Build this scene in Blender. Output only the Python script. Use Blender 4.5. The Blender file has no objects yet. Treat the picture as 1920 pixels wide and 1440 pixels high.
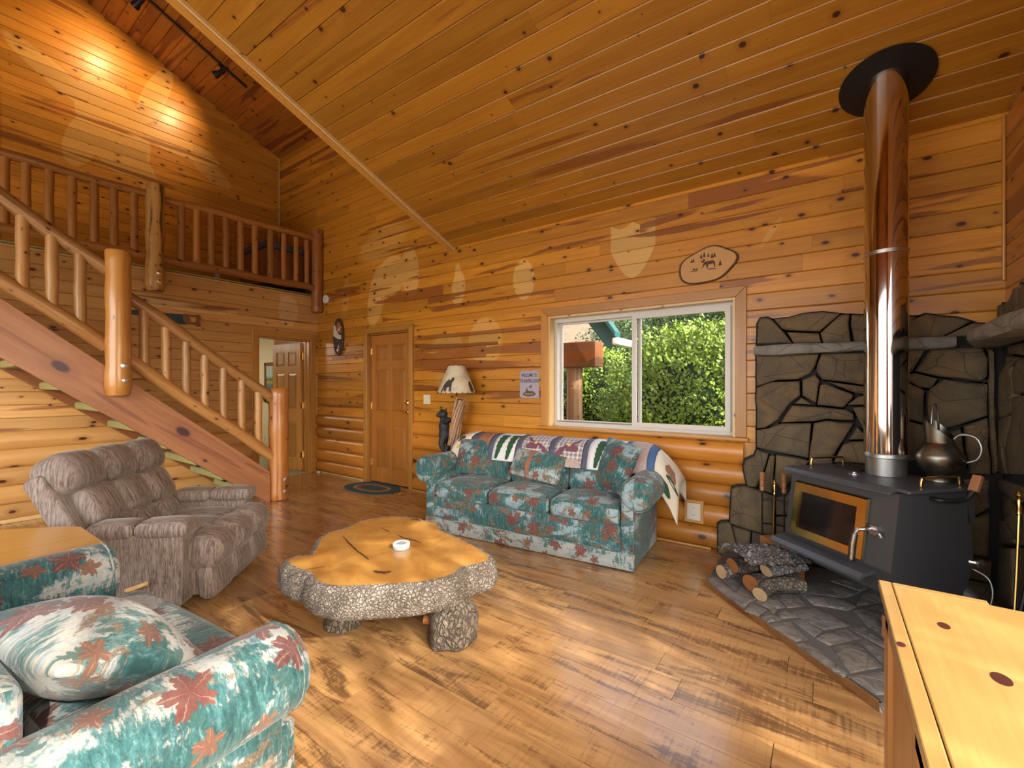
import bpy, bmesh, math, random
from mathutils import Vector, Matrix, noise
from mathutils.geometry import tessellate_polygon
random.seed(7)
SC = bpy.context.scene
COL = SC.collection
PI = math.pi
# ---------------------------------------------------------------- camera
cam_d = bpy.data.cameras.new('camera')
cam = bpy.data.objects.new('camera', cam_d)
COL.objects.link(cam)
cam.location = (0, 0, 1.32)
cam.rotation_euler = (PI/2, 0, math.radians(35.4))
cam_d.sensor_width = 36.0
cam_d.lens = 36.0*832/1920
cam_d.shift_y = 4/1920
cam_d.clip_start = 0.02
cam_d.clip_end = 200
SC.camera = cam
# ---------------------------------------------------------------- world, sun, daylight fill, exposure
SC.view_settings.view_transform = 'Standard'
SC.view_settings.look = 'None'
SC.view_settings.gamma = 1.0
SC.view_settings.use_curve_mapping = False
SC.view_settings.exposure = 0.0
SC.cycles.max_bounces = 6; SC.cycles.diffuse_bounces = 3; SC.cycles.glossy_bounces = 3; SC.cycles.transmission_bounces = 3; SC.cycles.transparent_max_bounces = 6
W = bpy.data.worlds.new('sky'); SC.world = W; W.use_nodes = True
wn = W.node_tree.nodes; wl = W.node_tree.links
bg = wn['Background']
sky = wn.new('ShaderNodeTexSky'); sky.sky_type = 'NISHITA'; sky.sun_disc = False
sky.sun_elevation = math.radians(34); sky.sun_rotation = math.radians(108); sky.air_density = 1.0; sky.dust_density = 5.0; sky.ozone_density = 0.6
hz = wn.new('ShaderNodeMix'); hz.data_type = 'RGBA'; hz.inputs[0].default_value = 0.55      # bright summer haze
hz.inputs[7].default_value = (1.25, 1.25, 1.22, 1)
wl.new(sky.outputs[0], hz.inputs[6]); wl.new(hz.outputs[2], bg.inputs[0]); bg.inputs[1].default_value = 2.1

def add_light(name, kind, loc, direction, energy, color, size=None, size_y=None, **kw):
    ld = bpy.data.lights.new(name, kind); ld.energy = energy; ld.color = color
    if kind == 'AREA':
        ld.shape = 'RECTANGLE'; ld.size = size; ld.size_y = size_y
    for k, v in kw.items(): setattr(ld, k, v)
    o = bpy.data.objects.new(name, ld); COL.objects.link(o); o.location = loc
    o.rotation_euler = Vector(direction).to_track_quat('-Z', 'Y').to_euler()
    return o
SUN_TO = Vector((0.83, -0.20, 0.50)).normalized()
add_light('sun', 'SUN', (6, -2, 6), -SUN_TO, 7.0, (1.0, 0.93, 0.82), angle=0.009)
# added fill lamps boosting daylight in the window openings behind and beside the camera
add_light('daylight_fill_front', 'AREA', (-2.6, -2.93, 1.75), (0, 1, 0.05), 165, (1.0, 0.97, 0.92), 5.2, 2.3)
add_light('daylight_fill_side', 'AREA', (0.878, -0.10, 1.55), (-1, 0.25, -0.22), 26, (1.0, 0.98, 0.95), 1.1, 1.4)

# ---------------------------------------------------------------- helpers
class MB:
    """collects geometry for one mesh"""
    def __init__(s): s.v = []; s.f = []; s.m = []
    def add(s, vs, fs, mi=0):
        o = len(s.v); s.v += [tuple(p) for p in vs]
        s.f += [tuple(i+o for i in f) for f in fs]; s.m += [mi]*len(fs)
        return s
    def box(s, a, b, mi=0):
        x0,y0,z0 = a; x1,y1,z1 = b
        if x0>x1: x0,x1=x1,x0
        if y0>y1: y0,y1=y1,y0
        if z0>z1: z0,z1=z1,z0
        return s.add([(x0,y0,z0),(x1,y0,z0),(x1,y1,z0),(x0,y1,z0),(x0,y0,z1),(x1,y0,z1),(x1,y1,z1),(x0,y1,z1)],
            [(0,3,2,1),(4,5,6,7),(0,1,5,4),(1,2,6,5),(2,3,7,6),(3,0,4,7)], mi)
    def rbox(s, a, b, r=0.01, n=2, mi=0, bulge=(0,0,0), div=None):
        """rounded box, optionally puffed: bulge along x, y, z"""
        c = [(a[i]+b[i])/2 for i in range(3)]; h = [abs(b[i]-a[i])/2 for i in range(3)]
        r = min(r, *[x*0.999 for x in h])
        def axis(hh, k):
            inner = hh-r
            pts = [-hh + r*(1-math.cos(j/n*PI/2)) if False else -inner - r*math.cos(j/n*PI/2) for j in range(n)] if r>0 else [-hh]
            mid = [-inner + 2*inner*j/k for j in range(k+1)]
            return pts + mid + [-p for p in reversed(pts)]
        dv = div or (1,1,1)
        A = [axis(h[i], dv[i]) for i in range(3)]
        idx = {}
        vs = []; fs = []
        def pt(p):
            key = (round(p[0],5),round(p[1],5),round(p[2],5))
            if key in idx: return idx[key]
            q = [max(-(h[i]-r), min(h[i]-r, p[i])) for i in range(3)]
            d = Vector([p[i]-q[i] for i in range(3)])
            if d.length > 1e-9: d = d.normalized()*r
            w = [q[i]+d[i] for i in range(3)]
            t = [w[i]/h[i] if h[i] > 0 else 0 for i in range(3)]
            for i in range(3):
                if bulge[i]:
                    j, k = (i+1)%3, (i+2)%3
                    w[i] += bulge[i]*t[i]*max(0,(1-t[j]**2))**0.8*max(0,(1-t[k]**2))**0.8
            vs.append((w[0]+c[0], w[1]+c[1], w[2]+c[2])); idx[key] = len(vs)-1
            return idx[key]
        for i in range(3):
            j, k = (i+1)%3, (i+2)%3
            for sgn in (-1, 1):
                for u in range(len(A[j])-1):
                    for v in range(len(A[k])-1):
                        q = []
                        for (du,dv2) in ((0,0),(1,0),(1,1),(0,1)):
                            p = [0,0,0]; p[i] = sgn*h[i]; p[j] = A[j][u+du]; p[k] = A[k][v+dv2]
                            q.append(pt(p))
                        if len(set(q)) >= 3:
                            q2 = []
                            for e in q:
                                if e not in q2: q2.append(e)
                            fs.append(tuple(q2 if sgn > 0 else reversed(q2)))
        return s.add(vs, fs, mi)
    def prism(s, poly, z0, z1, mi=0, axes='xy', bev=0.0):
        """polygon (ccw in its plane) extruded; axes names which plane: xy (z up), xz (y depth), yz (x depth)"""
        n = len(poly)
        def P(p, d):
            if axes == 'xy': return (p[0], p[1], d)
            if axes == 'xz': return (p[0], d, p[1])
            return (d, p[0], p[1])
        vs = [P(p, z0) for p in poly]; top = poly
        if bev > 0:
            cx = sum(p[0] for p in poly)/n; cy = sum(p[1] for p in poly)/n
            top = inset(poly, bev)
            sg = 1 if z1 > z0 else -1
            vs += [P(p, z1-sg*bev) for p in poly]
            vs += [P(p, z1) for p in top]
            L = 3
        else:
            vs += [P(p, z1) for p in poly]; L = 2
        fs = []
        for l in range(L-1):
            for i in range(n):
                j = (i+1) % n
                fs.append((l*n+i, l*n+j, (l+1)*n+j, (l+1)*n+i))
        tri = tessellate_polygon([[Vector((p[0],p[1],0)) for p in top]])
        fs += [tuple((L-1)*n+i for i in t) for t in tri]
        tri = tessellate_polygon([[Vector((p[0],p[1],0)) for p in poly]])
        fs += [tuple(reversed(t)) for t in tri]
        return s.add(vs, fs, mi)
    def tube(s, pts, rad, seg=10, mi=0, cap=True, wob=0.0, seed=0, squash=None):
        """swept round tube along pts with radius list"""
        pts = [Vector(p) for p in pts]; n = len(pts)
        if not hasattr(rad, '__len__'): rad = [rad]*n
        vs = []; fs = []
        up = None
        for i in range(n):
            t = (pts[min(i+1,n-1)]-pts[max(i-1,0)]).normalized()
            if up is None:
                a = Vector((0,0,1)) if abs(t.z) < 0.9 else Vector((1,0,0))
                up = (a - t*a.dot(t)).normalized()
            else:
                up = (up - t*up.dot(t)).normalized()
            sd = t.cross(up)
            for k in range(seg):
                an = 2*PI*k/seg
                r = rad[i]
                dr = up*math.cos(an)+sd*math.sin(an)
                if squash: dr = up*math.cos(an)*squash[0]+sd*math.sin(an)*squash[1]
                if wob:
                    r *= 1+wob*noise.noise((pts[i]+dr*rad[i])*9+Vector((seed,seed*2,0)))
                vs.append(pts[i]+dr*r)
        for i in range(n-1):
            for k in range(seg):
                k2 = (k+1) % seg
                fs.append((i*seg+k, i*seg+k2, (i+1)*seg+k2, (i+1)*seg+k))
        if cap:
            fs.append(tuple(reversed(range(seg)))); fs.append(tuple((n-1)*seg+k for k in range(seg)))
        return s.add(vs, fs, mi)
    def bend(s, pts, rad, seg=10, n=5, **kw):
        """tube along a smooth curve through pts"""
        P = [Vector(p) for p in pts]
        if not hasattr(rad, '__len__'): rad = [rad]*len(P)
        out = []; rr = []
        for i in range(len(P)-1):
            p0 = P[max(i-1,0)]; p1 = P[i]; p2 = P[i+1]; p3 = P[min(i+2,len(P)-1)]
            for j in range(n):
                t = j/n
                out.append(0.5*((2*p1)+(p2-p0)*t+(2*p0-5*p1+4*p2-p3)*t*t+(3*p1-p0-3*p2+p3)*t**3)); rr.append(rad[i]*(1-t)+rad[i+1]*t)
        out.append(P[-1]); rr.append(rad[-1])
        return s.tube(out, rr, seg, **kw)
    def lathe(s, prof, c=(0,0,0), seg=20, mi=0, wob=0.0, seed=0, cap=True):
        """profile [(r,z)...] turned about the z axis through c"""
        vs = []; fs = []; n = len(prof)
        for (r, z) in prof:
            for k in range(seg):
                an = 2*PI*k/seg
                rr = r
                if wob: rr *= 1+wob*noise.noise(Vector((math.cos(an)*1.3+seed, math.sin(an)*1.3, z*7)))
                vs.append((c[0]+rr*math.cos(an), c[1]+rr*math.sin(an), c[2]+z))
        for i in range(n-1):
            for k in range(seg):
                k2 = (k+1) % seg
                fs.append((i*seg+k, i*seg+k2, (i+1)*seg+k2, (i+1)*seg+k))
        if cap:
            fs.append(tuple(reversed(range(seg)))); fs.append(tuple((n-1)*seg+k for k in range(seg)))
        return s.add(vs, fs, mi)
    def ball(s, c, r, nu=14, nv=9, mi=0, wob=0.0):
        if not hasattr(r, '__len__'): r = (r,r,r)
        vs = []; fs = []
        for i in range(nv+1):
            th = PI*i/nv
            for k in range(nu):
                an = 2*PI*k/nu
                d = Vector((math.sin(th)*math.cos(an), math.sin(th)*math.sin(an), -math.cos(th)))
                w = 1+wob*noise.noise(d*2.3+Vector(c)*5) if wob else 1
                vs.append((c[0]+d.x*r[0]*w, c[1]+d.y*r[1]*w, c[2]+d.z*r[2]*w))
        for i in range(nv):
            for k in range(nu):
                k2 = (k+1) % nu
                fs.append((i*nu+k, i*nu+k2, (i+1)*nu+k2, (i+1)*nu+k))
        return s.add(vs, fs, mi)
    def grid(s, fn, nu, nv, mi=0, thick=None):
        """surface fn(u,v) for u,v in 0..1; thick gives it a back side along the normal"""
        P = [[Vector(fn(i/nu, j/nv)) for j in range(nv+1)] for i in range(nu+1)]
        vs = [P[i][j] for i in range(nu+1) for j in range(nv+1)]
        w = nv+1
        fs = [(i*w+j, (i+1)*w+j, (i+1)*w+j+1, i*w+j+1) for i in range(nu) for j in range(nv)]
        if thick:
            N = []
            for i in range(nu+1):
                for j in range(nv+1):
                    a = P[min(i+1,nu)][j]-P[max(i-1,0)][j]; b = P[i][min(j+1,nv)]-P[i][max(j-1,0)]
                    N.append(a.cross(b).normalized())
            o = len(vs)
            vs += [vs[k]-N[k]*thick for k in range(o)]
            fs += [tuple(q+o for q in reversed(f)) for f in fs]
            for i in range(nu):
                fs.append((i*w, o+i*w, o+(i+1)*w, (i+1)*w)); fs.append((i*w+nv, (i+1)*w+nv, o+(i+1)*w+nv, o+i*w+nv))
            for j in range(nv):
                fs.append((j, j+1, o+j+1, o+j)); k = nu*w; fs.append((k+j, o+k+j, o+k+j+1, k+j+1))
        return s.add(vs, fs, mi)
    def move(s, M):
        s.v = [tuple(M @ Vector(p)) for p in s.v]; return s

def inset(poly, d):
    """shrink a ccw polygon by d (simple mitre)"""
    n = len(poly); out = []
    area = sum(poly[i][0]*poly[(i+1)%n][1]-poly[(i+1)%n][0]*poly[i][1] for i in range(n))
    sg = 1 if area > 0 else -1
    for i in range(n):
        p0 = Vector(poly[i-1][:2]); p1 = Vector(poly[i][:2]); p2 = Vector(poly[(i+1)%n][:2])
        a = (p1-p0); b = (p2-p1)
        a = a.normalized() if a.length else Vector((1,0)); b = b.normalized() if b.length else a
        n1 = Vector((-a.y, a.x))*sg; n2 = Vector((-b.y, b.x))*sg
        m = n1+n2
        if m.length < 1e-6: m = n1
        m = m.normalized(); k = max(0.45, m.dot(n1))
        out.append((p1.x+m.x*d/k, p1.y+m.y*d/k))
    return out

def obj(name, mb, mat, parent=None, smooth=False, world=False, uv=False, rnd=None, angle=None):
    me = bpy.data.meshes.new(name)
    vs = mb.v
    if world and parent is not None:
        inv = parent_matrix(parent).inverted(); vs = [inv @ Vector(p) for p in vs]
    me.from_pydata([tuple(p) for p in vs], [], mb.f)
    mats = mat if isinstance(mat, (list, tuple)) else [mat]
    for m in mats: me.materials.append(m)
    if len(mats) > 1: me.polygons.foreach_set('material_index', mb.m)
    if smooth: me.polygons.foreach_set('use_smooth', [True]*len(me.polygons))
    if uv: box_uv(me, uv)
    me.validate(); me.update()
    if smooth and angle:
        me.set_sharp_from_angle(angle=math.radians(angle))
    o = bpy.data.objects.new(name, me); COL.objects.link(o)
    if parent is not None: o.parent = parent
    return o

def box_uv(me, mode=True):
    """unwrap in metres: by the dominant axis, flat from the front ('front') or round a scroll arm ((cx, cz, r))"""
    l = me.uv_layers.new(name='UVMap')
    co = [v.co for v in me.vertices]
    for p in me.polygons:
        n = p.normal; ax = max(range(3), key=lambda i: abs(n[i]))
        if mode == 'front':
            for li in p.loop_indices: c = co[me.loops[li].vertex_index]; l.data[li].uv = (c.x+(0 if n.y < 0 else 3), c.z)
            continue
        if isinstance(mode, tuple) and abs(n.y) < 0.8:
            cx, cz, r = mode
            for li in p.loop_indices:
                c = co[me.loops[li].vertex_index]; dx, dz = c.x-cx, c.z-cz
                if dz >= 0: s = r*(PI-math.atan2(dz, dx))
                else: s = dz if dx < 0 else r*PI-dz
                l.data[li].uv = (c.y+3.1, s)
            continue
        for li in p.loop_indices:
            c = co[me.loops[li].vertex_index]
            if ax == 0: u = (c.y+3.1, c.z)
            elif ax == 1: u = (c.x, c.z)
            else: u = (c.x, c.y+5.3)
            l.data[li].uv = u

def parent_matrix(o):
    M = Matrix.LocRotScale(o.location, o.rotation_euler, o.scale)
    return parent_matrix(o.parent) @ M if o.parent else M

def tag(o, label=None, cat=None, group=None, kind=None):
    if label: o['label'] = label
    if cat: o['category'] = cat
    if group: o['group'] = group
    if kind: o['kind'] = kind
    return o

def thing(name, label, cat, loc=(0,0,0), rotz=0.0, group=None):
    o = bpy.data.objects.new(name, None); COL.objects.link(o)
    o.empty_display_size = 0.1
    o.location = loc; o.rotation_euler = (0,0,rotz)
    return tag(o, label, cat, group)

def struct(name, mb, mat, label=None, parent=None, **kw):
    o = obj(name, mb, mat, parent, **kw)
    if parent is None: o['kind'] = 'structure'
    if label: o['label'] = label
    return o
# ---------------------------------------------------------------- materials
class NT:
    def __init__(s, name):
        s.m = bpy.data.materials.new(name); s.m.use_nodes = True
        s.t = s.m.node_tree; s.n = s.t.nodes; s.l = s.t.links
        s.b = s.n['Principled BSDF']
    def new(s, typ, **kw):
        nd = s.n.new(typ)
        for k, v in kw.items(): setattr(nd, k, v)
        return nd
    def link(s, a, b): s.l.new(a, b)
    def val(s, sock, v):
        if isinstance(v, bpy.types.NodeSocket): s.link(v, sock)
        else: sock.default_value = v
    def math(s, op, a, b=None, c=None, clamp=False):
        nd = s.new('ShaderNodeMath', operation=op); nd.use_clamp = clamp
        s.val(nd.inputs[0], a)
        if b is not None: s.val(nd.inputs[1], b)
        if c is not None: s.val(nd.inputs[2], c)
        return nd.outputs[0]
    def vmath(s, op, a, b=None):
        nd = s.new('ShaderNodeVectorMath', operation=op)
        s.val(nd.inputs[0], a)
        if b is not None: s.val(nd.inputs[1], b)
        return nd.outputs[0] if op not in ('LENGTH','DOT_PRODUCT') else nd.outputs[1]
    def mix(s, fac, a, b, mode='MIX'):
        nd = s.new('ShaderNodeMix', data_type='RGBA', blend_type=mode)
        s.val(nd.inputs[0], fac)
        for k, v in ((6,a),(7,b)):
            if isinstance(v, (tuple,list)): v = tuple(v)+(1,) if len(v)==3 else v
            s.val(nd.inputs[k], v)
        return nd.outputs[2]
    def noise(s, vec, scale=1, detail=3, rough=0.5, dist=0.0, dim='3D'):
        nd = s.new('ShaderNodeTexNoise', noise_dimensions=dim)
        if vec is not None: s.link(vec, nd.inputs['Vector'])
        nd.inputs['Scale'].default_value = scale; nd.inputs['Detail'].default_value = detail
        nd.inputs['Roughness'].default_value = rough; nd.inputs['Distortion'].default_value = dist
        return nd.outputs['Fac'], nd.outputs['Color']
    def voro(s, vec, scale=1, feature='F1', dim='3D', rand=1.0):
        nd = s.new('ShaderNodeTexVoronoi', feature=feature, voronoi_dimensions=dim)
        if vec is not None: s.link(vec, nd.inputs['Vector'])
        nd.inputs['Scale'].default_value = scale; nd.inputs['Randomness'].default_value = rand
        return nd
    def ramp(s, fac, stops, interp='LINEAR'):
        nd = s.new('ShaderNodeValToRGB'); nd.color_ramp.interpolation = interp
        e = nd.color_ramp.elements
        while len(e) > 1: e.remove(e[-1])
        for i, (p, c) in enumerate(stops):
            if not hasattr(c, '__len__'): c = (c,c,c)
            if i == 0: e[0].position = p; e[0].color = tuple(c)+(1,)
            else:
                q = e.new(p); q.color = tuple(c)+(1,)
        s.link(fac, nd.inputs[0]); return nd.outputs[0]
    def step(s, x, lo, hi):
        nd = s.new('ShaderNodeMapRange', interpolation_type='SMOOTHSTEP')
        s.val(nd.inputs[0], x); s.val(nd.inputs[1], lo); s.val(nd.inputs[2], hi)
        nd.inputs[3].default_value = 0; nd.inputs[4].default_value = 1
        return nd.outputs[0]
    def pos(s): return s.new('ShaderNodeNewGeometry').outputs['Position']
    def objc(s): return s.new('ShaderNodeTexCoord').outputs['Object']
    def uv(s): return s.new('ShaderNodeTexCoord').outputs['UV']
    def rnd(s): return s.new('ShaderNodeObjectInfo').outputs['Random']
    def sep(s, v):
        nd = s.new('ShaderNodeSeparateXYZ'); s.link(v, nd.inputs[0]); return nd.outputs
    def comb(s, x, y, z):
        nd = s.new('ShaderNodeCombineXYZ')
        for i, q in enumerate((x,y,z)): s.val(nd.inputs[i], q)
        return nd.outputs[0]
    def scale(s, v, sc, rot=(0,0,0), loc=(0,0,0)):
        nd = s.new('ShaderNodeMapping'); s.link(v, nd.inputs[0])
        nd.inputs['Scale'].default_value = sc; nd.inputs['Rotation'].default_value = rot; nd.inputs['Location'].default_value = loc
        return nd.outputs[0]
    def bump(s, h, strength=0.3, dist=0.01):
        nd = s.new('ShaderNodeBump'); nd.inputs['Strength'].default_value = strength; nd.inputs['Distance'].default_value = dist
        s.link(h, nd.inputs['Height']); s.link(nd.outputs[0], s.b.inputs['Normal']); return nd
    def out(s, col=None, rough=None, **kw):
        if col is not None:
            if isinstance(col, (tuple,list)): col = tuple(col)+(1,) if len(col)==3 else col
            s.val(s.b.inputs['Base Color'], col)
        if rough is not None: s.val(s.b.inputs['Roughness'], rough)
        for k, v in kw.items():
            s.val(s.b.inputs[k.replace('_',' ')], v)
        return s.m

def plain(name, col, rough=0.5, metal=0.0, var=0.12, scale=30, bump=0.0, **kw):
    """one colour with slight procedural mottling"""
    t = NT(name); p = t.objc()
    f, _ = t.noise(p, scale, 4, 0.6)
    c = t.mix(f, tuple(x*(1-var) for x in col), tuple(min(1,x*(1+var)) for x in col))
    if bump: t.bump(f, bump, 0.004)
    return t.out(c, rough, Metallic=metal, **kw)

def blob(t, xz, kind, *a):
    """soft mask of one faded shape on a wall; xz = (sock_u, sock_v)"""
    u, v = xz
    if kind == 'e':            # ellipse cu,cv,ru,rv,rot,soft
        cu, cv, ru, rv, rot, soft = a
        du = t.math('SUBTRACT', u, cu); dv = t.math('SUBTRACT', v, cv)
        c, s_ = math.cos(rot), math.sin(rot)
        x = t.math('ADD', t.math('MULTIPLY', du, c/ru), t.math('MULTIPLY', dv, s_/ru))
        y = t.math('ADD', t.math('MULTIPLY', du, -s_/rv), t.math('MULTIPLY', dv, c/rv))
        d = t.math('SQRT', t.math('ADD', t.math('MULTIPLY', x, x), t.math('MULTIPLY', y, y)))
        return t.math('SUBTRACT', 1.0, t.step(d, 1-soft, 1+soft))
    if kind == 's':            # shield centred cu,cv half width w, top h1, bottom h2
        cu, cv, w, h1, h2 = a
        du = t.math('ABSOLUTE', t.math('SUBTRACT', u, cu)); dv = t.math('SUBTRACT', v, cv)
        # width narrows to a point towards the bottom, top edge dips
        tt = t.math('DIVIDE', t.math('ADD', dv, h2), h2, clamp=True)
        ww = t.math('MULTIPLY', w, t.math('POWER', tt, 0.55))
        m1 = t.step(t.math('SUBTRACT', ww, du), -0.004, 0.004)
        top = t.math('SUBTRACT', h1, t.math('MULTIPLY', t.math('ABSOLUTE', t.math('SINE', t.math('MULTIPLY', du, PI/w))), 0.045))
        m2 = t.step(t.math('SUBTRACT', top, dv), -0.004, 0.004)
        return t.math('MULTIPLY', m1, m2)

def pine(name, along='X', base=(0.60,0.270,0.026), dark=(0.44,0.165,0.013), streak=(0.215,0.064,0.013), knot=(0.055,0.016,0.005),
         rough=0.36, ghosts=None, plane='xz', streak_at=0.565, knots=1.0, rot=None, coat=0.10, cross=7.8, space='pos', pale=None):
    t = NT(name)
    p = t.pos() if space == 'pos' else t.objc()
    r = t.rnd()
    off = t.comb(t.math('MULTIPLY', r, 37.1), t.math('MULTIPLY', r, 91.7), t.math('MULTIPLY', r, 53.3))
    if rot: p2 = t.scale(p, (1,1,1), rot=rot)
    else: p2 = p
    q = t.vmath('ADD', p2, off)
    def sc(al, cr):
        return {'X':(al,cr,cr),'Y':(cr,al,cr),'Z':(cr,cr,al)}[along]
    # knots warp the grain round them
    q3 = t.sep(q); ai = 'XYZ'.index(along); oth = [i for i in range(3) if i != ai]
    kv = t.comb(t.math('MULTIPLY', q3[ai], 4.4*cross/7.8), t.math('MULTIPLY', t.math('ADD', q3[oth[0]], q3[oth[1]]), cross), 0.0)
    vk = t.voro(kv, 1.0, dim='2D')
    kd = vk.outputs['Distance']; kc = t.sep(vk.outputs['Color'])
    g, _ = t.noise(t.scale(q, sc(0.9, 13)), 1, 5, 0.62, 0.9)
    fine, _ = t.noise(t.scale(q, sc(2.2, 110)), 1, 2, 0.5)
    st, _ = t.noise(t.scale(q, sc(0.36, 6.0)), 1, 4, 0.55, 0.5)
    tone = t.math('ADD', t.math('MULTIPLY', g, 0.75), t.math('MULTIPLY', fine, 0.35))
    c = t.mix(t.step(tone, 0.32, 0.78), base, dark)
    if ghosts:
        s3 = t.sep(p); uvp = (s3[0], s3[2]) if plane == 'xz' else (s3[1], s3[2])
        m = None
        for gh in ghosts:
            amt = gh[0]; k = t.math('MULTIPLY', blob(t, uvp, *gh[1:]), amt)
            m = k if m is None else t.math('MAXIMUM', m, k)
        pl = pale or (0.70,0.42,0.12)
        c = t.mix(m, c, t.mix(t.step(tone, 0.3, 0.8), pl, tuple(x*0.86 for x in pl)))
    c = t.mix(t.math('MULTIPLY', t.step(st, streak_at, streak_at+0.035), 0.84), c, streak)
    # tone of each board
    br = t.math('ADD', 0.80, t.math('MULTIPLY', r, 0.36))
    c = t.mix(1.0, c, t.comb(br, br, br), 'MULTIPLY')
    if knots:
        rad = t.math('MULTIPLY', t.math('SUBTRACT', kc[0], 0.44, clamp=True), 0.25*knots)
        kk = t.math('SUBTRACT', 1.0, t.step(kd, t.math('MULTIPLY', rad, 0.55), t.math('ADD', rad, 0.002)))
        halo = t.math('MULTIPLY', t.math('SUBTRACT', 1.0, t.step(kd, rad, t.math('ADD', t.math('MULTIPLY', rad, 2.4), 0.004))), 0.35)
        c = t.mix(halo, c, streak)
        c = t.mix(kk, c, knot)
    t.bump(t.math('MULTIPLY', fine, 0.4), 0.06, 0.003)
    rg = t.math('ADD', rough-0.06, t.math('MULTIPLY', g, 0.14))
    return t.out(c, rg, Coat_Weight=coat, Coat_Roughness=0.22)

M = {}
# faded outlines where plaques, hides and a saw hung
GB = [(1.0,'s',-1.425,2.56,0.205,0.235,0.27),
      (0.95,'e',-2.60,2.44,0.135,0.21,0.08,0.05),
      (0.9,'e',-3.52,2.46,0.105,0.20,-0.1,0.08), (0.85,'e',-3.53,2.60,0.05,0.16,0.0,0.12),
      (0.75,'e',-4.72,2.78,0.30,0.26,0.35,0.06), (0.75,'e',-5.02,2.55,0.17,0.42,-0.25,0.06), (0.75,'e',-4.35,2.78,0.16,0.34,0.1,0.06),
      (0.35,'e',-4.9,3.25,0.5,0.22,0.2,0.15), (0.40,'e',-5.72,2.62,0.08,0.28,-0.12,0.1),
      (0.6,'e',-3.12,1.82,0.24,0.27,0.0,0.07), (0.55,'e',-3.72,1.80,0.26,0.15,0.2,0.12), (0.30,'e',-3.6,1.42,0.30,0.14,0.0,0.15),
      (0.35,'e',-2.32,1.42,0.2,0.10,0.0,0.2), (0.4,'e',-0.35,2.48,0.022,0.13,-0.6,0.2)]
GL = [(0.95,'e',3.41,2.42,0.145,0.225,0.0,0.03),
      (0.9,'e',1.90,2.32,0.42,0.05,0.03,0.06), (0.9,'e',2.35,2.29,0.38,0.042,0.03,0.06), (0.5,'e',1.55,2.36,0.3,0.045,0.03,0.06)]
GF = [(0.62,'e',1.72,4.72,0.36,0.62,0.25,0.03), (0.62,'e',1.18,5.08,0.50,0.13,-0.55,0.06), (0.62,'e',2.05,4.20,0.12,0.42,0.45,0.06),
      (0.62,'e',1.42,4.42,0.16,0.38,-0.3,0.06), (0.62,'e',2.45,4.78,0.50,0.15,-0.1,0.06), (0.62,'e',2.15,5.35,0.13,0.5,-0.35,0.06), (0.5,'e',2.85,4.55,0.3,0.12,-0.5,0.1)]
M['pine_back'] = pine('pine_back', 'X', ghosts=GB, plane='xz')
M['pine_left'] = pine('pine_left', 'Y', base=(0.62,0.36,0.12), dark=(0.52,0.26,0.072), ghosts=GL, plane='yz', pale=(0.68,0.46,0.2), streak_at=0.63)
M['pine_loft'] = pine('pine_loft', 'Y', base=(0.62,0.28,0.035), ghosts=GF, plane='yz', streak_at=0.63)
M['pine_ceil'] = pine('pine_ceil', 'X', base=(0.42,0.19,0.019), dark=(0.31,0.122,0.010), streak=(0.22,0.07,0.012), streak_at=0.645, knots=0.85)
M['pine_loft_ceil'] = pine('pine_loft_ceil', 'X', base=(0.42,0.15,0.02), dark=(0.32,0.10,0.012), streak=(0.16,0.035,0.008))
M['pine_right'] = pine('pine_right', 'Y', base=(0.50,0.20,0.04))
M['log_siding'] = pine('log_siding', 'X', base=(0.56,0.23,0.03), dark=(0.45,0.165,0.018), streak_at=0.67, knots=1.35, cross=5.5)
M['log_siding_left'] = pine('log_siding_left', 'Y', base=(0.62,0.36,0.13), dark=(0.52,0.27,0.08), streak_at=0.68, knots=1.3, cross=5.5)
M['trim'] = pine('trim', 'X', base=(0.50,0.24,0.045), dark=(0.40,0.17,0.028), streak_at=0.8, knots=0)
M['trim_v'] = pine('trim_v', 'Z', base=(0.50,0.24,0.045), dark=(0.40,0.17,0.028), streak_at=0.8, knots=0)
M['trim_y'] = pine('trim_y', 'Y', base=(0.50,0.25,0.05), dark=(0.40,0.18,0.03), streak_at=0.8, knots=0)
M['jamb'] = pine('jamb', 'Z', base=(0.74,0.52,0.24), dark=(0.66,0.43,0.17), streak_at=0.85, knots=0.6)
M['door'] = pine('door', 'Z', base=(0.38,0.15,0.025), dark=(0.28,0.10,0.015), streak_at=0.72, knots=0, coat=0.5, rough=0.28)
M['door_far'] = pine('door_far', 'Z', base=(0.56,0.28,0.07), dark=(0.46,0.20,0.04), streak_at=0.8, knots=0, coat=0.1, rough=0.45)
def logmat(name, along, base, dark, **kw):
    return pine(name, along, base=base, dark=dark, streak=(0.20,0.075,0.02), streak_at=0.66, knots=0.9, cross=9, **kw)
M['post'] = logmat('post', 'Z', (0.50,0.245,0.052), (0.37,0.15,0.028), rough=0.3, coat=0.4)
M['post_red'] = logmat('post_red', 'Z', (0.48,0.20,0.045), (0.34,0.115,0.024), rough=0.3, coat=0.4)
M['post_spalted'] = pine('post_spalted', 'Z', base=(0.58,0.33,0.09), dark=(0.40,0.17,0.03), streak=(0.06,0.03,0.012), streak_at=0.575, knots=0.9, cross=14)
M['post_loft'] = logmat('post_loft', 'Z', (0.36,0.14,0.03), (0.26,0.085,0.018))
M['rail_loft'] = logmat('rail_loft', 'Y', (0.40,0.165,0.034), (0.27,0.095,0.02))
M['bal_loft'] = logmat('bal_loft', 'Z', (0.40,0.17,0.036), (0.29,0.105,0.02))
M['bal_stair'] = logmat('bal_stair', 'Z', (0.47,0.265,0.095), (0.36,0.17,0.05))
SLOPE = math.atan(0.775)
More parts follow.
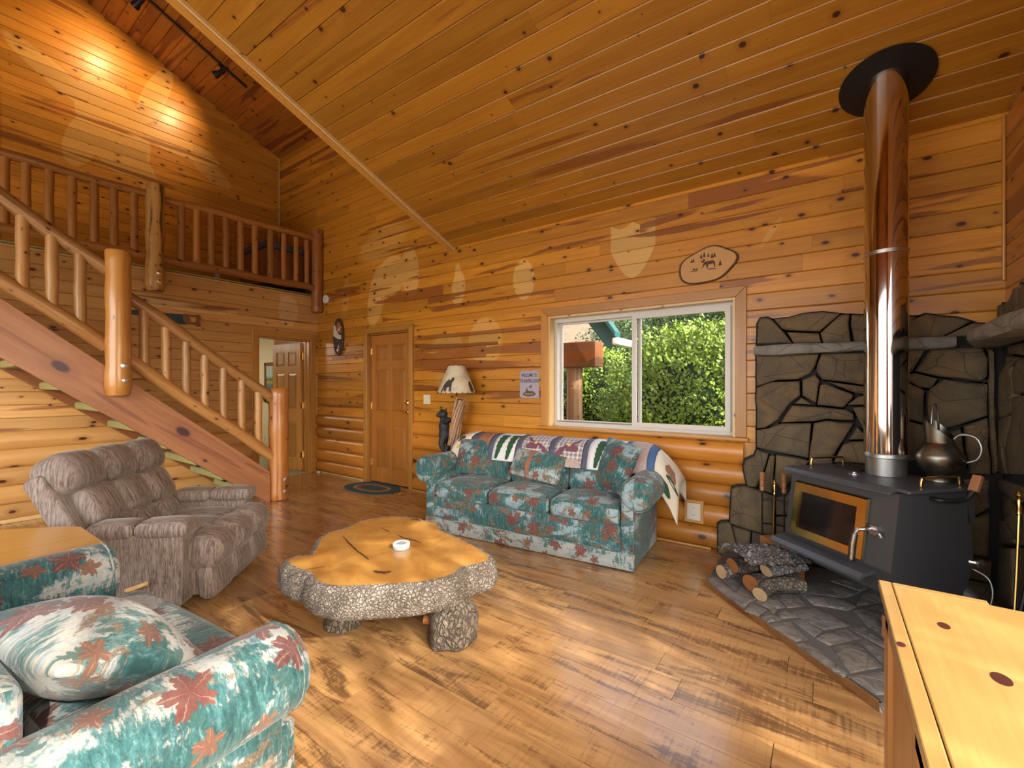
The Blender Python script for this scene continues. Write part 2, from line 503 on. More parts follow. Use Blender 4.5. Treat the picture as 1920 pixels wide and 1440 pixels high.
M['rail_stair'] = logmat('rail_stair', 'Y', (0.43,0.225,0.07), (0.30,0.13,0.036), rot=(SLOPE,0,0))
M['stringer'] = pine('stringer', 'Y', base=(0.40,0.185,0.085), dark=(0.29,0.115,0.052), streak=(0.22,0.08,0.042), streak_at=0.62, knot=(0.06,0.022,0.03), rot=(SLOPE,0,0), knots=1.35, cross=3.4, coat=0.1)
M['stringer_dark'] = pine('stringer_dark', 'Y', base=(0.30,0.115,0.04), dark=(0.22,0.075,0.025), rot=(SLOPE,0,0), knots=0.5, coat=0.1)
def floor_mat():
    t = NT('laminate'); p = t.pos(); r = t.rnd()
    off = t.comb(t.math('MULTIPLY', r, 61.0), t.math('MULTIPLY', r, 17.0), 0.0)
    q = t.vmath('ADD', p, off)
    g, _ = t.noise(t.scale(q, (1.3, 11, 1)), 1, 6, 0.6, 1.4)
    b, _ = t.noise(t.scale(q, (1.3, 8.5, 1)), 1, 6, 0.70, 1.0)       # dark stained patches
    saw, _ = t.noise(t.scale(q, (75, 3.5, 1)), 1, 2, 0.6, 0.15)      # band-saw marks across the board
    c = t.mix(t.step(g, 0.3, 0.72), (0.52,0.325,0.14), (0.33,0.185,0.075))
    hue = t.mix(r, (1.10,1.02,0.90), (0.86,0.80,0.78))
    c = t.mix(1.0, c, hue, 'MULTIPLY')
    blot = t.step(t.math('ADD', b, t.math('MULTIPLY', t.math('SUBTRACT', saw, 0.5), 0.16)), 0.50, 0.63)
    c = t.mix(t.math('MULTIPLY', blot, 0.78), c, (0.085,0.040,0.018))
    c = t.mix(t.math('MULTIPLY', t.step(saw, 0.52, 0.7), 0.20), c, (0.16,0.08,0.035))
    t.bump(saw, 0.05, 0.002)
    return t.out(c, t.math('ADD', 0.20, t.math('MULTIPLY', g, 0.12)), Coat_Weight=0.7, Coat_Roughness=0.16)
M['floor'] = floor_mat()

def print_fabric(name, forest=0.5, tone=1.0, warm=0.0, sky_tint=0.0):
    """wildlife tapestry: misty mountains, stands of firs, brush, maple leaves"""
    t = NT(name); uv = t.uv(); r = t.rnd()
    off = t.comb(t.math('MULTIPLY', r, 13.0), t.math('MULTIPLY', r, 7.0), 0.0)
    q0 = t.vmath('ADD', uv, off)
    _, wc = t.noise(q0, 22, 4, 0.7)
    q = t.vmath('ADD', q0, t.scale(wc, (0.030,0.030,0), loc=(-0.015,-0.015,0)))
    n1, _ = t.noise(t.scale(q, (5.0, 9.0, 1)), 1, 6, 0.68, 1.5)
    n2, _ = t.noise(t.scale(q, (110, 60, 1)), 1, 4, 0.75, 0.5)
    streak, _ = t.noise(t.scale(q, (75, 11, 1)), 1, 4, 0.7, 0.3)
    v = t.math('ADD', n1, t.math('MULTIPLY', t.math('SUBTRACT', n2, 0.5), 0.30))
    c = t.ramp(v, [(0.28,(0.10,0.26,0.29)), (0.38,(0.28,0.44,0.50)), (0.44,(0.58,0.60,0.58)), (0.50,(0.66,0.61,0.51)),
                   (0.55,(0.40,0.52,0.60)), (0.60,(0.60,0.57,0.48)), (0.66,(0.20,0.38,0.42)), (0.74,(0.46,0.40,0.29))])
    if sky_tint: c = t.mix(1.0, c, (1-0.30*sky_tint, 1-0.06*sky_tint, 1+0.06*sky_tint), 'MULTIPLY')  # blue of the skylight painted into the pale ground
    # stands of firs, drawn in upright strokes
    fm, _ = t.noise(t.scale(q0, (3.1, 4.4, 1), loc=(5,2,0)), 1, 4, 0.62, 0.8)
    fmask = t.step(t.math('ADD', fm, t.math('MULTIPLY', t.math('SUBTRACT', streak, 0.5), 0.40)), 1-forest-0.035, 1-forest+0.035)
    fc = t.ramp(t.math('ADD', t.math('MULTIPLY', streak, 0.7), t.math('MULTIPLY', n2, 0.3)), [(0.30,(0.010,0.055,0.052)), (0.44,(0.018,0.105,0.11)), (0.54,(0.05,0.20,0.21)), (0.63,(0.22,0.35,0.35)), (0.75,(0.46,0.50,0.44))])
    c = t.mix(fmask, c, fc)
    # brush and antlers in browns
    bm, _ = t.noise(t.scale(q, (6.5, 8.0, 1), loc=(1,9,0)), 1, 6, 0.72, 1.2)
    c = t.mix(t.math('MULTIPLY', t.step(bm, 0.585-warm, 0.635-warm), 0.85), c, t.ramp(n2, [(0.3,(0.07,0.045,0.03)),(0.5,(0.24,0.155,0.09)),(0.7,(0.46,0.37,0.25))]))
    def cell(scale, loc):
        vd = t.voro(t.scale(q, (1,1,1), loc=loc), scale, dim='2D')
        d = t.vmath('SUBTRACT', t.scale(q, (1,1,1), loc=loc), vd.outputs['Position'])
        return t.sep(d), t.sep(vd.outputs['Color'])
    # single firs
    d, cc = cell(8.5, (3.3,1.7,0))
    y = t.math('ADD', t.math('MULTIPLY', d[1], 1.3), 0.06)
    w = t.math('MULTIPLY', t.math('SUBTRACT', 0.115, y), t.math('ADD', 0.10, t.math('MULTIPLY', t.math('FRACT', t.math('MULTIPLY', y, 48)), 0.16)))
    tr = t.math('MULTIPLY', t.step(t.math('SUBTRACT', w, t.math('ABSOLUTE', d[0])), -0.001, 0.003), t.step(y, 0.0, 0.004))
    tr = t.math('MULTIPLY', tr, t.math('GREATER_THAN', cc[0], 0.55))
    c = t.mix(t.math('MULTIPLY', tr, 0.85), c, t.mix(n2, (0.010,0.06,0.06), (0.08,0.26,0.24)))
    # maple leaves, five lobes
    def leaf(scale, loc, k, thr, ca, cb):
        nonlocal c
        d, cc = cell(scale, loc)
        rr = t.math('SQRT', t.math('ADD', t.math('MULTIPLY', d[0], d[0]), t.math('MULTIPLY', d[1], d[1])))
        th = t.math('ADD', t.math('ARCTAN2', d[1], d[0]), t.math('MULTIPLY', cc[1], 6.28))
        lobe = t.math('ABSOLUTE', t.math('COSINE', t.math('MULTIPLY', th, 2.5)))
        R = t.math('ADD', 0.020*k, t.math('MULTIPLY', lobe, 0.034*k))
        R = t.math('ADD', R, t.math('MULTIPLY', t.math('ABSOLUTE', t.math('COSINE', t.math('MULTIPLY', th, 9))), 0.011*k))
        lf = t.math('MULTIPLY', t.step(t.math('SUBTRACT', R, rr), -0.002, 0.002), t.math('GREATER_THAN', cc[0], thr))
        vein = t.math('LESS_THAN', t.math('ABSOLUTE', t.math('SINE', t.math('MULTIPLY', th, 2.5))), 0.09)
        lc = t.mix(cc[2], ca, cb)
        lc = t.mix(t.step(n2, 0.42, 0.66), lc, t.mix(n1, (0.27,0.12,0.075), (0.20,0.06,0.055)))
        lc = t.mix(t.math('MULTIPLY', vein, 0.55), lc, (0.50,0.38,0.28))
        c = t.mix(t.math('MULTIPLY', lf, 0.92), c, lc)
    leaf(4.6, (0.6,0.2,0), 1.0, 0.50, (0.13,0.022,0.032), (0.25,0.06,0.045))
    leaf(7.0, (4.1,2.7,0), 0.6, 0.66, (0.22,0.06,0.035), (0.30,0.14,0.07))
    weave, _ = t.noise(t.scale(uv, (900, 500, 1)), 1, 1, 0.5)
    c = t.mix(1.0, c, t.mix(weave, (0.84*tone,)*3, (1.08*tone,)*3), 'MULTIPLY')
    t.bump(weave, 0.25, 0.002)
    return t.out(c, 0.85, Sheen_Weight=0.15)
M['print'] = print_fabric('print_fabric', 0.52, 0.60)
M['print_skylit'] = print_fabric('print_fabric_skylit', 0.56, 0.66, 0.045, 1.0)  # same cloth on the sofa, with the skylight tint painted in
M['print_pillow'] = print_fabric('print_pillow', 0.45, 0.70, 0.045, 0.4)

def velour():
    t = NT('velour'); uv = t.uv(); p = t.objc()
    s1, _ = t.noise(t.scale(uv, (95, 7, 1)), 1, 3, 0.6)
    s2, _ = t.noise(t.scale(uv, (260, 28, 1)), 1, 2, 0.5)
    pile, _ = t.noise(p, 5.5, 4, 0.6, 0.7)
    v = t.math('ADD', t.math('MULTIPLY', s1, 0.6), t.math('MULTIPLY', s2, 0.4))
    c = t.mix(t.step(v, 0.36, 0.64), (0.075,0.050,0.038), (0.26,0.21,0.178))
    c = t.mix(t.math('MULTIPLY', t.step(pile, 0.45, 0.68), 0.35), c, (0.23,0.205,0.185))
    t.bump(s2, 0.3, 0.003)
    return t.out(c, 0.75, Sheen_Weight=0.25, Sheen_Roughness=0.35, Sheen_Tint=(0.9,0.85,0.8,1))
M['velour'] = velour()

def bark_mat(name, lo, hi, scale=38, disp=1.0, squash=1.0):
    t = NT(name); p = t.objc()
    n, nc = t.noise(p, 9, 5, 0.65)
    wv = t.vmath('ADD', p, t.scale(nc, (0.07,0.07,0.07)))
    v = t.voro(t.scale(wv, (1,1,squash)), scale, 'DISTANCE_TO_EDGE')
    v2 = t.voro(t.scale(wv, (1,1,squash)), scale*2.3, 'F1')
    f, _ = t.noise(p, 150, 5, 0.7)
    e = t.step(v.outputs['Distance'], 0.0, 0.22)
    h = t.math('ADD', t.math('MULTIPLY', e, 0.9), t.math('ADD', t.math('MULTIPLY', f, 0.6), t.math('MULTIPLY', v2.outputs['Distance'], 0.8)))
    mid = tuple((a_+b_)/2 for a_, b_ in zip(lo, hi))
    c = t.mix(t.step(n, 0.32, 0.68), mid, lo)
    c = t.mix(t.math('MULTIPLY', t.step(f, 0.42, 0.68), t.math('MULTIPLY', e, 0.9)), c, hi)
    c = t.mix(t.math('MULTIPLY', t.math('SUBTRACT', 1.0, e), 0.6), c, tuple(x*0.4 for x in lo))
    t.bump(h, 1.0*disp, 0.014)
    return t.out(c, 0.9)
M['bark'] = bark_mat('bark', (0.25,0.205,0.16), (0.62,0.57,0.50), 62)
M['bark_leg'] = bark_mat('bark_leg', (0.15,0.115,0.085), (0.42,0.37,0.30), 40, squash=0.5)
M['bark_log'] = bark_mat('bark_log', (0.06,0.04,0.03), (0.26,0.20,0.16), 30, squash=0.6)
M['bark_pale'] = bark_mat('bark_pale', (0.13,0.115,0.10), (0.52,0.49,0.46), 34)
M['bark_branch'] = bark_mat('bark_branch', (0.14,0.11,0.075), (0.46,0.42,0.33), 45)

def slab_mat():
    t = NT('slab'); p = t.objc()
    n, nc = t.noise(p, 5.5, 6, 0.66, 1.2)
    w = t.vmath('ADD', p, t.scale(nc, (0.12,0.12,0)))
    ring = t.new('ShaderNodeTexWave', wave_type='RINGS', rings_direction='Z')
    t.link(w, ring.inputs['Vector']); ring.inputs['Scale'].default_value = 9; ring.inputs['Distortion'].default_value = 4; ring.inputs['Detail'].default_value = 3
    f, _ = t.noise(p, 45, 5, 0.7)
    c = t.mix(t.step(n, 0.3, 0.72), (0.58,0.325,0.085), (0.41,0.185,0.038))
    c = t.mix(t.math('MULTIPLY', ring.outputs['Fac'], 0.08), c, (0.36,0.13,0.02))
    spk = t.step(f, 0.62, 0.75)
    c = t.mix(t.math('MULTIPLY', spk, 0.6), c, (0.26,0.10,0.02))
    return t.out(c, 0.32, Coat_Weight=0.5, Coat_Roughness=0.18)
M['slab'] = slab_mat()

def stone_mat(name, cols, rough=0.75, sc=6.0):
    t = NT(name); p = t.pos(); r = t.rnd()
    q = t.vmath('ADD', p, t.comb(t.math('MULTIPLY', r, 31.0), t.math('MULTIPLY', r, 12.0), 0.0))
    n, _ = t.noise(q, sc, 6, 0.62, 0.8)
    f, _ = t.noise(q, 60, 5, 0.65)
    c = t.mix(r, cols[0], cols[1])
    c = t.mix(t.step(n, 0.35, 0.7), c, cols[2])
    c = t.mix(t.math('MULTIPLY', t.step(f, 0.6, 0.78), 0.35), c, tuple(min(1,x*2.0) for x in cols[1]))
    cr = t.voro(t.scale(q, (1,1,1.6)), 3.2, 'DISTANCE_TO_EDGE')
    crack = t.math('SUBTRACT', 1.0, t.step(cr.outputs['Distance'], 0.0, 0.012))
    h = t.math('SUBTRACT', t.math('ADD', t.math('MULTIPLY', n, 1.0), t.math('MULTIPLY', f, 0.25)), t.math('MULTIPLY', crack, 0.25))
    t.bump(h, 0.8, 0.02)
    return t.out(c, rough)
M['stone'] = stone_mat('stone', ((0.125,0.092,0.048),(0.165,0.103,0.042),(0.078,0.060,0.037)))
M['stone_mantel'] = stone_mat('stone_mantel', ((0.20,0.195,0.165),(0.22,0.20,0.16),(0.12,0.12,0.105)), 0.6)
M['stone_hearth'] = stone_mat('stone_hearth', ((0.26,0.25,0.235),(0.28,0.25,0.20),(0.12,0.115,0.11)), 0.5, 16.0)
M['mortar'] = plain('mortar', (0.016,0.015,0.014), 0.9, var=0.3, scale=60)
M['hearth_mortar'] = plain('hearth_mortar', (0.12,0.115,0.105), 0.85, var=0.3, scale=60)
M['hearth_edge'] = pine('hearth_edge', 'X', base=(0.32,0.16,0.06), dark=(0.2,0.09,0.03), knots=0)

M['white_vinyl'] = plain('white_vinyl', (0.58,0.56,0.52), 0.35, var=0.03)
M['grey_vinyl'] = plain('grey_vinyl', (0.22,0.20,0.18), 0.45, var=0.05)
M['ivory'] = plain('ivory', (0.72,0.66,0.50), 0.35, var=0.02)
M['ivory_slot'] = plain('ivory_slot', (0.05,0.045,0.04), 0.5)
M['brass'] = plain('brass', (0.83,0.56,0.18), 0.22, 1.0, var=0.06, scale=8)
M['brass_door'] = plain('brass_door', (0.86,0.55,0.17), 0.16, 1.0, var=0.18, scale=6)
M['steel'] = plain('steel', (0.62,0.62,0.62), 0.3, 1.0, var=0.1)
M['iron'] = plain('iron', (0.014,0.014,0.015), 0.45, 0.2, var=0.3)
M['stove'] = plain('stove', (0.062,0.062,0.064), 0.46, 0.1, var=0.10, scale=40, bump=0.03)
M['stove_top'] = plain('stove_top', (0.085,0.09,0.10), 0.42, 0.25, var=0.2, scale=22, bump=0.04)
M['pipe'] = plain('pipe', (0.60,0.56,0.52), 0.07, 1.0, var=0.05, scale=2)
M['galv'] = plain('galv', (0.34,0.34,0.33), 0.38, 0.9, var=0.35, scale=14)
M['black_collar'] = plain('black_collar', (0.006,0.006,0.007), 0.5, var=0.2)
M['ash_glass'] = plain('ash_glass', (0.012,0.008,0.007), 0.08, var=0.5, scale=9)
def copper_mat():
    t = NT('copper'); p = t.objc(); n, _ = t.noise(p, 14, 5, 0.65)
    c = t.ramp(n, [(0.3,(0.15,0.10,0.07)),(0.5,(0.25,0.21,0.16)),(0.62,(0.21,0.23,0.195)),(0.75,(0.40,0.38,0.33))])
    return t.out(c, t.math('ADD', 0.22, t.math('MULTIPLY', n, 0.3)), Metallic=1.0)
M['copper'] = copper_mat()
M['grip_wood'] = plain('grip_wood', (0.36,0.15,0.06), 0.45, var=0.4, scale=25)
M['carpet'] = plain('carpet', (0.30,0.28,0.10), 0.95, var=0.45, scale=160, bump=0.7)
M['carpet_far'] = plain('carpet_far', (0.36,0.36,0.24), 0.95, var=0.3, scale=120, bump=0.6)
M['cream_wall'] = plain('cream_wall', (0.70,0.60,0.40), 0.7, var=0.02)
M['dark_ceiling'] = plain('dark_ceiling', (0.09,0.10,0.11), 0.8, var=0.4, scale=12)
M['rug_green'] = plain('rug_green', (0.03,0.085,0.085), 0.95, var=0.35, scale=120, bump=0.5)
M['rug_tan'] = plain('rug_tan', (0.34,0.23,0.14), 0.95, var=0.35, scale=120, bump=0.5)
M['rug_brown'] = plain('rug_brown', (0.20,0.075,0.05), 0.95, var=0.35, scale=120, bump=0.5)
M['bear'] = plain('bear', (0.018,0.021,0.026), 0.6, var=0.5, scale=45, bump=0.4)
M['black'] = plain('black', (0.01,0.01,0.01), 0.5)
M['black_plastic'] = plain('black_plastic', (0.012,0.012,0.013), 0.4)
M['saw_blue'] = plain('saw_blue', (0.035,0.075,0.10), 0.4, 0.4, var=0.5, scale=14)
M['saw_handle'] = plain('saw_handle', (0.20,0.075,0.025), 0.45, var=0.3)
M['candle'] = plain('candle', (0.70,0.72,0.72), 0.45, var=0.08, scale=18)
M['candle_blue'] = plain('candle_blue', (0.36,0.46,0.56), 0.45, var=0.1)
M['blue_sash'] = plain('blue_sash', (0.055,0.12,0.26), 0.85, var=0.25, scale=14, bump=0.3)
M['blue_sash_dark'] = plain('blue_sash_dark', (0.075,0.085,0.13), 0.85, var=0.25, scale=14, bump=0.3)
M['quilt_white'] = plain('quilt_white', (0.66,0.68,0.70), 0.9, var=0.06, scale=18, bump=0.3)
M['quilt_cream'] = plain('quilt_cream', (0.66,0.60,0.48), 0.9, var=0.06, scale=18, bump=0.3)
M['quilt_brown'] = plain('quilt_brown', (0.28,0.13,0.08), 0.9, var=0.3, scale=20, bump=0.3)
M['quilt_taupe'] = plain('quilt_taupe', (0.42,0.33,0.29), 0.9, var=0.25, scale=30, bump=0.3)
M['quilt_green'] = plain('quilt_green', (0.02,0.075,0.035), 0.9, var=0.3, scale=30, bump=0.3)
M['quilt_wine'] = plain('quilt_wine', (0.17,0.07,0.10), 0.9, var=0.3, scale=30, bump=0.3)
M['quilt_gold'] = plain('quilt_gold', (0.62,0.46,0.14), 0.9, var=0.15, scale=30)
def plaid():
    t = NT('quilt_plaid'); uv = t.uv(); s3 = t.sep(uv)
    def band(x, k, ph, w): return t.math('LESS_THAN', t.math('FRACT', t.math('ADD', t.math('MULTIPLY', x, k), ph)), w)
    a = band(s3[0], 26, 0.0, 0.45); b = band(s3[1], 26, 0.0, 0.45); c1 = band(s3[0], 26, 0.3, 0.12); d1 = band(s3[1], 26, 0.3, 0.12)
    c = t.mix(t.math('MULTIPLY', a, 0.55), (0.52,0.47,0.42), (0.10,0.11,0.20))
    c = t.mix(t.math('MULTIPLY', b, 0.5), c, (0.12,0.12,0.20))
    c = t.mix(t.math('MULTIPLY', t.math('MAXIMUM', c1, d1), 0.7), c, (0.70,0.66,0.62))
    return t.out(c, 0.9)
M['quilt_plaid'] = plaid()
def shade_mat():
    t = NT('lamp_shade'); p = t.objc(); n, _ = t.noise(p, 7, 4, 0.6, 0.5)
    c = t.mix(t.step(n, 0.35, 0.7), (0.60,0.54,0.40), (0.40,0.34,0.24))
    return t.out(c, 0.7)
M['shade'] = shade_mat()
M['shade_print'] = plain('shade_print', (0.045,0.038,0.03), 0.8, var=0.5, scale=40)
M['driftwood'] = pine('driftwood', 'Z', base=(0.50,0.33,0.20), dark=(0.30,0.17,0.09), streak=(0.14,0.075,0.04), streak_at=0.55, knots=0, cross=40, space='obj', coat=0)
M['pine_top'] = pine('pine_top', 'Y', base=(0.46,0.285,0.095), dark=(0.39,0.225,0.065), streak=(0.42,0.2,0.05), streak_at=0.8, knots=0, space='obj', rough=0.3, coat=0.5)
M['pine_top_knot'] = plain('pine_top_knot', (0.07,0.02,0.014), 0.35, var=0.4, scale=60)
M['pine_side'] = pine('pine_side', 'Z', base=(0.52,0.24,0.06), dark=(0.42,0.17,0.035), streak_at=0.8, knots=0, space='obj')
M['pine_table'] = pine('pine_table', 'Y', base=(0.62,0.36,0.09), dark=(0.52,0.26,0.05), streak=(0.45,0.20,0.035), streak_at=0.68, knots=0, space='obj', rough=0.3, coat=0.5)
M['wood_light'] = pine('wood_light', 'Z', base=(0.66,0.44,0.20), dark=(0.58,0.35,0.13), knots=0, streak_at=0.9, space='obj')
M['cut_end'] = plain('cut_end', (0.50,0.34,0.17), 0.7, var=0.25, scale=70)
M['cut_red'] = plain('cut_red', (0.34,0.13,0.035), 0.7, var=0.35, scale=50)
M['plaque'] = plain('plaque', (0.52,0.28,0.085), 0.5, var=0.08, scale=10)
M['burnt'] = plain('burnt', (0.085,0.035,0.012), 0.7, var=0.4)
M['sign'] = plain('sign', (0.36,0.34,0.42), 0.4, 0.1, var=0.14, scale=14)
M['sign_ink'] = plain('sign_ink', (0.045,0.038,0.045), 0.5)
M['sign_brown'] = plain('sign_brown', (0.10,0.06,0.035), 0.5)
M['sign_gold'] = plain('sign_gold', (0.40,0.30,0.15), 0.5)
M['white'] = plain('white', (0.74,0.73,0.68), 0.45, var=0.03)
M['teal_metal'] = plain('teal_metal', (0.012,0.075,0.075), 0.4, var=0.1)
M['porch_wood'] = pine('porch_wood', 'X', base=(0.20,0.08,0.035), dark=(0.14,0.05,0.022), knots=0.8, coat=0)
M['porch_post'] = pine('porch_post', 'Z', base=(0.26,0.16,0.085), dark=(0.18,0.09,0.045), knots=0.8, coat=0)
M['soffit'] = plain('soffit', (0.22,0.15,0.095), 0.8, var=0.05)
def leaf_mat(name, a, b):
    t = NT(name); p = t.pos(); n, _ = t.noise(p, 3.0, 3, 0.6); f, _ = t.noise(p, 40, 2, 0.5)
    c = t.mix(t.math('MULTIPLY', t.math('ADD', n, f), 0.5), a, b)
    return t.out(c, 0.45, Subsurface_Weight=0.0, Transmission_Weight=0.0)
M['leaf'] = leaf_mat('leaf', (0.024,0.085,0.005), (0.27,0.40,0.035))
M['leaf_dark'] = leaf_mat('leaf_dark', (0.009,0.032,0.004), (0.055,0.095,0.013))
M['hill'] = plain('hill', (0.11,0.085,0.05), 0.95, var=0.5, scale=5)
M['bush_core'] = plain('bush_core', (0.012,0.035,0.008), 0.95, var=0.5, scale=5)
def glass_mat():
    t = NT('glass')
    tr = t.new('ShaderNodeBsdfTransparent'); gl = t.new('ShaderNodeBsdfGlossy'); gl.inputs['Roughness'].default_value = 0.01
    n, _ = t.noise(t.pos(), 3, 2, 0.5)
    fr = t.new('ShaderNodeFresnel'); fr.inputs[0].default_value = 1.45
    fac = t.math('MULTIPLY', fr.outputs[0], t.math('ADD', 0.03, t.math('MULTIPLY', n, 0.02)))
    mx = t.new('ShaderNodeMixShader'); t.link(fac, mx.inputs[0]); t.link(tr.outputs[0], mx.inputs[1]); t.link(gl.outputs[0], mx.inputs[2])
    t.link(mx.outputs[0], t.n['Material Output'].inputs[0])
    return t.m
M['glass'] = glass_mat()
def landscape(name):
    t = NT(name); s3 = t.sep(t.objc()); n, _ = t.noise(t.objc(), 60, 4, 0.6)
    v = t.math('ADD', s3[2], t.math('MULTIPLY', n, 0.05))
    c = t.ramp(t.math('ADD', t.math('MULTIPLY', v, 3.0), 0.5), [(0.25,(0.10,0.18,0.22)),(0.4,(0.40,0.32,0.05)),(0.55,(0.06,0.14,0.05)),(0.75,(0.42,0.52,0.48))])
    return t.out(c, 0.5)
M['painting'] = landscape('painting')
# ---------------------------------------------------------------- the room
YB, XL, XR, XF, YF = 3.887, -6.47, 0.885, -7.63, -3.0
EAVE, PITCH = 2.95, 0.37
LE, LP = 5.187, 0.40                       # loft ceiling at the back wall, its pitch
XE = -3.60                                 # edge of the low ceiling
def zmain(y): return EAVE+PITCH*(YB-y)
def zloft(y): return LE+LP*(YB-y)
BW = 0.128                                 # board width
LOGH = 0.176; LOGTOP = LOGH*5
WX0, WX1, WZ0, WZ1 = -2.30, -0.59, 0.915, 2.02     # window opening
DX0, DX1, DZ1 = -5.19, -4.34, 2.04                 # entry door opening
LY0, LY1, LZ1 = 2.985, 3.745, 2.02                # doorway in the left wall
LOFT = 2.72

def plank_mesh(L, h, d=0.018, c=0.006):
    """board lying along +x, face towards -y, standing on z=0"""
    pr = [(0.0,0.0),(-d+c,0.0005),(-d,c),(-d,h-c),(-d+c,h-0.0005),(0.0,h)]
    mb = MB(); n = len(pr)
    mb.add([(0,y,z) for y,z in pr]+[(L,y,z) for y,z in pr],
           [(i,i+n,(i+1)+n,i+1) for i in range(n-1)]+[(0,1,2,3,4,5),(11,10,9,8,7,6)])
    return mb
def log_mesh(L, h, b=0.042):
    k = 9; pr = [(0.0,0.0)]+[(-0.008-b*math.sin(PI*j/k)**0.62, h*(0.01+0.98*j/k)) for j in range(k+1)]+[(0.0,h)]
    n = len(pr); mb = MB()
    mb.add([(0,y,z) for y,z in pr]+[(L,y,z) for y,z in pr],
           [(i,i+n,(i+1)+n,i+1) for i in range(n-1)]+[tuple(range(n)),tuple(reversed(range(n,2*n)))])
    return mb
def split(a, b, lo=1.1, hi=3.4):
    """random butt joints along a course"""
    out = []; x = a
    while b-x > 0.02:
        L = random.uniform(lo, hi)
        if b-x-L < 0.5: L = b-x
        out.append((x, x+L)); x += L
    return out
def minus(iv, cuts):
    for c0, c1 in cuts:
        nx = []
        for a, b in iv:
            if c1 <= a or c0 >= b: nx.append((a,b)); continue
            if c0-a > 0.02: nx.append((a,c0))
            if b-c1 > 0.02: nx.append((c1,b))
        iv = nx
    return iv
def board(name, mb, mat, parent, M4, smooth=False):
    mb.move(M4)
    return obj(name, mb, mat, parent, smooth=smooth, angle=40 if smooth else None)

# ---- back wall
mb = MB()
T = 0.14
def wallback(x0,x1,z0,z1): mb.box((x0,YB,z0),(x1,YB+T,z1))
wallback(XF-0.2, DX0, 0, zloft(YB)+0.1); wallback(DX0, DX1, DZ1, zloft(YB)+0.1); wallback(DX1, XE, 0, zloft(YB)+0.1)
wallback(XE, WX0, 0, EAVE+0.06); wallback(WX0, WX1, 0, WZ0); wallback(WX0, WX1, WZ1, EAVE+0.06); wallback(WX1, XR+0.2, 0, EAVE+0.06)
wall_back = struct('wall_back', mb, M['pine_back'], 'knotty pine back wall with half-log courses along its foot')
G = 0.0006
k = 0
while LOGTOP+k*BW < LE:
    z = LOGTOP+k*BW; zm = z+BW/2
    h = min(BW, LE+0.02-z)
    x0 = XL if z < LOFT-0.3 else XF
    x1 = XR if z < EAVE else XE+0.05
    if z >= EAVE-0.02: x1 = XE+0.05
    cuts = []
    if z+h > WZ0-0.02 and z < WZ1+0.0: cuts.append((WX0-0.03, WX1+0.03))
    if z < DZ1: cuts.append((DX0-0.03, DX1+0.03))
    iv = minus([(x0,x1)], cuts)
    hh = h
    for a, b in iv:
        for (p, q) in split(a, b):
            board('plank', plank_mesh(q-p-G, hh-G), M['pine_back'], wall_back, Matrix.Translation((p, YB, z)))
    k += 1
for k in range(5):
    z = k*LOGH
    cuts = [(DX0-0.05, DX1+0.05)]
    for a, b in minus([(XL, XR)], cuts):
        for (p, q) in split(a, b, 1.6, 4.0):
            if q <= -0.75 or p < -0.75:
                q2 = min(q, -0.45)
                board('half_log', log_mesh(q2-p-G, LOGH), M['log_siding'], wall_back, Matrix.Translation((p, YB, z)), True)

# ---- left wall below the loft
mb = MB()
def wl_(y0,y1,z0,z1): mb.box((XL-T,y0,z0),(XL,y1,z1))
wl_(YF, LY0, 0, LOFT-0.02); wl_(LY0, LY1, LZ1, LOFT-0.02); wl_(LY1, YB, 0, LOFT-0.02)
wall_left = struct('wall_left', mb, M['pine_left'], 'paler knotty pine wall under the loft, behind the stairs')
RL = Matrix.Rotation(PI/2, 4, 'Z')       # board along +y, face +x
k = 0
while LOGTOP+k*BW < LOFT-0.03:
    z = LOGTOP+k*BW; h = min(BW, LOFT-0.02-z)
    iv = minus([(0.2, YB-0.018)], [(LY0-0.03, LY1+0.03)] if z < LZ1 else [])
    for a, b in iv:
        for (p, q) in split(a, b, 1.0, 2.6):
            board('plank', plank_mesh(q-p-G, h-G), M['pine_left'], wall_left, Matrix.Translation((XL, p, z)) @ RL)
    k += 1
for k in range(5):
    for (p, q) in split(0.2, LY0-0.05, 1.2, 2.6):
        board('half_log', log_mesh(q-p-G, LOGH, 0.03), M['log_siding_left'], wall_left, Matrix.Translation((XL, p, k*LOGH)) @ RL, True)
mb = MB(); mb.box((XL-T, YF, 0), (XL+0.0, 0.2, LOFT-0.02))

# ---- wall behind the loft
mb = MB()
mb.prism([(YF,LOFT-0.1),(YB,LOFT-0.1),(YB,LE+0.1),(0.4,zloft(0.4)+0.1),(YF,zloft(0.4)-0.9)], XF-0.12, XF, axes='yz')
wall_loft = struct('wall_loft', mb, M['pine_loft'], 'honey pine gable wall behind the loft, warmly lit by track light')
k = 0
while LOFT+k*BW < zloft(0.4)-0.05:
    z = LOFT+k*BW
    y1 = YB-0.018
    if z+BW > LE: y1 = min(y1, YB-(z+BW*0.35-LE)/LP)
    cuts = [(0.05, 0.655)] if z < 4.60 else []
    for a, b in minus([(0.3, y1)], cuts):
        for (p, q) in split(a, b, 1.0, 3.0):
            board('plank', plank_mesh(q-p-G, BW-G), M['pine_loft'], wall_loft, Matrix.Translation((XF, p, z)) @ RL)
    k += 1

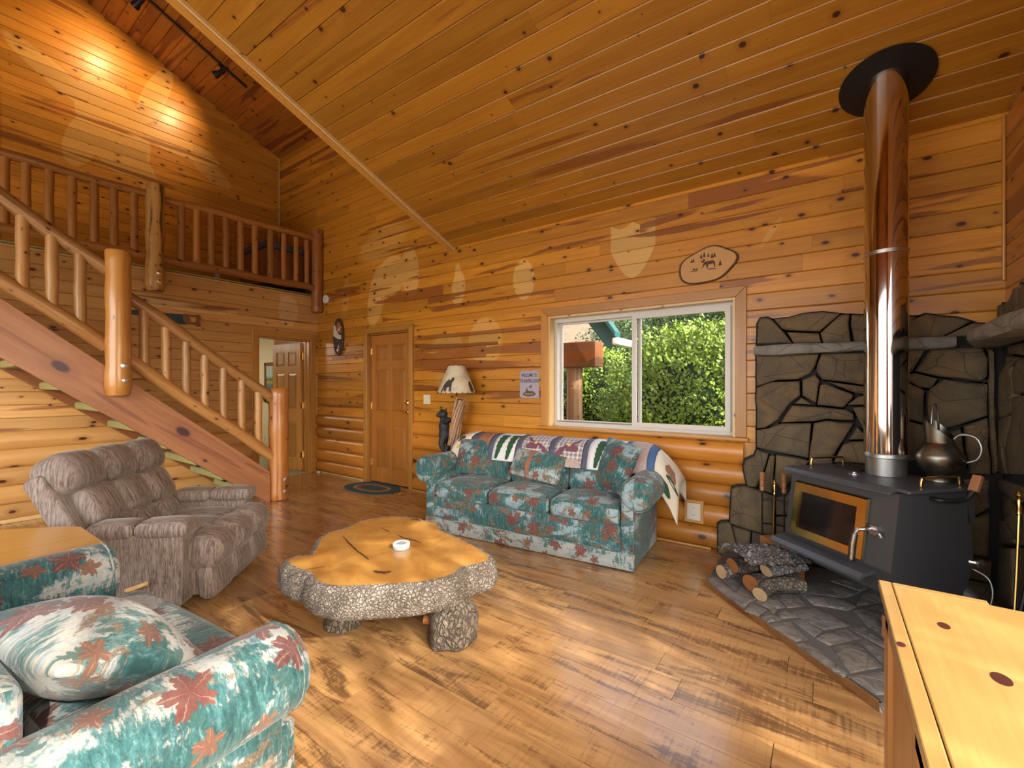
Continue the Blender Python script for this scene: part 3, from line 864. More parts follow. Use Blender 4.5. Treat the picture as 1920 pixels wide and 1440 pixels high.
# ---- right wall (stone corner, then glass beside the camera)
mb = MB()
RY0, RY1, RZ0, RZ1 = -0.75, 1.95, 0.12, 2.40
def wr(y0,y1,z0,z1): mb.box((XR,y0,z0),(XR+T,y1,z1))
mb.prism([(RY1,0),(YB,0),(YB,zmain(YB)+0.1),(RY1,zmain(RY1)+0.1)], XR, XR+T, axes='yz')
mb.prism([(RY0,RZ1),(RY1,RZ1),(RY1,zmain(RY1)+0.1),(RY0,zmain(RY0)+0.1)], XR, XR+T, axes='yz')
mb.prism([(YF,0),(RY0,0),(RY0,zmain(RY0)+0.1),(YF,zmain(YF)+0.1)], XR, XR+T, axes='yz')
wr(RY0, RY1, 0, RZ0)
wall_right = struct('wall_right', mb, M['pine_right'], 'pine wall at the right edge above the stone corner')
RR = Matrix.Rotation(-PI/2, 4, 'Z')      # board along -y, face -x
k = 0
while LOGTOP+k*BW < zmain(2.2):
    z = LOGTOP+k*BW
    y1 = YB-0.02
    if z+BW > EAVE: y1 = min(y1, YB-(z+BW*0.4-EAVE)/PITCH)
    if y1-2.2 > 0.05:
        board('plank', plank_mesh(y1-2.2-G, BW-G), M['pine_right'], wall_right, Matrix.Translation((XR, y1, z)) @ RR)
    k += 1
# ---- front wall behind the camera, with its windows open to the day
mb = MB()
def wf(x0,x1,z0,z1): mb.box((x0,YF-T,z0),(x1,YF,z1))
FX0, FX1, FZ0, FZ1 = -5.2, 0.0, 0.55, 2.95
wf(XF-0.2, FX0, 0, zloft(0.4)); wf(FX0, FX1, 0, FZ0); wf(FX0, FX1, FZ1, zmain(YF)+0.2); wf(FX1, XR+T, 0, zmain(YF)+0.2)
mb.box((FX0,YF-T,zmain(YF)), (XE,YF,zloft(0.4)))
wall_front = struct('wall_front', mb, M['pine_back'], 'pine wall behind the camera with a wide window')

# ---- ceilings
ang = math.atan(PITCH); cy = 1/math.cos(ang)
mb = MB()
mb.add([(XE,YB+0.1,zmain(YB+0.1)+0.02),(XR+0.14,YB+0.1,zmain(YB+0.1)+0.02),(XR+0.14,YF-0.1,zmain(YF-0.1)+0.02),(XE,YF-0.1,zmain(YF-0.1)+0.02),
        (XE,YB+0.1,zmain(YB+0.1)+0.2),(XR+0.14,YB+0.1,zmain(YB+0.1)+0.2),(XR+0.14,YF-0.1,zmain(YF-0.1)+0.2),(XE,YF-0.1,zmain(YF-0.1)+0.2)],
       [(0,1,2,3),(7,6,5,4),(0,4,5,1),(1,5,6,2),(2,6,7,3),(3,7,4,0)])
ceiling = struct('ceiling', mb, M['pine_ceil'], 'sloping tongue-and-groove pine ceiling')
# boards: along +x, face down and towards the room
def ceil_M(x, s, y_top, z_top, a):
    # s = distance up the slope from the eave; board occupies s..s+h, normal pointing down
    y = y_top - s*math.cos(a); z = z_top + s*math.sin(a)
    R = Matrix(((1,0,0,0),(0,math.sin(a),-math.cos(a),0),(0,math.cos(a),math.sin(a),0),(0,0,0,1)))
    return Matrix.Translation((x,y,z)) @ R
s = 0.0; smax = (YB-0.75)*cy
while s < smax:
    for (p, q) in split(XE+0.02, XR-0.002, 1.2, 3.2):
        board('plank', plank_mesh(q-p-G, 0.137-G), M['pine_ceil'], ceiling, ceil_M(p, s, YB, EAVE+0.018, ang))
    s += 0.137
# loft ceiling
al = math.atan(LP)
mb = MB()
def slab_(x0,x1,y0,z0,y1,z1,th):
    mb.add([(x0,y0,z0),(x1,y0,z0),(x1,y1,z1),(x0,y1,z1),(x0,y0,z0+th),(x1,y0,z0+th),(x1,y1,z1+th),(x0,y1,z1+th)],
       [(0,1,2,3),(7,6,5,4),(0,4,5,1),(1,5,6,2),(2,6,7,3),(3,7,4,0)])
slab_(XF-0.12, XE, YB+0.1, zloft(YB+0.1)+0.02, 0.4, zloft(0.4)+0.02, 0.15)
slab_(XF-0.12, XE, YF-0.14, zloft(0.4)-0.95, 0.4, zloft(0.4)+0.02, 0.15)
ceiling_loft = struct('ceiling_loft', mb, M['pine_loft_ceil'], 'higher reddish pine ceiling over the loft')
s = 0.0; smax = (YB-0.5)/math.cos(al)
while s < smax:
    for (p, q) in split(XF+0.002, XE-0.03, 1.4, 3.0):
        board('plank', plank_mesh(q-p-G, 0.137-G), M['pine_loft_ceil'], ceiling_loft, ceil_M(p, s, YB, LE+0.018, al))
    s += 0.137
# cheek wall between the two ceilings (faces the loft) and the edge beam under it
mb = MB()
mb.prism([(YB,EAVE+0.04),(YB,LE+0.1),(0.4,zloft(0.4)+0.1),(YF,zloft(0.4)-0.9),(YF,zmain(YF)+0.06)], XE-0.02, XE+0.10, axes='yz')
struct('wall_cheek', mb, M['pine_loft'], 'pine cheek wall over the edge of the low ceiling')
mb = MB()
mb.prism([(YB-0.001,EAVE-0.035),(YF,zmain(YF)-0.035),(YF,zmain(YF)+0.1),(YB-0.001,EAVE+0.1)], XE-0.075, XE+0.0, axes='yz')
struct('trim_1', mb, M['trim_y'], 'long pine edge beam along the side of the low ceiling')
mb = MB()
mb.prism([(YB-0.001,EAVE-0.028),(YF,zmain(YF)-0.028),(YF,zmain(YF)+0.02),(YB-0.001,EAVE+0.02)], XE+0.001, XE+0.022, axes='yz')
struct('trim_2', mb, M['jamb'], 'pale quarter-round strip beside the ceiling edge beam')
# corner strips
def strip(n, a, b, mat, label):
    mb = MB(); mb.rbox(a, b, 0.006, 2); return struct(n, mb, mat, label, smooth=True)
strip('trim_3', (XF+0.018,YB-0.036,LOFT+0.01), (XF+0.034,YB-0.0185,LE-0.0), M['jamb'], 'thin pine corner strip at the back of the loft')
strip('trim_4', (XR-0.034,YB-0.036,1.95), (XR-0.0185,YB-0.0185,EAVE-0.01), M['trim_v'], 'thin pine corner strip above the stone corner')
strip('baseboard_back', (XL+0.05,YB-0.062,0), (DX0-0.07,YB-0.042,0.022), M['jamb'], 'thin pale shoe strip under the half logs')
strip('baseboard_right', (DX1+0.07,YB-0.062,0), (-0.76,YB-0.042,0.022), M['trim'], 'thin pine shoe strip from the door to the stone')
strip('baseboard_left', (XL+0.042,0.3,0), (XL+0.062,LY0-0.07,0.04), M['jamb'], 'pale shoe strip along the left wall')

# ---- floor
mb = MB(); mb.box((XF-1.2,YF-0.2,-0.10), (XR+0.14,YB+0.14,-0.012))
floor = struct('floor', mb, M['floor'], 'worn-look brown laminate plank floor')
def fplank(L, w):
    c = 0.0012
    mb = MB(); mb.add([(0,0,-0.012),(L,0,-0.012),(L,w,-0.012),(0,w,-0.012),(c,c,0),(L-c,c,0),(L-c,w-c,0),(c,w-c,0)],
        [(0,3,2,1),(4,5,6,7),(0,1,5,4),(1,2,6,5),(2,3,7,6),(3,0,4,7)])
    return mb
FW = 0.165; y = YB
nfl = 0
while y > 0.3:
    y -= FW
    x = XL-random.uniform(0, 1.1)
    while x < XR:
        L = 1.22; a = max(x, XL-0.01); b = min(x+L, XR)
        # planks that no view from about here could show are left to the panel below
        if b-a > 0.03:
            board('plank', fplank(b-a, FW), M['floor'], floor, Matrix.Translation((a, y, 0))); nfl += 1
        x += L
mb = MB(); mb.box((XL-0.01,YF,-0.012),(XR,y,0.0))
obj('floor_panel', mb, M['floor'], floor)

# ---- loft floor with its carpet edge
mb = MB(); mb.box((XF,YF,LOFT-0.14),(XL-T,YB,LOFT-0.02)); mb.box((XL-T,YF,LOFT-0.018),(XL-0.001,YB,LOFT-0.016))
struct('floor_loft', mb, M['trim_y'], 'floor of the loft')
mb = MB(); mb.rbox((XF+0.02,YF,LOFT-0.014),(XL+0.028,YB-0.02,LOFT+0.004), 0.008, 2)
o = obj('loft_carpet', mb, M['carpet'], smooth=True)
tag(o, 'green carpet lapping over the edge of the loft', 'carpet')
# ---------------------------------------------------------------- doors, window
def door_leaf(parent, w, h, mat, hinge_x, side=-1):
    """six-panel leaf: stands at z 0.012, x 0..w, y 0..0.04; both faces panelled"""
    z0 = 0.012; th = 0.042
    cols = [(0.105*w/0.8, w/2-0.045), (w/2+0.045, w-0.105*w/0.8)]
    k = h/2.03
    rows = [(0.203*k,0.794*k),(0.984*k,1.56*k),(1.666*k,1.895*k)]
    mb = MB(); d = 0.012
    mb.box((0.02,d,z0),(w-0.02,th-d,h))
    xs = [(0,cols[0][0]),(cols[0][1],cols[1][0]),(cols[1][1],w)]
    for a, b in xs: mb.box((a,0,z0),(b,th,h))
    zs = [(z0,rows[0][0]),(rows[0][1],rows[1][0]),(rows[1][1],rows[2][0]),(rows[2][1],h)]
    for a, b in zs:
        for c0, c1 in cols: mb.box((c0,0.0003,a),(c1,th-0.0003,b))
    obj('leaf', mb, mat, parent)
    for c0, c1 in cols:
        for r0, r1 in rows:
            mb = MB(); g = 0.010
            P = [(c0+g,r0+g),(c1-g,r0+g),(c1-g,r1-g),(c0+g,r1-g)]
            mb.prism(P, d+0.001, 0.0035, axes='xz', bev=0.0)
            Q = inset(P, 0.030)
            mb2 = MB()
            for (ya, yb) in ((d, 0.003), (th-d, th-0.003)):
                mb2.add([(p[0],ya,p[1]) for p in P]+[(p[0],yb,p[1]) for p in Q],
                        [(i,(i+1)%4,4+(i+1)%4,4+i) for i in range(4)]+[(4,5,6,7)])
            obj('panel', mb2, mat, parent)
    return parent
def hinge(parent, x, y, z, rz=0):
    mb = MB(); mb.tube([(x,y,z-0.045),(x,y,z+0.045)], 0.007, 8); mb.box((x-0.016,y+0.002,z-0.042),(x+0.016,y+0.005,z+0.042))
    return obj('hinge', mb, M['brass'], parent, smooth=True, angle=40)
# entry door in the back wall
d1 = bpy.data.objects.new('door_1', None); COL.objects.link(d1); d1.location = (DX0+0.025, YB+0.012, 0); d1['kind'] = 'structure'
d1['label'] = 'closed reddish six-panel entry door with brass lever'
door_leaf(d1, DX1-DX0-0.05, 2.015, M['door'], 0)
for z in (0.27, 1.05, 1.80): hinge(d1, -0.004, -0.004, z)
w1 = DX1-DX0-0.05
mb = MB(); mb.lathe([(0.031,0),(0.031,0.006),(0.012,0.010),(0.010,0.05)], seg=16); mb.move(Matrix.Translation((w1-0.07,0,0.985)) @ Matrix.Rotation(PI/2,4,'X'))
mb.tube([(w1-0.07,-0.048,0.985),(w1-0.10,-0.052,0.987),(w1-0.14,-0.05,0.983),(w1-0.175,-0.046,0.99)], [0.010,0.009,0.008,0.006], 8)
obj('lever_handle', mb, M['brass'], d1, smooth=True, angle=50)
mb = MB(); mb.lathe([(0.033,0),(0.033,0.008),(0.022,0.016),(0.012,0.018),(0.012,0.032)], seg=16); mb.move(Matrix.Translation((w1-0.07,0,1.105)) @ Matrix.Rotation(PI/2,4,'X'))
obj('deadbolt', mb, M['brass'], d1, smooth=True, angle=50)
mb = MB(); mb.box((0,-0.008,0),(w1,0.04,0.011)); obj('threshold', mb, M['black'], d1)

def casing_xz(name, x0, x1, z1, wdt, y, mats, label, z0=0, thick=0.02, bottom=False):
    """door or window casing on the back wall, mitred"""
    o = bpy.data.objects.new(name, None); COL.objects.link(o); o['kind'] = 'structure'; o['label'] = label
    def pc(nm, poly, mat):
        mb = MB(); mb.prism(poly, y, y-thick, axes='xz', bev=0.004)
        # keep the winding sensible for the y-facing prism
        return obj(nm, mb, mat, o)
    pc('side_casing', [(x0-wdt,z0),(x0,z0),(x0,z1),(x0-wdt,z1+wdt)], mats[1])
    pc('side_casing', [(x1,z0),(x1+wdt,z0),(x1+wdt,z1+wdt),(x1,z1)], mats[1])
    pc('head_casing', [(x0-wdt,z1+wdt),(x0,z1),(x1,z1),(x1+wdt,z1+wdt)], mats[0])
    return o
casing_xz('trim_5', DX0, DX1, DZ1, 0.07, YB-0.012, (M['trim'],M['trim_v']), 'pine casing round the entry door', thick=0.045)
mb = MB(); mb.box((DX0,YB-0.01,0),(DX0+0.02,YB+T,DZ1)); mb.box((DX1-0.02,YB-0.01,0),(DX1,YB+T,DZ1)); mb.box((DX0,YB-0.01,DZ1-0.02),(DX1,YB+T,DZ1))
mb.box((DX0+0.02,YB+0.056,0),(DX1-0.02,YB+0.09,DZ1-0.02))
struct('trim_6', mb, M['door'], 'jamb of the entry door')

# window in the back wall
win = bpy.data.objects.new('window_1', None); COL.objects.link(win); win['kind'] = 'structure'
win['label'] = 'wide two-pane sliding window with white frame over the sofa'
mb = MB(); j = 0.018; yb = YB+0.13
mb.box((WX0,YB-0.02,WZ0),(WX0+j,yb,WZ1)); mb.box((WX1-j,YB-0.02,WZ0),(WX1,yb,WZ1)); mb.box((WX0+j,YB-0.0195,WZ1-j),(WX1-j,yb,WZ1))
obj('jamb', mb, M['jamb'], win)
mb = MB(); mb.rbox((WX0-0.095,YB-0.075,WZ0-0.022),(WX1+0.095,yb,WZ0+0.004), 0.006, 2); obj('stool', mb, M['trim'], win, smooth=True, angle=40)
def wcas(nm, poly, mat):
    mb = MB(); mb.prism(poly, YB-0.012, YB-0.034, axes='xz', bev=0.004); obj(nm, mb, mat, win)
cw = 0.08
wcas('side_casing', [(WX0-cw,WZ0+0.005),(WX0,WZ0+0.005),(WX0,WZ1),(WX0-cw,WZ1+cw)], M['trim_v'])
wcas('side_casing', [(WX1,WZ0+0.005),(WX1+cw,WZ0+0.005),(WX1+cw,WZ1+cw),(WX1,WZ1)], M['trim_v'])
wcas('head_casing', [(WX0-cw,WZ1+cw),(WX0,WZ1),(WX1,WZ1),(WX1+cw,WZ1+cw)], M['trim'])
fx0, fx1, fz0, fz1 = WX0+j, WX1-j, WZ0+0.004, WZ1-j
yw = YB+0.075; xm = -1.425
mb = MB()
def fr(x0,x1,z0,z1,y0,y1): mb.box((x0,y0,z0),(x1,y1,z1))
fr(fx0,fx0+0.035,fz0,fz1,yw,yw+0.055); fr(fx1-0.028,fx1,fz0,fz1,yw,yw+0.055)
fr(fx0+0.035,fx1-0.028,fz1-0.04,fz1,yw,yw+0.055); fr(fx0+0.035,fx1-0.028,fz0,fz0+0.04,yw,yw+0.055)
obj('frame', mb, M['white_vinyl'], win)
def sash(x0,x1,y,b):
    mb = MB()
    for (a0,a1,c0,c1) in ((x0,x0+b,fz0+0.03,fz1-0.03),(x1-b,x1,fz0+0.03,fz1-0.03),(x0+b,x1-b,fz1-0.03-b,fz1-0.03),(x0+b,x1-b,fz0+0.03,fz0+0.03+b)):
        mb.box((a0,y,c0),(a1,y+0.022,c1))
    s_ = obj('sash', mb, M['white_vinyl'], win)
    mb = MB(); mb.box((x0+b*0.6,y+0.009,fz0+0.03+b*0.6),(x1-b*0.6,y+0.013,fz1-0.03-b*0.6)); obj('pane', mb, M['glass'], s_)
    return s_
sash(fx0+0.036, xm+0.025, yw+0.057, 0.026)
sash(xm-0.03, fx1-0.029, yw-0.024, 0.040)
mb = MB(); mb.box((fx0+0.036,yw-0.012,fz0+0.041),(xm-0.031,yw+0.02,fz0+0.052)); obj('sash_track', mb, M['grey_vinyl'], win)
# window openings behind and beside the camera: plain frames with panes
def big_window(name, label, a, b, n, axis):
    o = bpy.data.objects.new(name, None); COL.objects.link(o); o['kind'] = 'structure'; o['label'] = label
    mb = MB(); lo, z0 = a; hi, z1 = b; wd = 0.06
    def bar(u0,u1,v0,v1):
        if axis == 'x': mb.box((u0,YF-0.09,v0),(u1,YF-0.03,v1))
        else: mb.box((XR+0.03,u0,v0),(XR+0.09,u1,v1))
    bar(lo,hi,z0,z0+wd); bar(lo,hi,z1-wd,z1)
    for i in range(n+1):
        u = lo+(hi-lo)*i/n; bar(max(lo,u-wd/2), min(hi,u+wd/2), z0, z1)
    obj('frame', mb, M['white_vinyl'], o)
big_window('window_2', 'wide window in the wall behind the camera', (FX0,FZ0), (FX1,FZ1), 4, 'x')
big_window('window_3', 'window in the right wall beside the camera', (RY0,RZ0), (RY1,RZ1), 3, 'y')

# doorway in the left wall with the open door and the room beyond
o = bpy.data.objects.new('trim_7', None); COL.objects.link(o); o['kind'] = 'structure'; o['label'] = 'pine casing round the open doorway'
cw2 = 0.085
def lcas(nm, poly, mat):
    mb = MB(); mb.prism(poly, XL+0.012, XL+0.04, axes='yz', bev=0.004); obj(nm, mb, mat, o)
lcas('side_casing', [(LY0-cw2,0),(LY0,0),(LY0,LZ1),(LY0-cw2,LZ1+cw2)], M['trim_v'])
lcas('side_casing', [(LY1,0),(LY1+cw2,0),(LY1+cw2,LZ1+cw2),(LY1,LZ1)], M['trim_v'])
lcas('head_casing', [(LY0-cw2,LZ1+cw2),(LY0,LZ1),(LY1,LZ1),(LY1+cw2,LZ1+cw2)], M['trim_y'])
mb = MB(); mb.box((XL-T-0.005,LY0-0.001,0),(XL+0.012,LY0+0.018,LZ1)); mb.box((XL-T-0.005,LY1-0.018,0),(XL+0.012,LY1+0.001,LZ1)); mb.box((XL-T-0.005,LY0,LZ1-0.018),(XL+0.012,LY1,LZ1))
mb.box((XL-0.10,LY1-0.03,0),(XL-0.065,LY1-0.018,LZ1-0.018))
struct('trim_8', mb, M['trim_v'], 'jamb of the open doorway')
d2 = bpy.data.objects.new('door_2', None); COL.objects.link(d2); d2['kind'] = 'structure'; d2['label'] = 'open six-panel pine door with brass hinges in the doorway'
d2.location = (XL-T-0.012, LY1-0.022, 0); d2.rotation_euler = (0,0,math.radians(180+4))
door_leaf(d2, 0.73, 1.985, M['door_far'], 0)
for z in (0.26, 1.02, 1.78):
    mb = MB(); mb.tube([(0,-0.004,z-0.05),(0,-0.004,z+0.05)], 0.011, 8); mb.box((-0.004,0.0,z-0.048),(0.0,0.042,z+0.048)); mb.box((-0.045,-0.012,z-0.048),(0,-0.006,z+0.048))
    obj('hinge', mb, M['brass'], d2)
YR = 4.06
mb = MB(); mb.box((-10.2,YR,0),(XL-T,YR+0.08,2.4)); struct('wall_far_room', mb, M['cream_wall'], 'cream wall of the room beyond the doorway')
mb = MB(); mb.box((-10.28,1.4,0),(-10.2,YR+0.08,2.4)); mb.box((-10.2,1.32,0),(XL-T,1.4,2.4)); struct('wall_far_room_side', mb, M['cream_wall'], 'side wall of the room beyond the doorway')
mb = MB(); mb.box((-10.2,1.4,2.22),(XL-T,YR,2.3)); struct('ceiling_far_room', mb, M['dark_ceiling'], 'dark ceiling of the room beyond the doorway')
mb = MB(); mb.box((-10.19,1.41,-0.011),(XL-0.02,YR-0.01,0.004)); tag(obj('far_room_carpet', mb, M['carpet_far']), 'pale green carpet in the room beyond the doorway', 'carpet')
mb = MB(); mb.rbox((-10.2,YR-0.015,0.004),(XL-T-0.9,YR-0.001,0.085), 0.004, 1); struct('baseboard_far_room', mb, M['trim'], 'brown baseboard in the room beyond the doorway')
add_light('far_room_fill', 'AREA', (-8.6, 2.6, 2.18), (0,0.3,-1), 34, (1.0,0.86,0.66), 0.6, 0.6)  # unseen lamp added to brighten the room beyond the doorway
# picture with a small shelf on the cream wall
pc = thing('picture_shelf', 'small framed landscape with shelf on cream wall beyond doorway', 'picture', (-8.30, YR-0.001, 1.45))
mb = MB()
for a, b in (((-0.19,-0.03,-0.30),(-0.13,0,0.30)),((0.13,-0.03,-0.30),(0.19,0,0.30)),((-0.19,-0.03,0.24),(0.19,0,0.30)),((-0.19,-0.03,-0.30),(0.19,0,-0.24))): mb.rbox(a,b,0.006,1)
obj('frame', mb, M['saw_handle'], pc)
mb = MB(); mb.box((-0.135,-0.016,-0.245),(0.135,-0.004,0.245)); obj('picture', mb, M['painting'], pc)
mb = MB(); mb.rbox((-0.30,-0.11,-0.345),(0.24,-0.0,-0.325),0.004,1); mb.tube([(-0.2,-0.03,-0.35),(-0.1,-0.04,-0.42),(0.05,-0.04,-0.44),(0.18,-0.03,-0.36)],0.014,6); obj('shelf', mb, M['iron'], pc)
o = thing('wall_outlet', 'small outlet low on the cream wall beyond the doorway', 'outlet', (-8.55, YR-0.0005, 0.36))
mb = MB(); mb.rbox((-0.035,-0.008,-0.057),(0.035,0,0.057),0.004,1); obj('cover_plate', mb, M['ivory'], o)
mb = MB(); mb.box((-0.016,-0.010,0.012),(0.016,-0.006,0.04)); obj('socket', mb, M['white'], o); mb = MB(); mb.box((-0.016,-0.010,-0.04),(0.016,-0.006,-0.012)); obj('socket', mb, M['white'], o)

# ---------------------------------------------------------------- outside the back window
F_, A_, HY = 832.0, math.radians(35.4), 724.0
def ray(px, py):
    return Vector((-math.sin(A_),math.cos(A_),0))+Vector((math.cos(A_),math.sin(A_),0))*((px-960)/F_)+Vector((0,0,(HY-py)/F_))
def aty(px, py, Y): d = ray(px,py); return Vector((0,0,1.32))+d*(Y/d.y)
def atz(px, py, Z): d = ray(px,py); return Vector((0,0,1.32))+d*((Z-1.32)/d.z)
def atx(px, py, X): d = ray(px,py); return Vector((0,0,1.32))+d*(X/d.x)
mb = MB()
def hill(u, v):
    x = -14+22*u; y = 4.1+22*v
    z = -0.45+max(0,y-6.6)*0.90+0.35*noise.noise(Vector((x*0.5,y*0.5,0)))
    return (x,y,z)
mb.grid(hill, 44, 44); mb.f = [tuple(f) for f in mb.f]
struct('ground', mb, M['hill'], 'dry grassy hillside rising outside the window', smooth=True)
mb = MB(); mb.box((2.0,-40,-0.5),(40,40,-0.45)); mb.box((-40,-40,-0.5),(40,-3.2,-0.45)); struct('ground_front', mb, M['hill'], 'dry ground beside the house')
# porch
pp = thing('porch_roof', 'teal-edged porch roof on a timber post outside window', 'porch', (-2.75,5.3,-0.4))
p0 = aty(1077,700,5.3)
mb = MB(); mb.tube([(p0.x,5.3,-0.42),(p0.x,5.3,0.4),(p0.x,5.3,1.60)], [0.115,0.11,0.105], 14, wob=0.04); obj('post', mb, M['porch_post'], pp, smooth=True, world=True, angle=50)
b0 = aty(1124,640,5.3); b1 = aty(1124,688,5.3)
mb = MB(); mb.rbox((-4.6,5.18,b1.z),(b0.x,5.42,b0.z),0.01,1); obj('beam', mb, M['porch_wood'], pp, world=True)
poly = [aty(q[0],q[1],5.0) for q in ((1060,545),(1112,545),(1158,632),(1158,640),(1146,655),(1140,652))]
mb = MB(); mb.prism([(p.x,p.z) for p in poly], 5.0, 4.95, axes='xz'); obj('fascia', mb, M['teal_metal'], pp, world=True)
e = aty(1150,628,5.0); s_ = aty(1090,540,5.0); dx = (s_.x-e.x); dz = (s_.z-e.z)
mb = MB(); k = 3.2
mb.add([(e.x+0.06,4.90,e.z-0.03),(e.x+0.06,5.06,e.z-0.03),(e.x+dx*k,5.06,e.z+dz*k),(e.x+dx*k,4.90,e.z+dz*k),
        (e.x+0.06,4.90,e.z+0.03),(e.x+0.06,5.06,e.z+0.03),(e.x+dx*k,5.06,e.z+dz*k+0.06),(e.x+dx*k,4.90,e.z+dz*k+0.06)],
       [(0,1,2,3),(7,6,5,4),(0,4,5,1),(1,5,6,2),(2,6,7,3),(3,7,4,0)]); obj('roof_panel', mb, M['teal_metal'], pp, world=True)
mb = MB(); g = aty(1154,640,5.0); mb.rbox((g.x-0.02,4.93,g.z-0.05),(g.x+0.07,5.4,g.z+0.04),0.02,2); obj('gutter', mb, M['white_vinyl'], pp, world=True, smooth=True)
c0 = aty(1040,690,6.0); c1 = aty(1146,717,6.0)
mb = MB(); mb.box((c0.x-1.5,6.0,c1.z),(c1.x,6.1,c0.z+0.1)); obj('soffit_board', mb, M['soffit'], pp, world=True)
# shrubs
def shrub(name, label, c, r, n, mat, seed):
    rnd = random.Random(seed)
    t = thing(name, label, 'shrub', (c[0],c[1],-0.45), 0, 'shrubs outside the window')
    vs = []; fs = []
    for i in range(n):
        while True:
            d = Vector((rnd.gauss(0,1),rnd.gauss(0,1),rnd.gauss(0,1)))
            if d.length > 0.1: break
        d.normalize()
        if d.y > 0.55 and rnd.random() < 0.8: d.y = -d.y
        lump = 1+0.24*noise.noise(d*2.6+Vector((seed,0,0)))+0.12*noise.noise(d*6+Vector((0,seed,0)))
        k = (0.80+0.24*rnd.random()**0.7)*lump
        p = Vector((c[0]+d.x*r[0]*k, c[1]+d.y*r[1]*k, c[2]+d.z*r[2]*k))
        if p.y < 4.35: continue
        L = rnd.uniform(0.028,0.055); wv = L*rnd.uniform(0.28,0.42)
        a = Vector((rnd.gauss(0,1),rnd.gauss(0,1),rnd.gauss(0.3,0.8))).normalized(); a = (a+d*0.6).normalized()
        s1 = a.cross(Vector((rnd.gauss(0,1),rnd.gauss(0,1),rnd.gauss(0,1)))).normalized(); up = a.cross(s1)
        o_ = len(vs)
        vs += [p-a*L*0.5, p+s1*wv+up*wv*0.3, p+a*L*0.5, p-s1*wv+up*wv*0.3]
        fs += [(o_,o_+1,o_+2),(o_,o_+2,o_+3)]
    mb = MB(); mb.add(vs, fs); obj('foliage', mb, mat, t, world=True)
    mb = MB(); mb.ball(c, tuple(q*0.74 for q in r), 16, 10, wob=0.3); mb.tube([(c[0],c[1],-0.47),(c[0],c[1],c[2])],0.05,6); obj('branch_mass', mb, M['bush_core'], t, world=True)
    return t
for i, (lab, px, py, Y, r, n, mt) in enumerate([
    ('large bright bush filling the right window pane', 1305, 745, 5.05, (0.95,0.48,0.80), 15000, 'leaf'),
    ('bush at the left pane, left of the porch post', 1045, 775, 5.75, (0.55,0.40,0.85), 6000, 'leaf'),
    ('bush just right of the porch post', 1135, 765, 6.0, (0.62,0.45,0.88), 7000, 'leaf'),
    ('low bush by the window mullion', 1200, 812, 5.0, (0.42,0.36,0.62), 5000, 'leaf'),
    ('tall shrub rising above the gutter', 1180, 665, 7.4, (0.9,0.5,0.75), 5000, 'leaf_dark'),
    ('dark shrub high at the right pane corner', 1360, 610, 7.4, (1.0,0.5,0.6), 5000, 'leaf_dark'),
    ('shrub on the hillside in the middle of the panes', 1255, 610, 9.0, (1.1,0.5,0.6), 3500, 'leaf_dark')]):
    q = aty(px,py,Y); shrub('shrub', lab, (q.x,q.y,q.z), r, n, M[mt], 11+i*3)

# leafy tree beside the house that dapples the sun coming in at the right
def sun_tree():
    rnd = random.Random(5); c = Vector((0.885,0.75,1.45))+SUN_TO*5.5
    t = thing('garden_tree', 'leafy tree outside the right-hand window', 'tree', (c.x,c.y,-0.45))
    vs = []; fs = []
    for i in range(6500):
        d = Vector((rnd.gauss(0,1),rnd.gauss(0,1),rnd.gauss(0,1))).normalized()*rnd.random()**0.4
        p = c+Vector((d.x*1.0,d.y*2.2,d.z*1.7))
        if noise.noise(p*1.3) < -0.12: continue
        L = rnd.uniform(0.08,0.14); a = Vector((rnd.gauss(0,1),rnd.gauss(0,1),rnd.gauss(0,1))).normalized(); s1 = a.cross(Vector((rnd.gauss(0,1),rnd.gauss(0,1),rnd.gauss(0,1)))).normalized()
        o_ = len(vs); vs += [p-a*L*0.5,p+s1*L*0.3,p+a*L*0.5,p-s1*L*0.3]; fs += [(o_,o_+1,o_+2,o_+3)]
    mb = MB(); mb.add(vs,fs); obj('foliage', mb, M['leaf'], t, world=True)
    mb = MB(); mb.bend([(c.x,c.y,-0.47),(c.x+0.05,c.y,1.5),(c.x,c.y+0.1,c.z)],[0.12,0.09,0.04],10); obj('trunk', mb, M['bark_log'], t, world=True, smooth=True)
sun_tree()
# ---------------------------------------------------------------- staircase
XS = -5.224
st = thing('staircase', 'open log staircase with carpeted treads and round newel posts', 'staircase', (XS-0.45, 2.6, 0))
def sobj(n, mb, mat, parent=None, **kw): return obj(n, mb, M[mat], parent or st, world=True, **kw)
y0, y1 = 2.53, -0.35
mbs = MB()
zt = lambda y: 0.345+0.8145*(2.528-y); zb = lambda y: 0.0+0.775*(2.50-y)
poly = [(2.50,0.0),(2.532,0.0),(2.532,0.342),(y1,zt(y1)),(y1,zb(y1))]
mbs.prism(poly, XS-0.035, XS+0.035, axes='yz', bev=0.0); sobj('stringer', mbs, 'stringer')
mb = MB(); mb.prism([(2.50,0.0),(2.55,0.0),(2.55,0.22),(y1,zt(y1)-0.12),(y1,zb(y1))], XS-0.94, XS-0.88, axes='yz'); sobj('stringer', mb, 'stringer_dark')
NR = 14; RISE = LOFT/NR
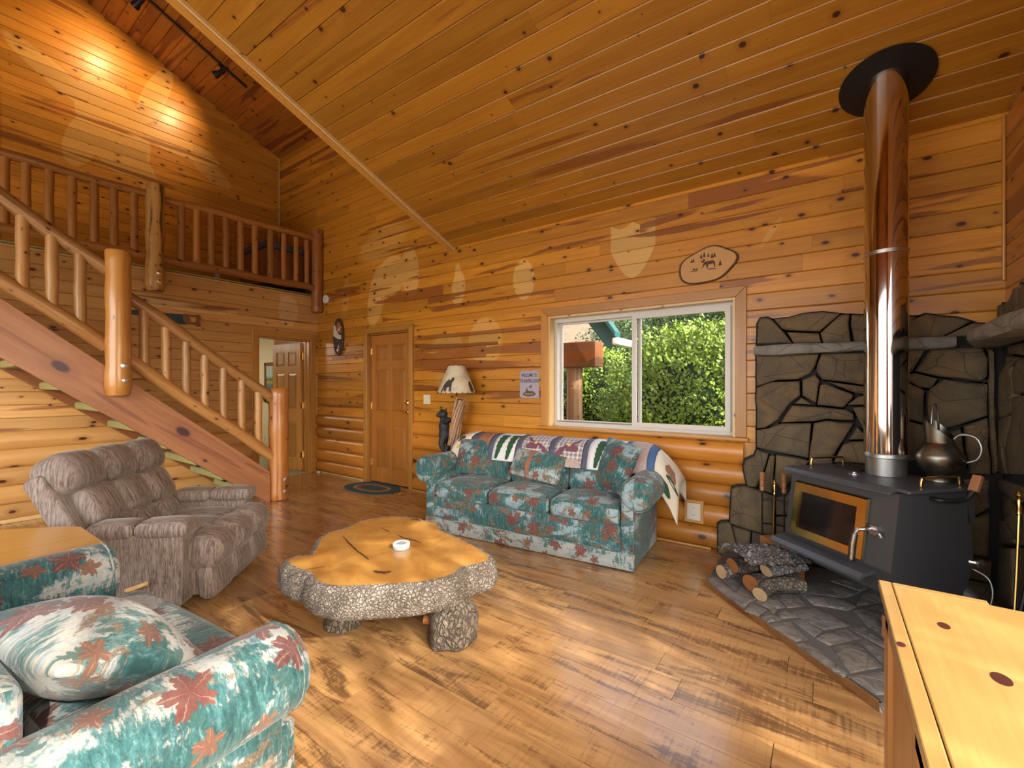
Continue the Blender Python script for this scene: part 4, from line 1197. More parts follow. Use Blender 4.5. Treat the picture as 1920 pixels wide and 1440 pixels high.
for k in range(1, 14):
    z = RISE*k-0.02; y = 2.514-(z-0.1725)/0.795
    if y < 0.0: continue
    mb = MB(); mb.rbox((XS-0.879,y-0.215,z-0.055),(XS-0.036,y+0.08,z+0.02), 0.022, 3)
    tr = sobj('tread', mb, 'carpet', smooth=True)
    mb = MB(); mb.box((XS-0.10,y-0.18,z-0.075),(XS-0.037,y+0.08,z-0.056)); sobj('bracket', mb, 'iron', tr)
    for q in (-0.13, 0.04):
        mb = MB(); mb.tube([(XS-0.07,y+q,z-0.076),(XS-0.07,y+q,z-0.088)], 0.011, 8); sobj('bolt', mb, 'steel', tr)
def newel(name, y, z0, z1, r, mat, parent, x, top_r=None, wob=0.05, seed=0, foot=None):
    n = 14; pts = [(x, y, z0+(z1-z0)*i/n) for i in range(n+1)]
    rad = [r*(1+0.03*math.sin(i*1.3+seed)) for i in range(n+1)]
    if foot: rad[0] = r*0.92; rad[1] = r*1.05; rad[2] = r*1.06
    pts = [pts[0]]+[(x,y,z0+0.012)]+pts[1:-1]+[(x,y,z1-0.012)]+[pts[-1]]
    rad = [rad[0]*0.88, rad[0]]+rad[1:-1]+[rad[-1], rad[-1]*0.92]
    mb = MB(); mb.tube(pts, rad, 20, wob=wob, seed=seed); return obj(name, mb, mat, parent, world=True, smooth=True, angle=50)
def bolts(parent, x, y, zs, dirx=1, r=0.017):
    for z in zs:
        mb = MB(); mb.lathe([(r*1.5,0),(r*1.5,0.003),(r,0.005),(r,0.012),(r*0.6,0.014)], seg=10)
        mb.move(Matrix.Translation((x,y,z)) @ Matrix.Rotation(PI/2,4,'Y')); obj('bolt', mb, M['steel'], parent, world=True, smooth=True, angle=40)
nw = newel('newel_post', 2.645, 0, 1.295, 0.105, M['post_red'], st, XS, seed=3)
bolts(nw, XS+0.103, 2.67, (0.10, 0.235))
nw = newel('newel_post', 1.185, 1.235, 2.515, 0.089, M['post'], st, XS+0.10, seed=8, foot=True)
bolts(nw, XS+0.187, 1.205, (1.37, 1.50))
def srail(name, ya, za, yb, zb_, r, mat, seed, sq=None, x=XS, parent=None):
    n = 10; pts = [(x+0.006*math.sin(i+seed), ya+(yb-ya)*i/n, za+(zb_-za)*i/n+0.008*math.sin(i*0.9+seed)) for i in range(n+1)]
    mb = MB(); mb.tube(pts, [r*(1+0.05*math.sin(i*1.7+seed)) for i in range(n+1)], 14, wob=0.06, seed=seed, squash=sq)
    return obj(name, mb, M[mat], parent or st, world=True, smooth=True, angle=50)
srail('handrail', 2.60, 1.15, 1.25, 2.16, 0.058, 'rail_stair', 1, (1.0,0.85))
srail('handrail', 1.14, 2.35, -0.1, 3.22, 0.060, 'rail_stair', 2, (1.0,0.85))
srail('lower_rail', 2.60, 0.49, 1.25, 1.585, 0.060, 'rail_stair', 5)
srail('lower_rail', 1.13, 1.675, -0.1, 2.62, 0.060, 'rail_stair', 6)
def hr(y): return 1.15+(2.60-y)*0.748 if y > 1.2 else 2.35+(1.14-y)*0.70
def lr(y): return 0.49+(2.60-y)*0.811 if y > 1.2 else 1.675+(1.13-y)*0.768
for i, y in enumerate([0.46,0.622,0.786,0.956,1.393,1.562,1.728,1.892,2.065,2.244,2.417]):
    a, b = lr(y)+0.02, hr(y)-0.02; r = 0.039 if y > 1.2 else 0.041
    mb = MB(); n = 6
    mb.tube([(XS+0.002*math.sin(j+i),y+0.002*math.cos(j*2+i),a+(b-a)*j/n) for j in range(n+1)], [r*(1+0.02*math.sin(j+i*2)) for j in range(n+1)], 14, wob=0.03, seed=i)
    obj('baluster', mb, M['bal_stair'], st, world=True, smooth=True, angle=50)

# ---------------------------------------------------------------- loft railing
XG = -6.35
lf = thing('loft_railing', 'dark log balustrade along the edge of the loft', 'railing', (XG, 2.2, LOFT))
p_ = newel('post', 1.79, 2.415, 3.645, 0.090, M['post_spalted'], lf, XG+0.02, seed=5, foot=True)
bolts(p_, XG+0.110, 1.80, (2.52, 2.62))
newel('post', 3.80, 2.44, 3.705, 0.082, M['post_loft'], lf, XG, seed=2)
def lrail(n, ya, yb, z, r, mat, seed, sq=None, dz=0.0):
    k = 12; pts = [(XG+0.005*math.sin(i+seed), ya+(yb-ya)*i/k, z+dz*i/k+0.006*math.sin(i*1.1+seed)) for i in range(k+1)]
    mb = MB(); mb.tube(pts, [r*(1+0.06*math.sin(i*1.9+seed)) for i in range(k+1)], 12, wob=0.06, seed=seed, squash=sq)
    return obj(n, mb, M[mat], lf, world=True, smooth=True, angle=50)
lrail('top_rail', -0.4, 1.74, 3.515, 0.052, 'rail_loft', 1, (0.9,1.05)); lrail('top_rail', 1.84, 3.77, 3.515, 0.050, 'rail_loft', 4, (0.9,1.0), 0.045)
lrail('bottom_rail', -0.4, 1.74, 2.815, 0.052, 'rail_loft', 7); lrail('bottom_rail', 1.84, 3.77, 2.808, 0.052, 'rail_loft', 9)
for i, y in enumerate([0.30,0.47,0.64,0.777,0.936,1.102,1.273,1.433,1.607,2.052,2.213,2.37,2.541,2.714,2.896,3.102,3.288,3.468,3.632]):
    r = 0.038 if y < 1.7 else (0.040 if y < 3.2 else 0.036)
    mb = MB(); a, b = 2.83, 3.50; n = 5
    mb.tube([(XG+0.002*math.sin(j+i),y+0.002*math.cos(j*2+i),a+(b-a)*j/n) for j in range(n+1)], [r*(1+0.02*math.sin(j+i*2)) for j in range(n+1)], 12, wob=0.03, seed=i)
    obj('baluster', mb, M['bal_loft'], lf, world=True, smooth=True, angle=50)
# casing of a doorway at the far left of the loft wall
mb = MB(); mb.rbox((XF+0.001,0.655,LOFT),(XF+0.03,0.735,4.68),0.004,1); struct('trim_9', mb, M['trim_v'], 'door casing upright at the left edge of the loft wall')
mb = MB(); mb.rbox((XF+0.001,-0.2,4.60),(XF+0.03,0.654,4.68),0.004,1); struct('trim_10', mb, M['trim_y'], 'door casing head at the left edge of the loft wall')
mb = MB(); mb.box((XF-0.02,-0.2,LOFT),(XF+0.006,0.654,4.60)); struct('door_3', mb, M['door'], 'door in the loft wall at the left edge')
# ---------------------------------------------------------------- stone corner
def zoomA(x,y): return (1390+x/4.5, 580+y/4.5)
def zoomB(x,y): return (1690+x/4.235, 560+y/4.235)
def zoomC(x,y): return (1330+x/5.14, 840+y/5.14)
def zoomD(x,y): return (1780+x/5.335, 860+y/5.335)
def zoomE(x,y): return (1820+x/7.2, 500+y/7.2)
BACK_STONES = [
 (zoomA,[(135,120),(160,75),(210,68),(262,90),(345,180),(430,285),(130,290)]),
 (zoomA,[(275,85),(400,72),(520,38),(680,22),(835,40),(760,100),(660,185),(380,172),(340,160)]),
 (zoomA,[(385,190),(655,200),(675,285),(440,285)]),
 (zoomA,[(668,200),(770,105),(840,45),(915,45),(905,120),(925,285),(690,285)]),
 (zoomA,[(930,45),(1060,50),(1480,60),(1400,130),(1380,285),(960,285),(925,130)]),
 (zoomB,[(55,180),(200,120),(450,150),(560,180),(330,300),(50,310)]),
 (zoomB,[(345,300),(560,195),(660,200),(670,300)]),
 (zoomA,[(125,380),(655,375),(620,480),(580,540),(470,590),(300,595),(130,650)]),
 (zoomA,[(675,375),(1045,365),(1330,360),(1330,600),(1045,640),(860,610),(680,590),(632,520),(640,460)]),
 (zoomA,[(130,660),(260,612),(490,605),(495,725),(400,800),(310,930),(200,1000),(130,1005)]),
 (zoomA,[(515,600),(620,555),(658,600),(632,790),(515,725)]),
 (zoomA,[(450,795),(510,745),(590,805)]),
 (zoomA,[(665,640),(710,630),(940,715),(940,750),(860,830),(640,805)]),
 (zoomA,[(715,605),(1040,652),(1330,620),(1330,690),(1040,712),(960,705)]),
 (zoomA,[(335,955),(430,815),(620,825),(880,845),(945,880),(950,935),(720,925),(610,945)]),
 (zoomA,[(895,805),(990,735),(1045,730),(1330,710),(1330,800),(1045,805)]),
 (zoomA,[(940,830),(1045,822),(1330,820),(1330,1040),(1045,1035)]),
 (zoomA,[(130,1020),(230,1005),(330,965),(590,965),(565,1255),(300,1205),(130,1165)]),
 (zoomA,[(610,965),(720,940),(950,960),(870,1090),(770,1250),(770,1310),(570,1310),(575,1200)]),
 (zoomA,[(910,1100),(980,995),(1035,1050),(1330,1055),(1330,1100),(1035,1100)]),
 (zoomA,[(780,1290),(860,1145),(940,1120),(1045,1118),(1330,1118),(1330,1300)]),
 (zoomC,[(455,18),(570,58),(530,200),(450,385),(365,370),(325,180),(345,120),(430,80)]),
 (zoomC,[(580,75),(630,80),(600,440),(490,395),(540,220)]),
 (zoomC,[(640,70),(870,105),(960,130),(870,240),(740,370),(690,400),(625,310)]),
 (zoomC,[(215,395),(260,375),(370,375),(620,465),(620,850),(400,795),(195,725),(205,560)]),
 (zoomC,[(80,740),(110,720),(190,720),(215,760),(280,1010),(200,1060),(85,1050)]),
 (zoomC,[(225,755),(400,810),(375,1060),(295,1060)]),
 (zoomC,[(410,815),(590,860),(590,1080),(390,1080)]),
 (zoomC,[(640,480),(740,470),(880,260),(1400,340),(1400,640),(640,650)]),
 (zoomC,[(640,665),(1400,655),(1400,1080),(640,1080)]),
 (zoomB,[(50,395),(200,395),(90,575),(50,590)]),
 (zoomB,[(245,395),(650,385),(700,480),(690,620),(640,655),(300,615),(110,575)]),
 (zoomB,[(65,600),(110,590),(290,635),(240,710),(150,705),(60,650)]),
 (zoomB,[(60,670),(185,725),(190,990),(60,960)]),
 (zoomB,[(230,720),(340,640),(690,680),(690,930),(500,990),(240,1070),(215,950),(210,780)]),
 (zoomB,[(60,975),(190,1010),(205,1090),(205,1290),(60,1290)]),
 (zoomB,[(220,1085),(480,1040),(520,1340),(360,1370),(220,1370)]),
 (zoomB,[(505,1020),(690,950),(715,1400),(550,1390)]),
 (zoomB,[(700,400),(735,400),(770,1390),(735,1390),(705,900)]),
 (zoomD,[(150,210),(410,215),(420,490),(280,570),(150,570)]),
 (zoomD,[(150,600),(280,600),(410,560),(400,990),(150,960)]),
 (zoomD,[(150,990),(430,1035),(420,1250),(150,1190)]),
 (zoomD,[(150,1215),(430,1275),(430,1560),(150,1520)]),
]
RIGHT_STONES = [
 (zoomB,[(825,370),(974,350),(1100,340),(1100,480),(974,460),(830,440)]),
 (zoomB,[(820,455),(915,470),(760,615),(815,520)]),
 (zoomB,[(925,480),(974,475),(1100,500),(1100,720),(974,740),(890,760),(870,580)]),
 (zoomB,[(775,600),(860,540),(885,740),(885,890),(775,955),(765,750)]),
 (zoomB,[(890,780),(974,765),(1100,745),(1100,1400),(974,1400),(850,1390),(835,1200),(885,920)]),
 (zoomB,[(780,965),(875,925),(825,1200),(835,1390),(775,1390)]),
 (zoomD,[(500,200),(747,290),(850,310),(850,450),(747,440),(690,460),(500,320)]),
 (zoomD,[(500,340),(610,410),(610,530),(510,590)]),
 (zoomD,[(625,415),(690,475),(850,470),(850,900),(747,880),(660,800),(540,600),(625,540)]),
 (zoomD,[(505,620),(540,620),(650,810),(650,850),(505,850)]),
 (zoomD,[(500,880),(640,900),(640,1480),(480,1480)]),
 (zoomD,[(655,880),(850,930),(850,1480),(655,1480)]),
 (zoomE,[(245,560),(375,530),(380,740),(235,760)]),
 (zoomE,[(385,530),(500,440),(550,290),(560,570),(400,700)]),
 (zoomE,[(562,300),(640,250),(640,600),(612,700),(562,600)]),
 (zoomE,[(650,280),(720,230),(900,160),(900,640),(645,640)]),
 (zoomE,[(400,725),(555,615),(590,735)]),
]
stone_wall = None
def ccw(P):
    a = sum(P[i][0]*P[(i+1)%len(P)][1]-P[(i+1)%len(P)][0]*P[i][1] for i in range(len(P)))
    return P if a > 0 else list(reversed(P))
def roughen(P, amp, seed):
    """extra points on the long edges, slightly shifted, so a stone outline is not straight"""
    out = []
    for i in range(len(P)):
        a = Vector(P[i]); b = Vector(P[(i+1)%len(P)]); out.append(tuple(a))
        L = (b-a).length; k = max(1, int(L/0.07)) if L > 0.06 else 1
        nrm = Vector((-(b-a).y,(b-a).x)).normalized() if L > 0 else Vector((0,0))
        for j in range(1,k):
            w = noise.noise(Vector((a.x*7+j*3.1+seed, a.y*7, seed*1.7)))*amp
            q = a+(b-a)*j/k+nrm*w; out.append((q.x,q.y))
    return out
def stone_face(P, base, face, toward, bev, axes, seed):
    """stone: side skirt, bevel ring, then a slightly domed uneven face"""
    n = len(P); A = ccw(P); B1 = inset(A, bev*0.45); B2 = inset(A, bev*1.6)
    cx = sum(p[0] for p in A)/n; cz = sum(p[1] for p in A)/n
    def Q(p, d): return (p[0],d,p[1]) if axes=='xz' else ((d,p[0],p[1]) if axes=='yz' else (p[0],p[1],d))
    vs = [Q(p,base) for p in A]+[Q(p,face-toward*bev) for p in A]+[Q(p,face-toward*bev*0.3) for p in B1]
    vs += [Q(p,face+toward*0.006*noise.noise(Vector((p[0]*9,p[1]*9,seed)))) for p in B2]
    vs += [Q((p[0]*0.45+cx*0.55,p[1]*0.45+cz*0.55), face+toward*(0.004+0.010*noise.noise(Vector((p[0]*6,p[1]*6,seed+5))))) for p in B2]
    vs.append(Q((cx,cz), face+toward*0.006))
    fs = []
    for l in range(4):
        for i in range(n):
            j = (i+1)%n; fs.append((l*n+i,l*n+j,(l+1)*n+j,(l+1)*n+i))
    for i in range(n): fs.append((4*n+i,4*n+(i+1)%n,5*n))
    # orientation: for faces pointing to -y with xz axes ccw is already outward-looking
    if axes == 'yz' and toward < 0 : fs = [tuple(reversed(f)) for f in fs]
    return vs, fs
mort = MB(); stones = []
YS = YB-0.10
for i, (z, P) in enumerate(BACK_STONES):
    W_ = []
    for q in P:
        p = aty(*z(*q), YS); W_.append((p.x, max(0.004,p.z)))
    W_ = roughen(ccw(W_), 0.010, i)
    mort.prism(inset(W_, -0.013), YB-0.002, YB-0.062, axes='xz')
    stones.append((W_, 'xz', random.uniform(-0.012,0.012), i))
XSf = XR-0.07
for i, (z, P) in enumerate(RIGHT_STONES):
    W_ = []
    for q in P:
        p = atx(*z(*q), XSf); W_.append((min(p.y,YB-0.06), max(0.004,p.z)))
    W_ = roughen(ccw(W_), 0.008, i+60)
    mort.prism(inset(W_, -0.013), XR-0.001, XR-0.04, axes='yz')
    stones.append((W_, 'yz', random.uniform(-0.010,0.010), i+60))
mort.box((-0.36,YB-0.003,0.0),(XR-0.002,YB-0.058,1.62)); mort.box((XR-0.001,2.35,0.0),(XR-0.038,YB-0.06,1.70))
stone_wall = struct('wall_stone', mort, M['mortar'], 'dark flagstone facing in the corner behind the stove')
for (W_, ax, dd, sd) in stones:
    mb = MB()
    if ax == 'xz': vs, fs = stone_face(W_, YB-0.05, YS+dd, -1, 0.011, 'xz', sd)
    else: vs, fs = stone_face(W_, XR-0.03, XSf+dd, -1, 0.010, 'yz', sd)
    mb.add(vs, fs); obj('stone', mb, M['stone'], stone_wall, smooth=True, angle=55)
# mantel shelves
mb = MB(); n = 16
def mant(u, v):
    # u along, v round the section
    x = -0.445+1.075*u; a = v*2*PI
    w = 0.006*noise.noise(Vector((x*8,v*5,1)))
    sx = max(-1,min(1,1.25*math.cos(a))); sz = max(-1,min(1,1.25*math.sin(a)))
    k = 1-0.12*(abs(2*u-1)**12)
    return (x, YB-0.115+sx*0.075*k+w, 1.582+0.005*u+sz*(0.036+0.004*math.sin(u*9))*k+w)
mb.grid(lambda u,v: mant(u,1-v), 30, 16)
a = len(mb.v); mb.v.append((-0.45,YB-0.115,1.582)); mb.v.append((0.635,YB-0.115,1.587))
for j in range(16): mb.f.append((a,j+1,j)); mb.f.append((a+1,30*17+j,30*17+j+1)); mb.m += [0,0]
obj('mantel_shelf', mb, M['stone_mantel'], stone_wall, smooth=True, angle=50)
mb = MB()
def mant2(u, v):
    y = 3.76-1.35*u; a = v*2*PI
    w = 0.006*noise.noise(Vector((y*8,v*5,4)))
    sx = max(-1,min(1,1.25*math.cos(a))); sz = max(-1,min(1,1.25*math.sin(a)))
    wd = 0.055+0.055*min(1,u*3.2)
    return (XR-0.06-wd+sx*wd+w, y, 1.588+sz*(0.040+0.006*math.sin(u*11))+w)
mb.grid(mant2, 30, 16)
a = len(mb.v); mb.v.append((XR-0.11,3.765,1.588)); mb.v.append((XR-0.13,2.40,1.588))
for j in range(16): mb.f.append((a,j,j+1)); mb.f.append((a+1,30*17+j+1,30*17+j)); mb.m += [0,0]
obj('mantel_shelf', mb, M['stone_mantel'], stone_wall, smooth=True, angle=50)

# hearth slab
def zoomF(x,y): return (1280+x/4.8, 1060+y/4.8)
HZ = 0.05
HP = [(-0.655,3.135),(0.172,2.335),(0.875,2.335),(0.875,3.80),(-0.655,3.80)]
mb = MB(); mb.prism(inset(HP,0.012), 0.0, HZ-0.006, axes='xy')
hearth = struct('floor_hearth', mb, M['hearth_mortar'], 'low flagstone hearth pad under the stove')
mb = MB()
for a, b in (((-0.66,3.13),(0.172,2.325)),((0.172,2.325),(0.875,2.325))):
    va, vb = Vector(a), Vector(b); t_ = (vb-va).normalized(); nn = Vector((t_.y,-t_.x))*-1
    q = [va, vb, vb+nn*0.014, va+nn*0.014]; mb.prism(ccw([(p.x,p.y) for p in q]), 0.0, HZ-0.012, axes='xy')
    if a[0] < 0: obj('edge_strip', mb, M['hearth_edge'], hearth); mb = MB()
obj('edge_strip', mb, M['stone_hearth'], hearth)
HS = [[(215,110),(310,100),(480,235),(640,310),(600,325),(555,378),(330,212)],[(560,392),(605,335),(765,395),(690,445)],[(655,320),(820,250),(925,375),(785,385)],
 [(840,255),(1010,245),(1110,355),(950,378)],[(775,400),(830,372),(850,395),(815,440)],[(702,460),(765,412),(860,460),(885,488),(765,503)],
 [(845,420),(930,392),(1045,458),(880,473)],[(955,395),(1190,367),(1540,535),(1270,572),(1065,468)],[(1060,250),(1450,300),(1560,370),(1480,400),(1180,350)],
 [(775,517),(970,497),(1130,662),(1015,678)],[(985,490),(1070,477),(1260,580),(1190,638)],[(1025,692),(1140,677),(1490,965),(1440,985)],
 [(1200,650),(1280,592),(1470,562),(1620,648),(1320,713)],[(1335,727),(1575,683),(1800,905),(1512,962)],[(1590,682),(1640,662),(1830,770),(1830,900)],
 [(1500,560),(1640,547),(1830,690),(1830,745),(1640,640)],[(1490,988),(1825,930),(1960,1150),(1740,1155)],[(1535,400),(1800,330),(1850,660),(1655,532)],
 [(1010,150),(1300,150),(1600,240),(1450,288),(1060,238)],[(1620,245),(1850,150),(1900,310),(1560,360)],[(1320,130),(1700,60),(1840,140),(1600,228)],
 [(480,230),(620,60),(820,100),(1000,140),(1040,238),(820,240),(650,308)],[(320,96),(450,-20),(610,55),(480,222)]]
HW = [[(0.20,2.36),(0.50,2.36),(0.47,2.62),(0.24,2.58)],[(0.53,2.36),(0.85,2.36),(0.85,2.70),(0.50,2.62)],[(0.27,2.62),(0.47,2.66),(0.60,2.86),(0.40,2.92)],[(0.51,2.66),(0.85,2.74),(0.85,3.05),(0.64,2.86)],[(0.62,2.90),(0.84,3.10),(0.85,3.40),(0.55,3.20)]]
for i, P in enumerate(HS+HW):
    W_ = []
    for q in P:
        p = atz(*zoomF(*q), HZ) if i < len(HS) else Vector((q[0],q[1],HZ))
        W_.append((min(p.x,0.86),min(p.y,3.78)))
    W_ = roughen(ccw(W_), 0.006, i+200)
    vs, fs = stone_face(W_, HZ-0.016, HZ+random.uniform(-0.003,0.003), 1, 0.006, 'xy', i+200)
    mb = MB(); mb.add(vs, fs); obj('flagstone', mb, M['stone_hearth'], hearth, smooth=True, angle=50)

# ---------------------------------------------------------------- wood stove
sv = thing('wood_stove', 'black steel wood stove with brass-framed glass door', 'stove', (0.236,3.351,HZ), math.radians(-43.2))
def V_(z): return z-HZ
def vo(n, mb, mat, parent=None, **kw): return obj(n, mb, M[mat], parent or sv, **kw)
prof = [(-0.245,V_(0.775)),(-0.300,V_(0.38)),(-0.225,V_(0.225)),(0.17,V_(0.225)),(0.235,V_(0.38)),(0.225,V_(0.56)),(0.19,V_(0.72)),(0.19,V_(0.775))]
# profile runs in local (y,z); extrude along x
mb = MB(); PR = ccw(prof)
mb.prism(PR, -0.345, 0.315, axes='yz'); vo('body', mb, 'stove')
mb = MB(); mb.rbox((-0.385,-0.235,V_(0.778)),(0.355,0.24,V_(0.797)),0.008,2)
# rolled front lip of the top plate
lip = [(-0.235,0.797),(-0.262,0.792),(-0.285,0.776),(-0.285,0.766),(-0.258,0.780),(-0.235,0.782)]
mb2 = MB(); mb2.prism(ccw([(y,V_(z)) for y,z in lip]), -0.385, 0.30, axes='yz'); mb.add(mb2.v, mb2.f)
vo('top_plate', mb, 'stove_top')
mb = MB(); ld = [(-0.24,0.365),(-0.36,0.345),(-0.385,0.325),(-0.385,0.312),(-0.35,0.328),(-0.24,0.345)]
mb.prism(ccw([(y,V_(z)) for y,z in ld]), -0.385, 0.225, axes='yz'); vo('ash_ledge', mb, 'stove_top')
# door on the leaning front: local frame u along x, w up the lean
lean = math.atan2(0.055, 0.395)
def front(x, w, out):   # w measured from z=0.38 upward along the panel
    return (x, -0.300+w*math.sin(lean)-out*math.cos(lean), V_(0.38)+w*math.cos(lean)-out*math.sin(lean))
def fbox(mb, x0,x1,w0,w1,o0,o1,r=0.0):
    P = [front(x0,w0,o0),front(x1,w0,o0),front(x1,w1,o0),front(x0,w1,o0),front(x0,w0,o1),front(x1,w0,o1),front(x1,w1,o1),front(x0,w1,o1)]
    mb.add(P, [(0,3,2,1),(4,5,6,7),(0,1,5,4),(1,2,6,5),(2,3,7,6),(3,0,4,7)])
dx0, dx1, dw0, dw1 = -0.290, 0.182, 0.018, 0.345
dr = bpy.data.objects.new('door', None)
mb = MB(); fbox(mb, dx0, dx1, dw0, dw1, 0.0, 0.016); door_o = vo('door', mb, 'stove')
mb = MB(); fw_ = 0.056
O4 = [(dx0,dw0),(dx1,dw0),(dx1,dw1),(dx0,dw1)]; I4 = [(dx0+0.045,dw0+0.05),(dx1-fw_,dw0+0.05),(dx1-fw_,dw1-0.055),(dx0+0.045,dw1-0.055)]
vs = [front(x,w,0.0165) for x,w in O4]+[front(x,w,0.028) for x,w in inset(O4,0.004)]+[front(x,w,0.028) for x,w in I4]+[front(x,w,0.0175) for x,w in I4]
fs = []
for l in range(3):
    for i in range(4):
        j = (i+1)%4; fs.append((l*4+i,l*4+j,(l+1)*4+j,(l+1)*4+i))
mb.add(vs, fs); vo('door_frame', mb, 'brass_door', door_o)
mb = MB(); fbox(mb, dx0+0.04, dx1-fw_+0.004, dw0+0.046, dw1-0.05, 0.0165, 0.019); vo('door_glass', mb, 'ash_glass', door_o)
mb = MB(); hp = [front(0.205,0.20,0.01), front(0.205,0.20,0.06), front(0.185,0.195,0.075), front(0.172,0.17,0.078)]
mb.bend(hp, 0.010, 8); vo('door_handle', mb, 'steel', door_o, smooth=True)
mb = MB(); mb.tube([front(0.172,0.17,0.078), front(0.168,0.12,0.080), front(0.172,0.035,0.082)], [0.015,0.017,0.016], 10); mb.tube([front(0.172,0.035,0.082),front(0.172,0.028,0.082)],[0.017,0.015],10); vo('handle_grip', mb, 'copper', door_o, smooth=True, angle=50)
mb = MB(); fbox(mb, 0.20, 0.24, 0.17, 0.215, 0.0, 0.022); mb.tube([front(0.235,0.19,0.02),front(0.26,0.185,0.03),front(0.265,0.165,0.02)],0.008,6); vo('latch', mb, 'steel')
# legs
for (lx, ly) in ((-0.33,-0.24),(0.30,-0.24),(0.30,0.19),(-0.33,0.19)):
    sx = -1 if lx < 0 else 1
    mb = MB()
    pts = [(lx*0.78,ly*0.8,V_(0.235)),(lx*0.98,ly,V_(0.225)),(lx*1.12,ly*1.06,V_(0.19)),(lx*1.16,ly*1.1,V_(0.12)),(lx*1.14,ly*1.1,V_(0.068)),(lx*1.2,ly*1.14,V_(0.0525))]
    mb.bend(pts, [0.05,0.046,0.036,0.027,0.024,0.03], 10, squash=(1.0,0.7)); vo('leg', mb, 'stove', smooth=True, angle=45)
# rails at the ends of the top and the hot plate rim
for sx in (-0.36, 0.30):
    mb = MB(); mb.bend([(sx,-0.09,V_(0.797)),(sx,-0.085,V_(0.835)),(sx,-0.06,V_(0.845)),(sx,0.13,V_(0.845)),(sx,0.16,V_(0.84)),(sx,0.165,V_(0.797))], 0.0065, 8); vo('top_rail', mb, 'brass', smooth=True)
mb = MB(); mb.rbox((-0.30,0.02,V_(0.798)),(-0.12,0.20,V_(0.806)),0.004,1); vo('trivet', mb, 'iron')
mb = MB(); mb.lathe([(0.03,0),(0.03,0.005),(0.012,0.008),(0.012,0.014)], seg=12); mb.move(Matrix.Translation((-0.06,-0.09,V_(0.797)))); vo('damper_knob', mb, 'steel', smooth=True, angle=40)
# side handle with wooden grip
mb = MB(); mb.bend([(0.315,-0.05,V_(0.745)),(0.36,-0.05,V_(0.745)),(0.385,0.02,V_(0.745)),(0.40,0.06,V_(0.76)),(0.41,0.085,V_(0.80))], 0.011, 8); h_ = vo('air_lever', mb, 'iron', smooth=True)
mb = MB(); mb.rbox((-0.02,-0.013,0),(0.02,0.013,0.085),0.005,2); mb.move(Matrix.Translation((0.41,0.085,V_(0.795))) @ Matrix.Rotation(-0.42,4,'X')); obj('lever_grip', mb, M['grip_wood'], h_, smooth=True, angle=40)
mb = MB(); mb.tube([(0.315,0.20,V_(0.40)),(0.345,0.225,V_(0.40))],0.012,8); mb.lathe([(0.004,0),(0.022,0.002),(0.022,0.012),(0.014,0.016)],seg=12); mb.v[-48:] = [tuple(Matrix.Translation((0.345,0.225,V_(0.40))) @ Matrix.Rotation(PI/2,4,'Y') @ Vector(p)) for p in mb.v[-48:]]
vo('blower_knob', mb, 'steel', smooth=True, angle=40)
mb = MB(); mb.box((-0.30,0.195,V_(0.60)),(0.315,0.245,V_(0.76))); vo('rear_shield', mb, 'stove')
mb = MB(); mb.bend([(0.33,0.20,V_(0.37)),(0.39,0.215,V_(0.34)),(0.41,0.21,V_(0.26)),(0.395,0.19,V_(0.15)),(0.38,0.17,V_(0.058))], 0.005, 6); vo('power_cord', mb, 'galv', smooth=True)
# flue pipe
PX, PY = 0.282, 3.42
fl = thing('flue_pipe', 'shiny stainless stove pipe rising to a black ceiling collar', 'stove pipe', (PX,PY,0.799))
R0 = 0.104
zc = zmain(PY)
mb = MB(); mb.lathe([(R0*0.93,0),(R0*0.93,0.10),(R0*0.98,0.104)], seg=40); obj('base_collar', mb, M['galv'], fl, smooth=True, angle=40)
mb = MB(); mb.lathe([(R0*1.03,0.104),(R0*1.03,0.125),(R0,0.13)], seg=40); obj('base_ring', mb, M['galv'], fl, smooth=True, angle=40)
zj = 2.10-0.799
mb = MB(); mb.lathe([(R0,0.128),(R0,zj)], seg=64, cap=False); obj('pipe_section', mb, M['pipe'], fl, smooth=True)
mb = MB(); mb.lathe([(R0*0.995,zj),(R0*0.995,zc-0.799+0.10)], seg=64, cap=False); obj('pipe_section', mb, M['pipe'], fl, smooth=True)
mb = MB(); mb.lathe([(R0*1.0,zj-0.012),(R0*1.035,zj-0.010),(R0*1.035,zj-0.002),(R0*1.01,zj),(R0*1.03,zj+0.002),(R0*1.03,zj+0.010),(R0,zj+0.012)], seg=64, cap=False); obj('joint_band', mb, M['steel'], fl, smooth=True, angle=40)
mb = MB(); Rc = 0.225
vs = []; n = 48
for (r, d) in ((R0*0.97,0.006),(Rc,0.006),(Rc,0.014),(R0*0.97,0.024)):
    for k in range(n):
        a = 2*PI*k/n; lx = r*math.cos(a); ly = r*math.sin(a)
        vs.append((lx, ly*math.cos(ang) - d*math.sin(ang)*1.0, zc-0.799-ly*math.sin(ang)-d*math.cos(ang)))
mb.add(vs, [(l*n+k,l*n+(k+1)%n,(l+1)*n+(k+1)%n,(l+1)*n+k) for l in range(3) for k in range(n)]); obj('ceiling_collar', mb, M['black_collar'], fl, smooth=True, angle=40)

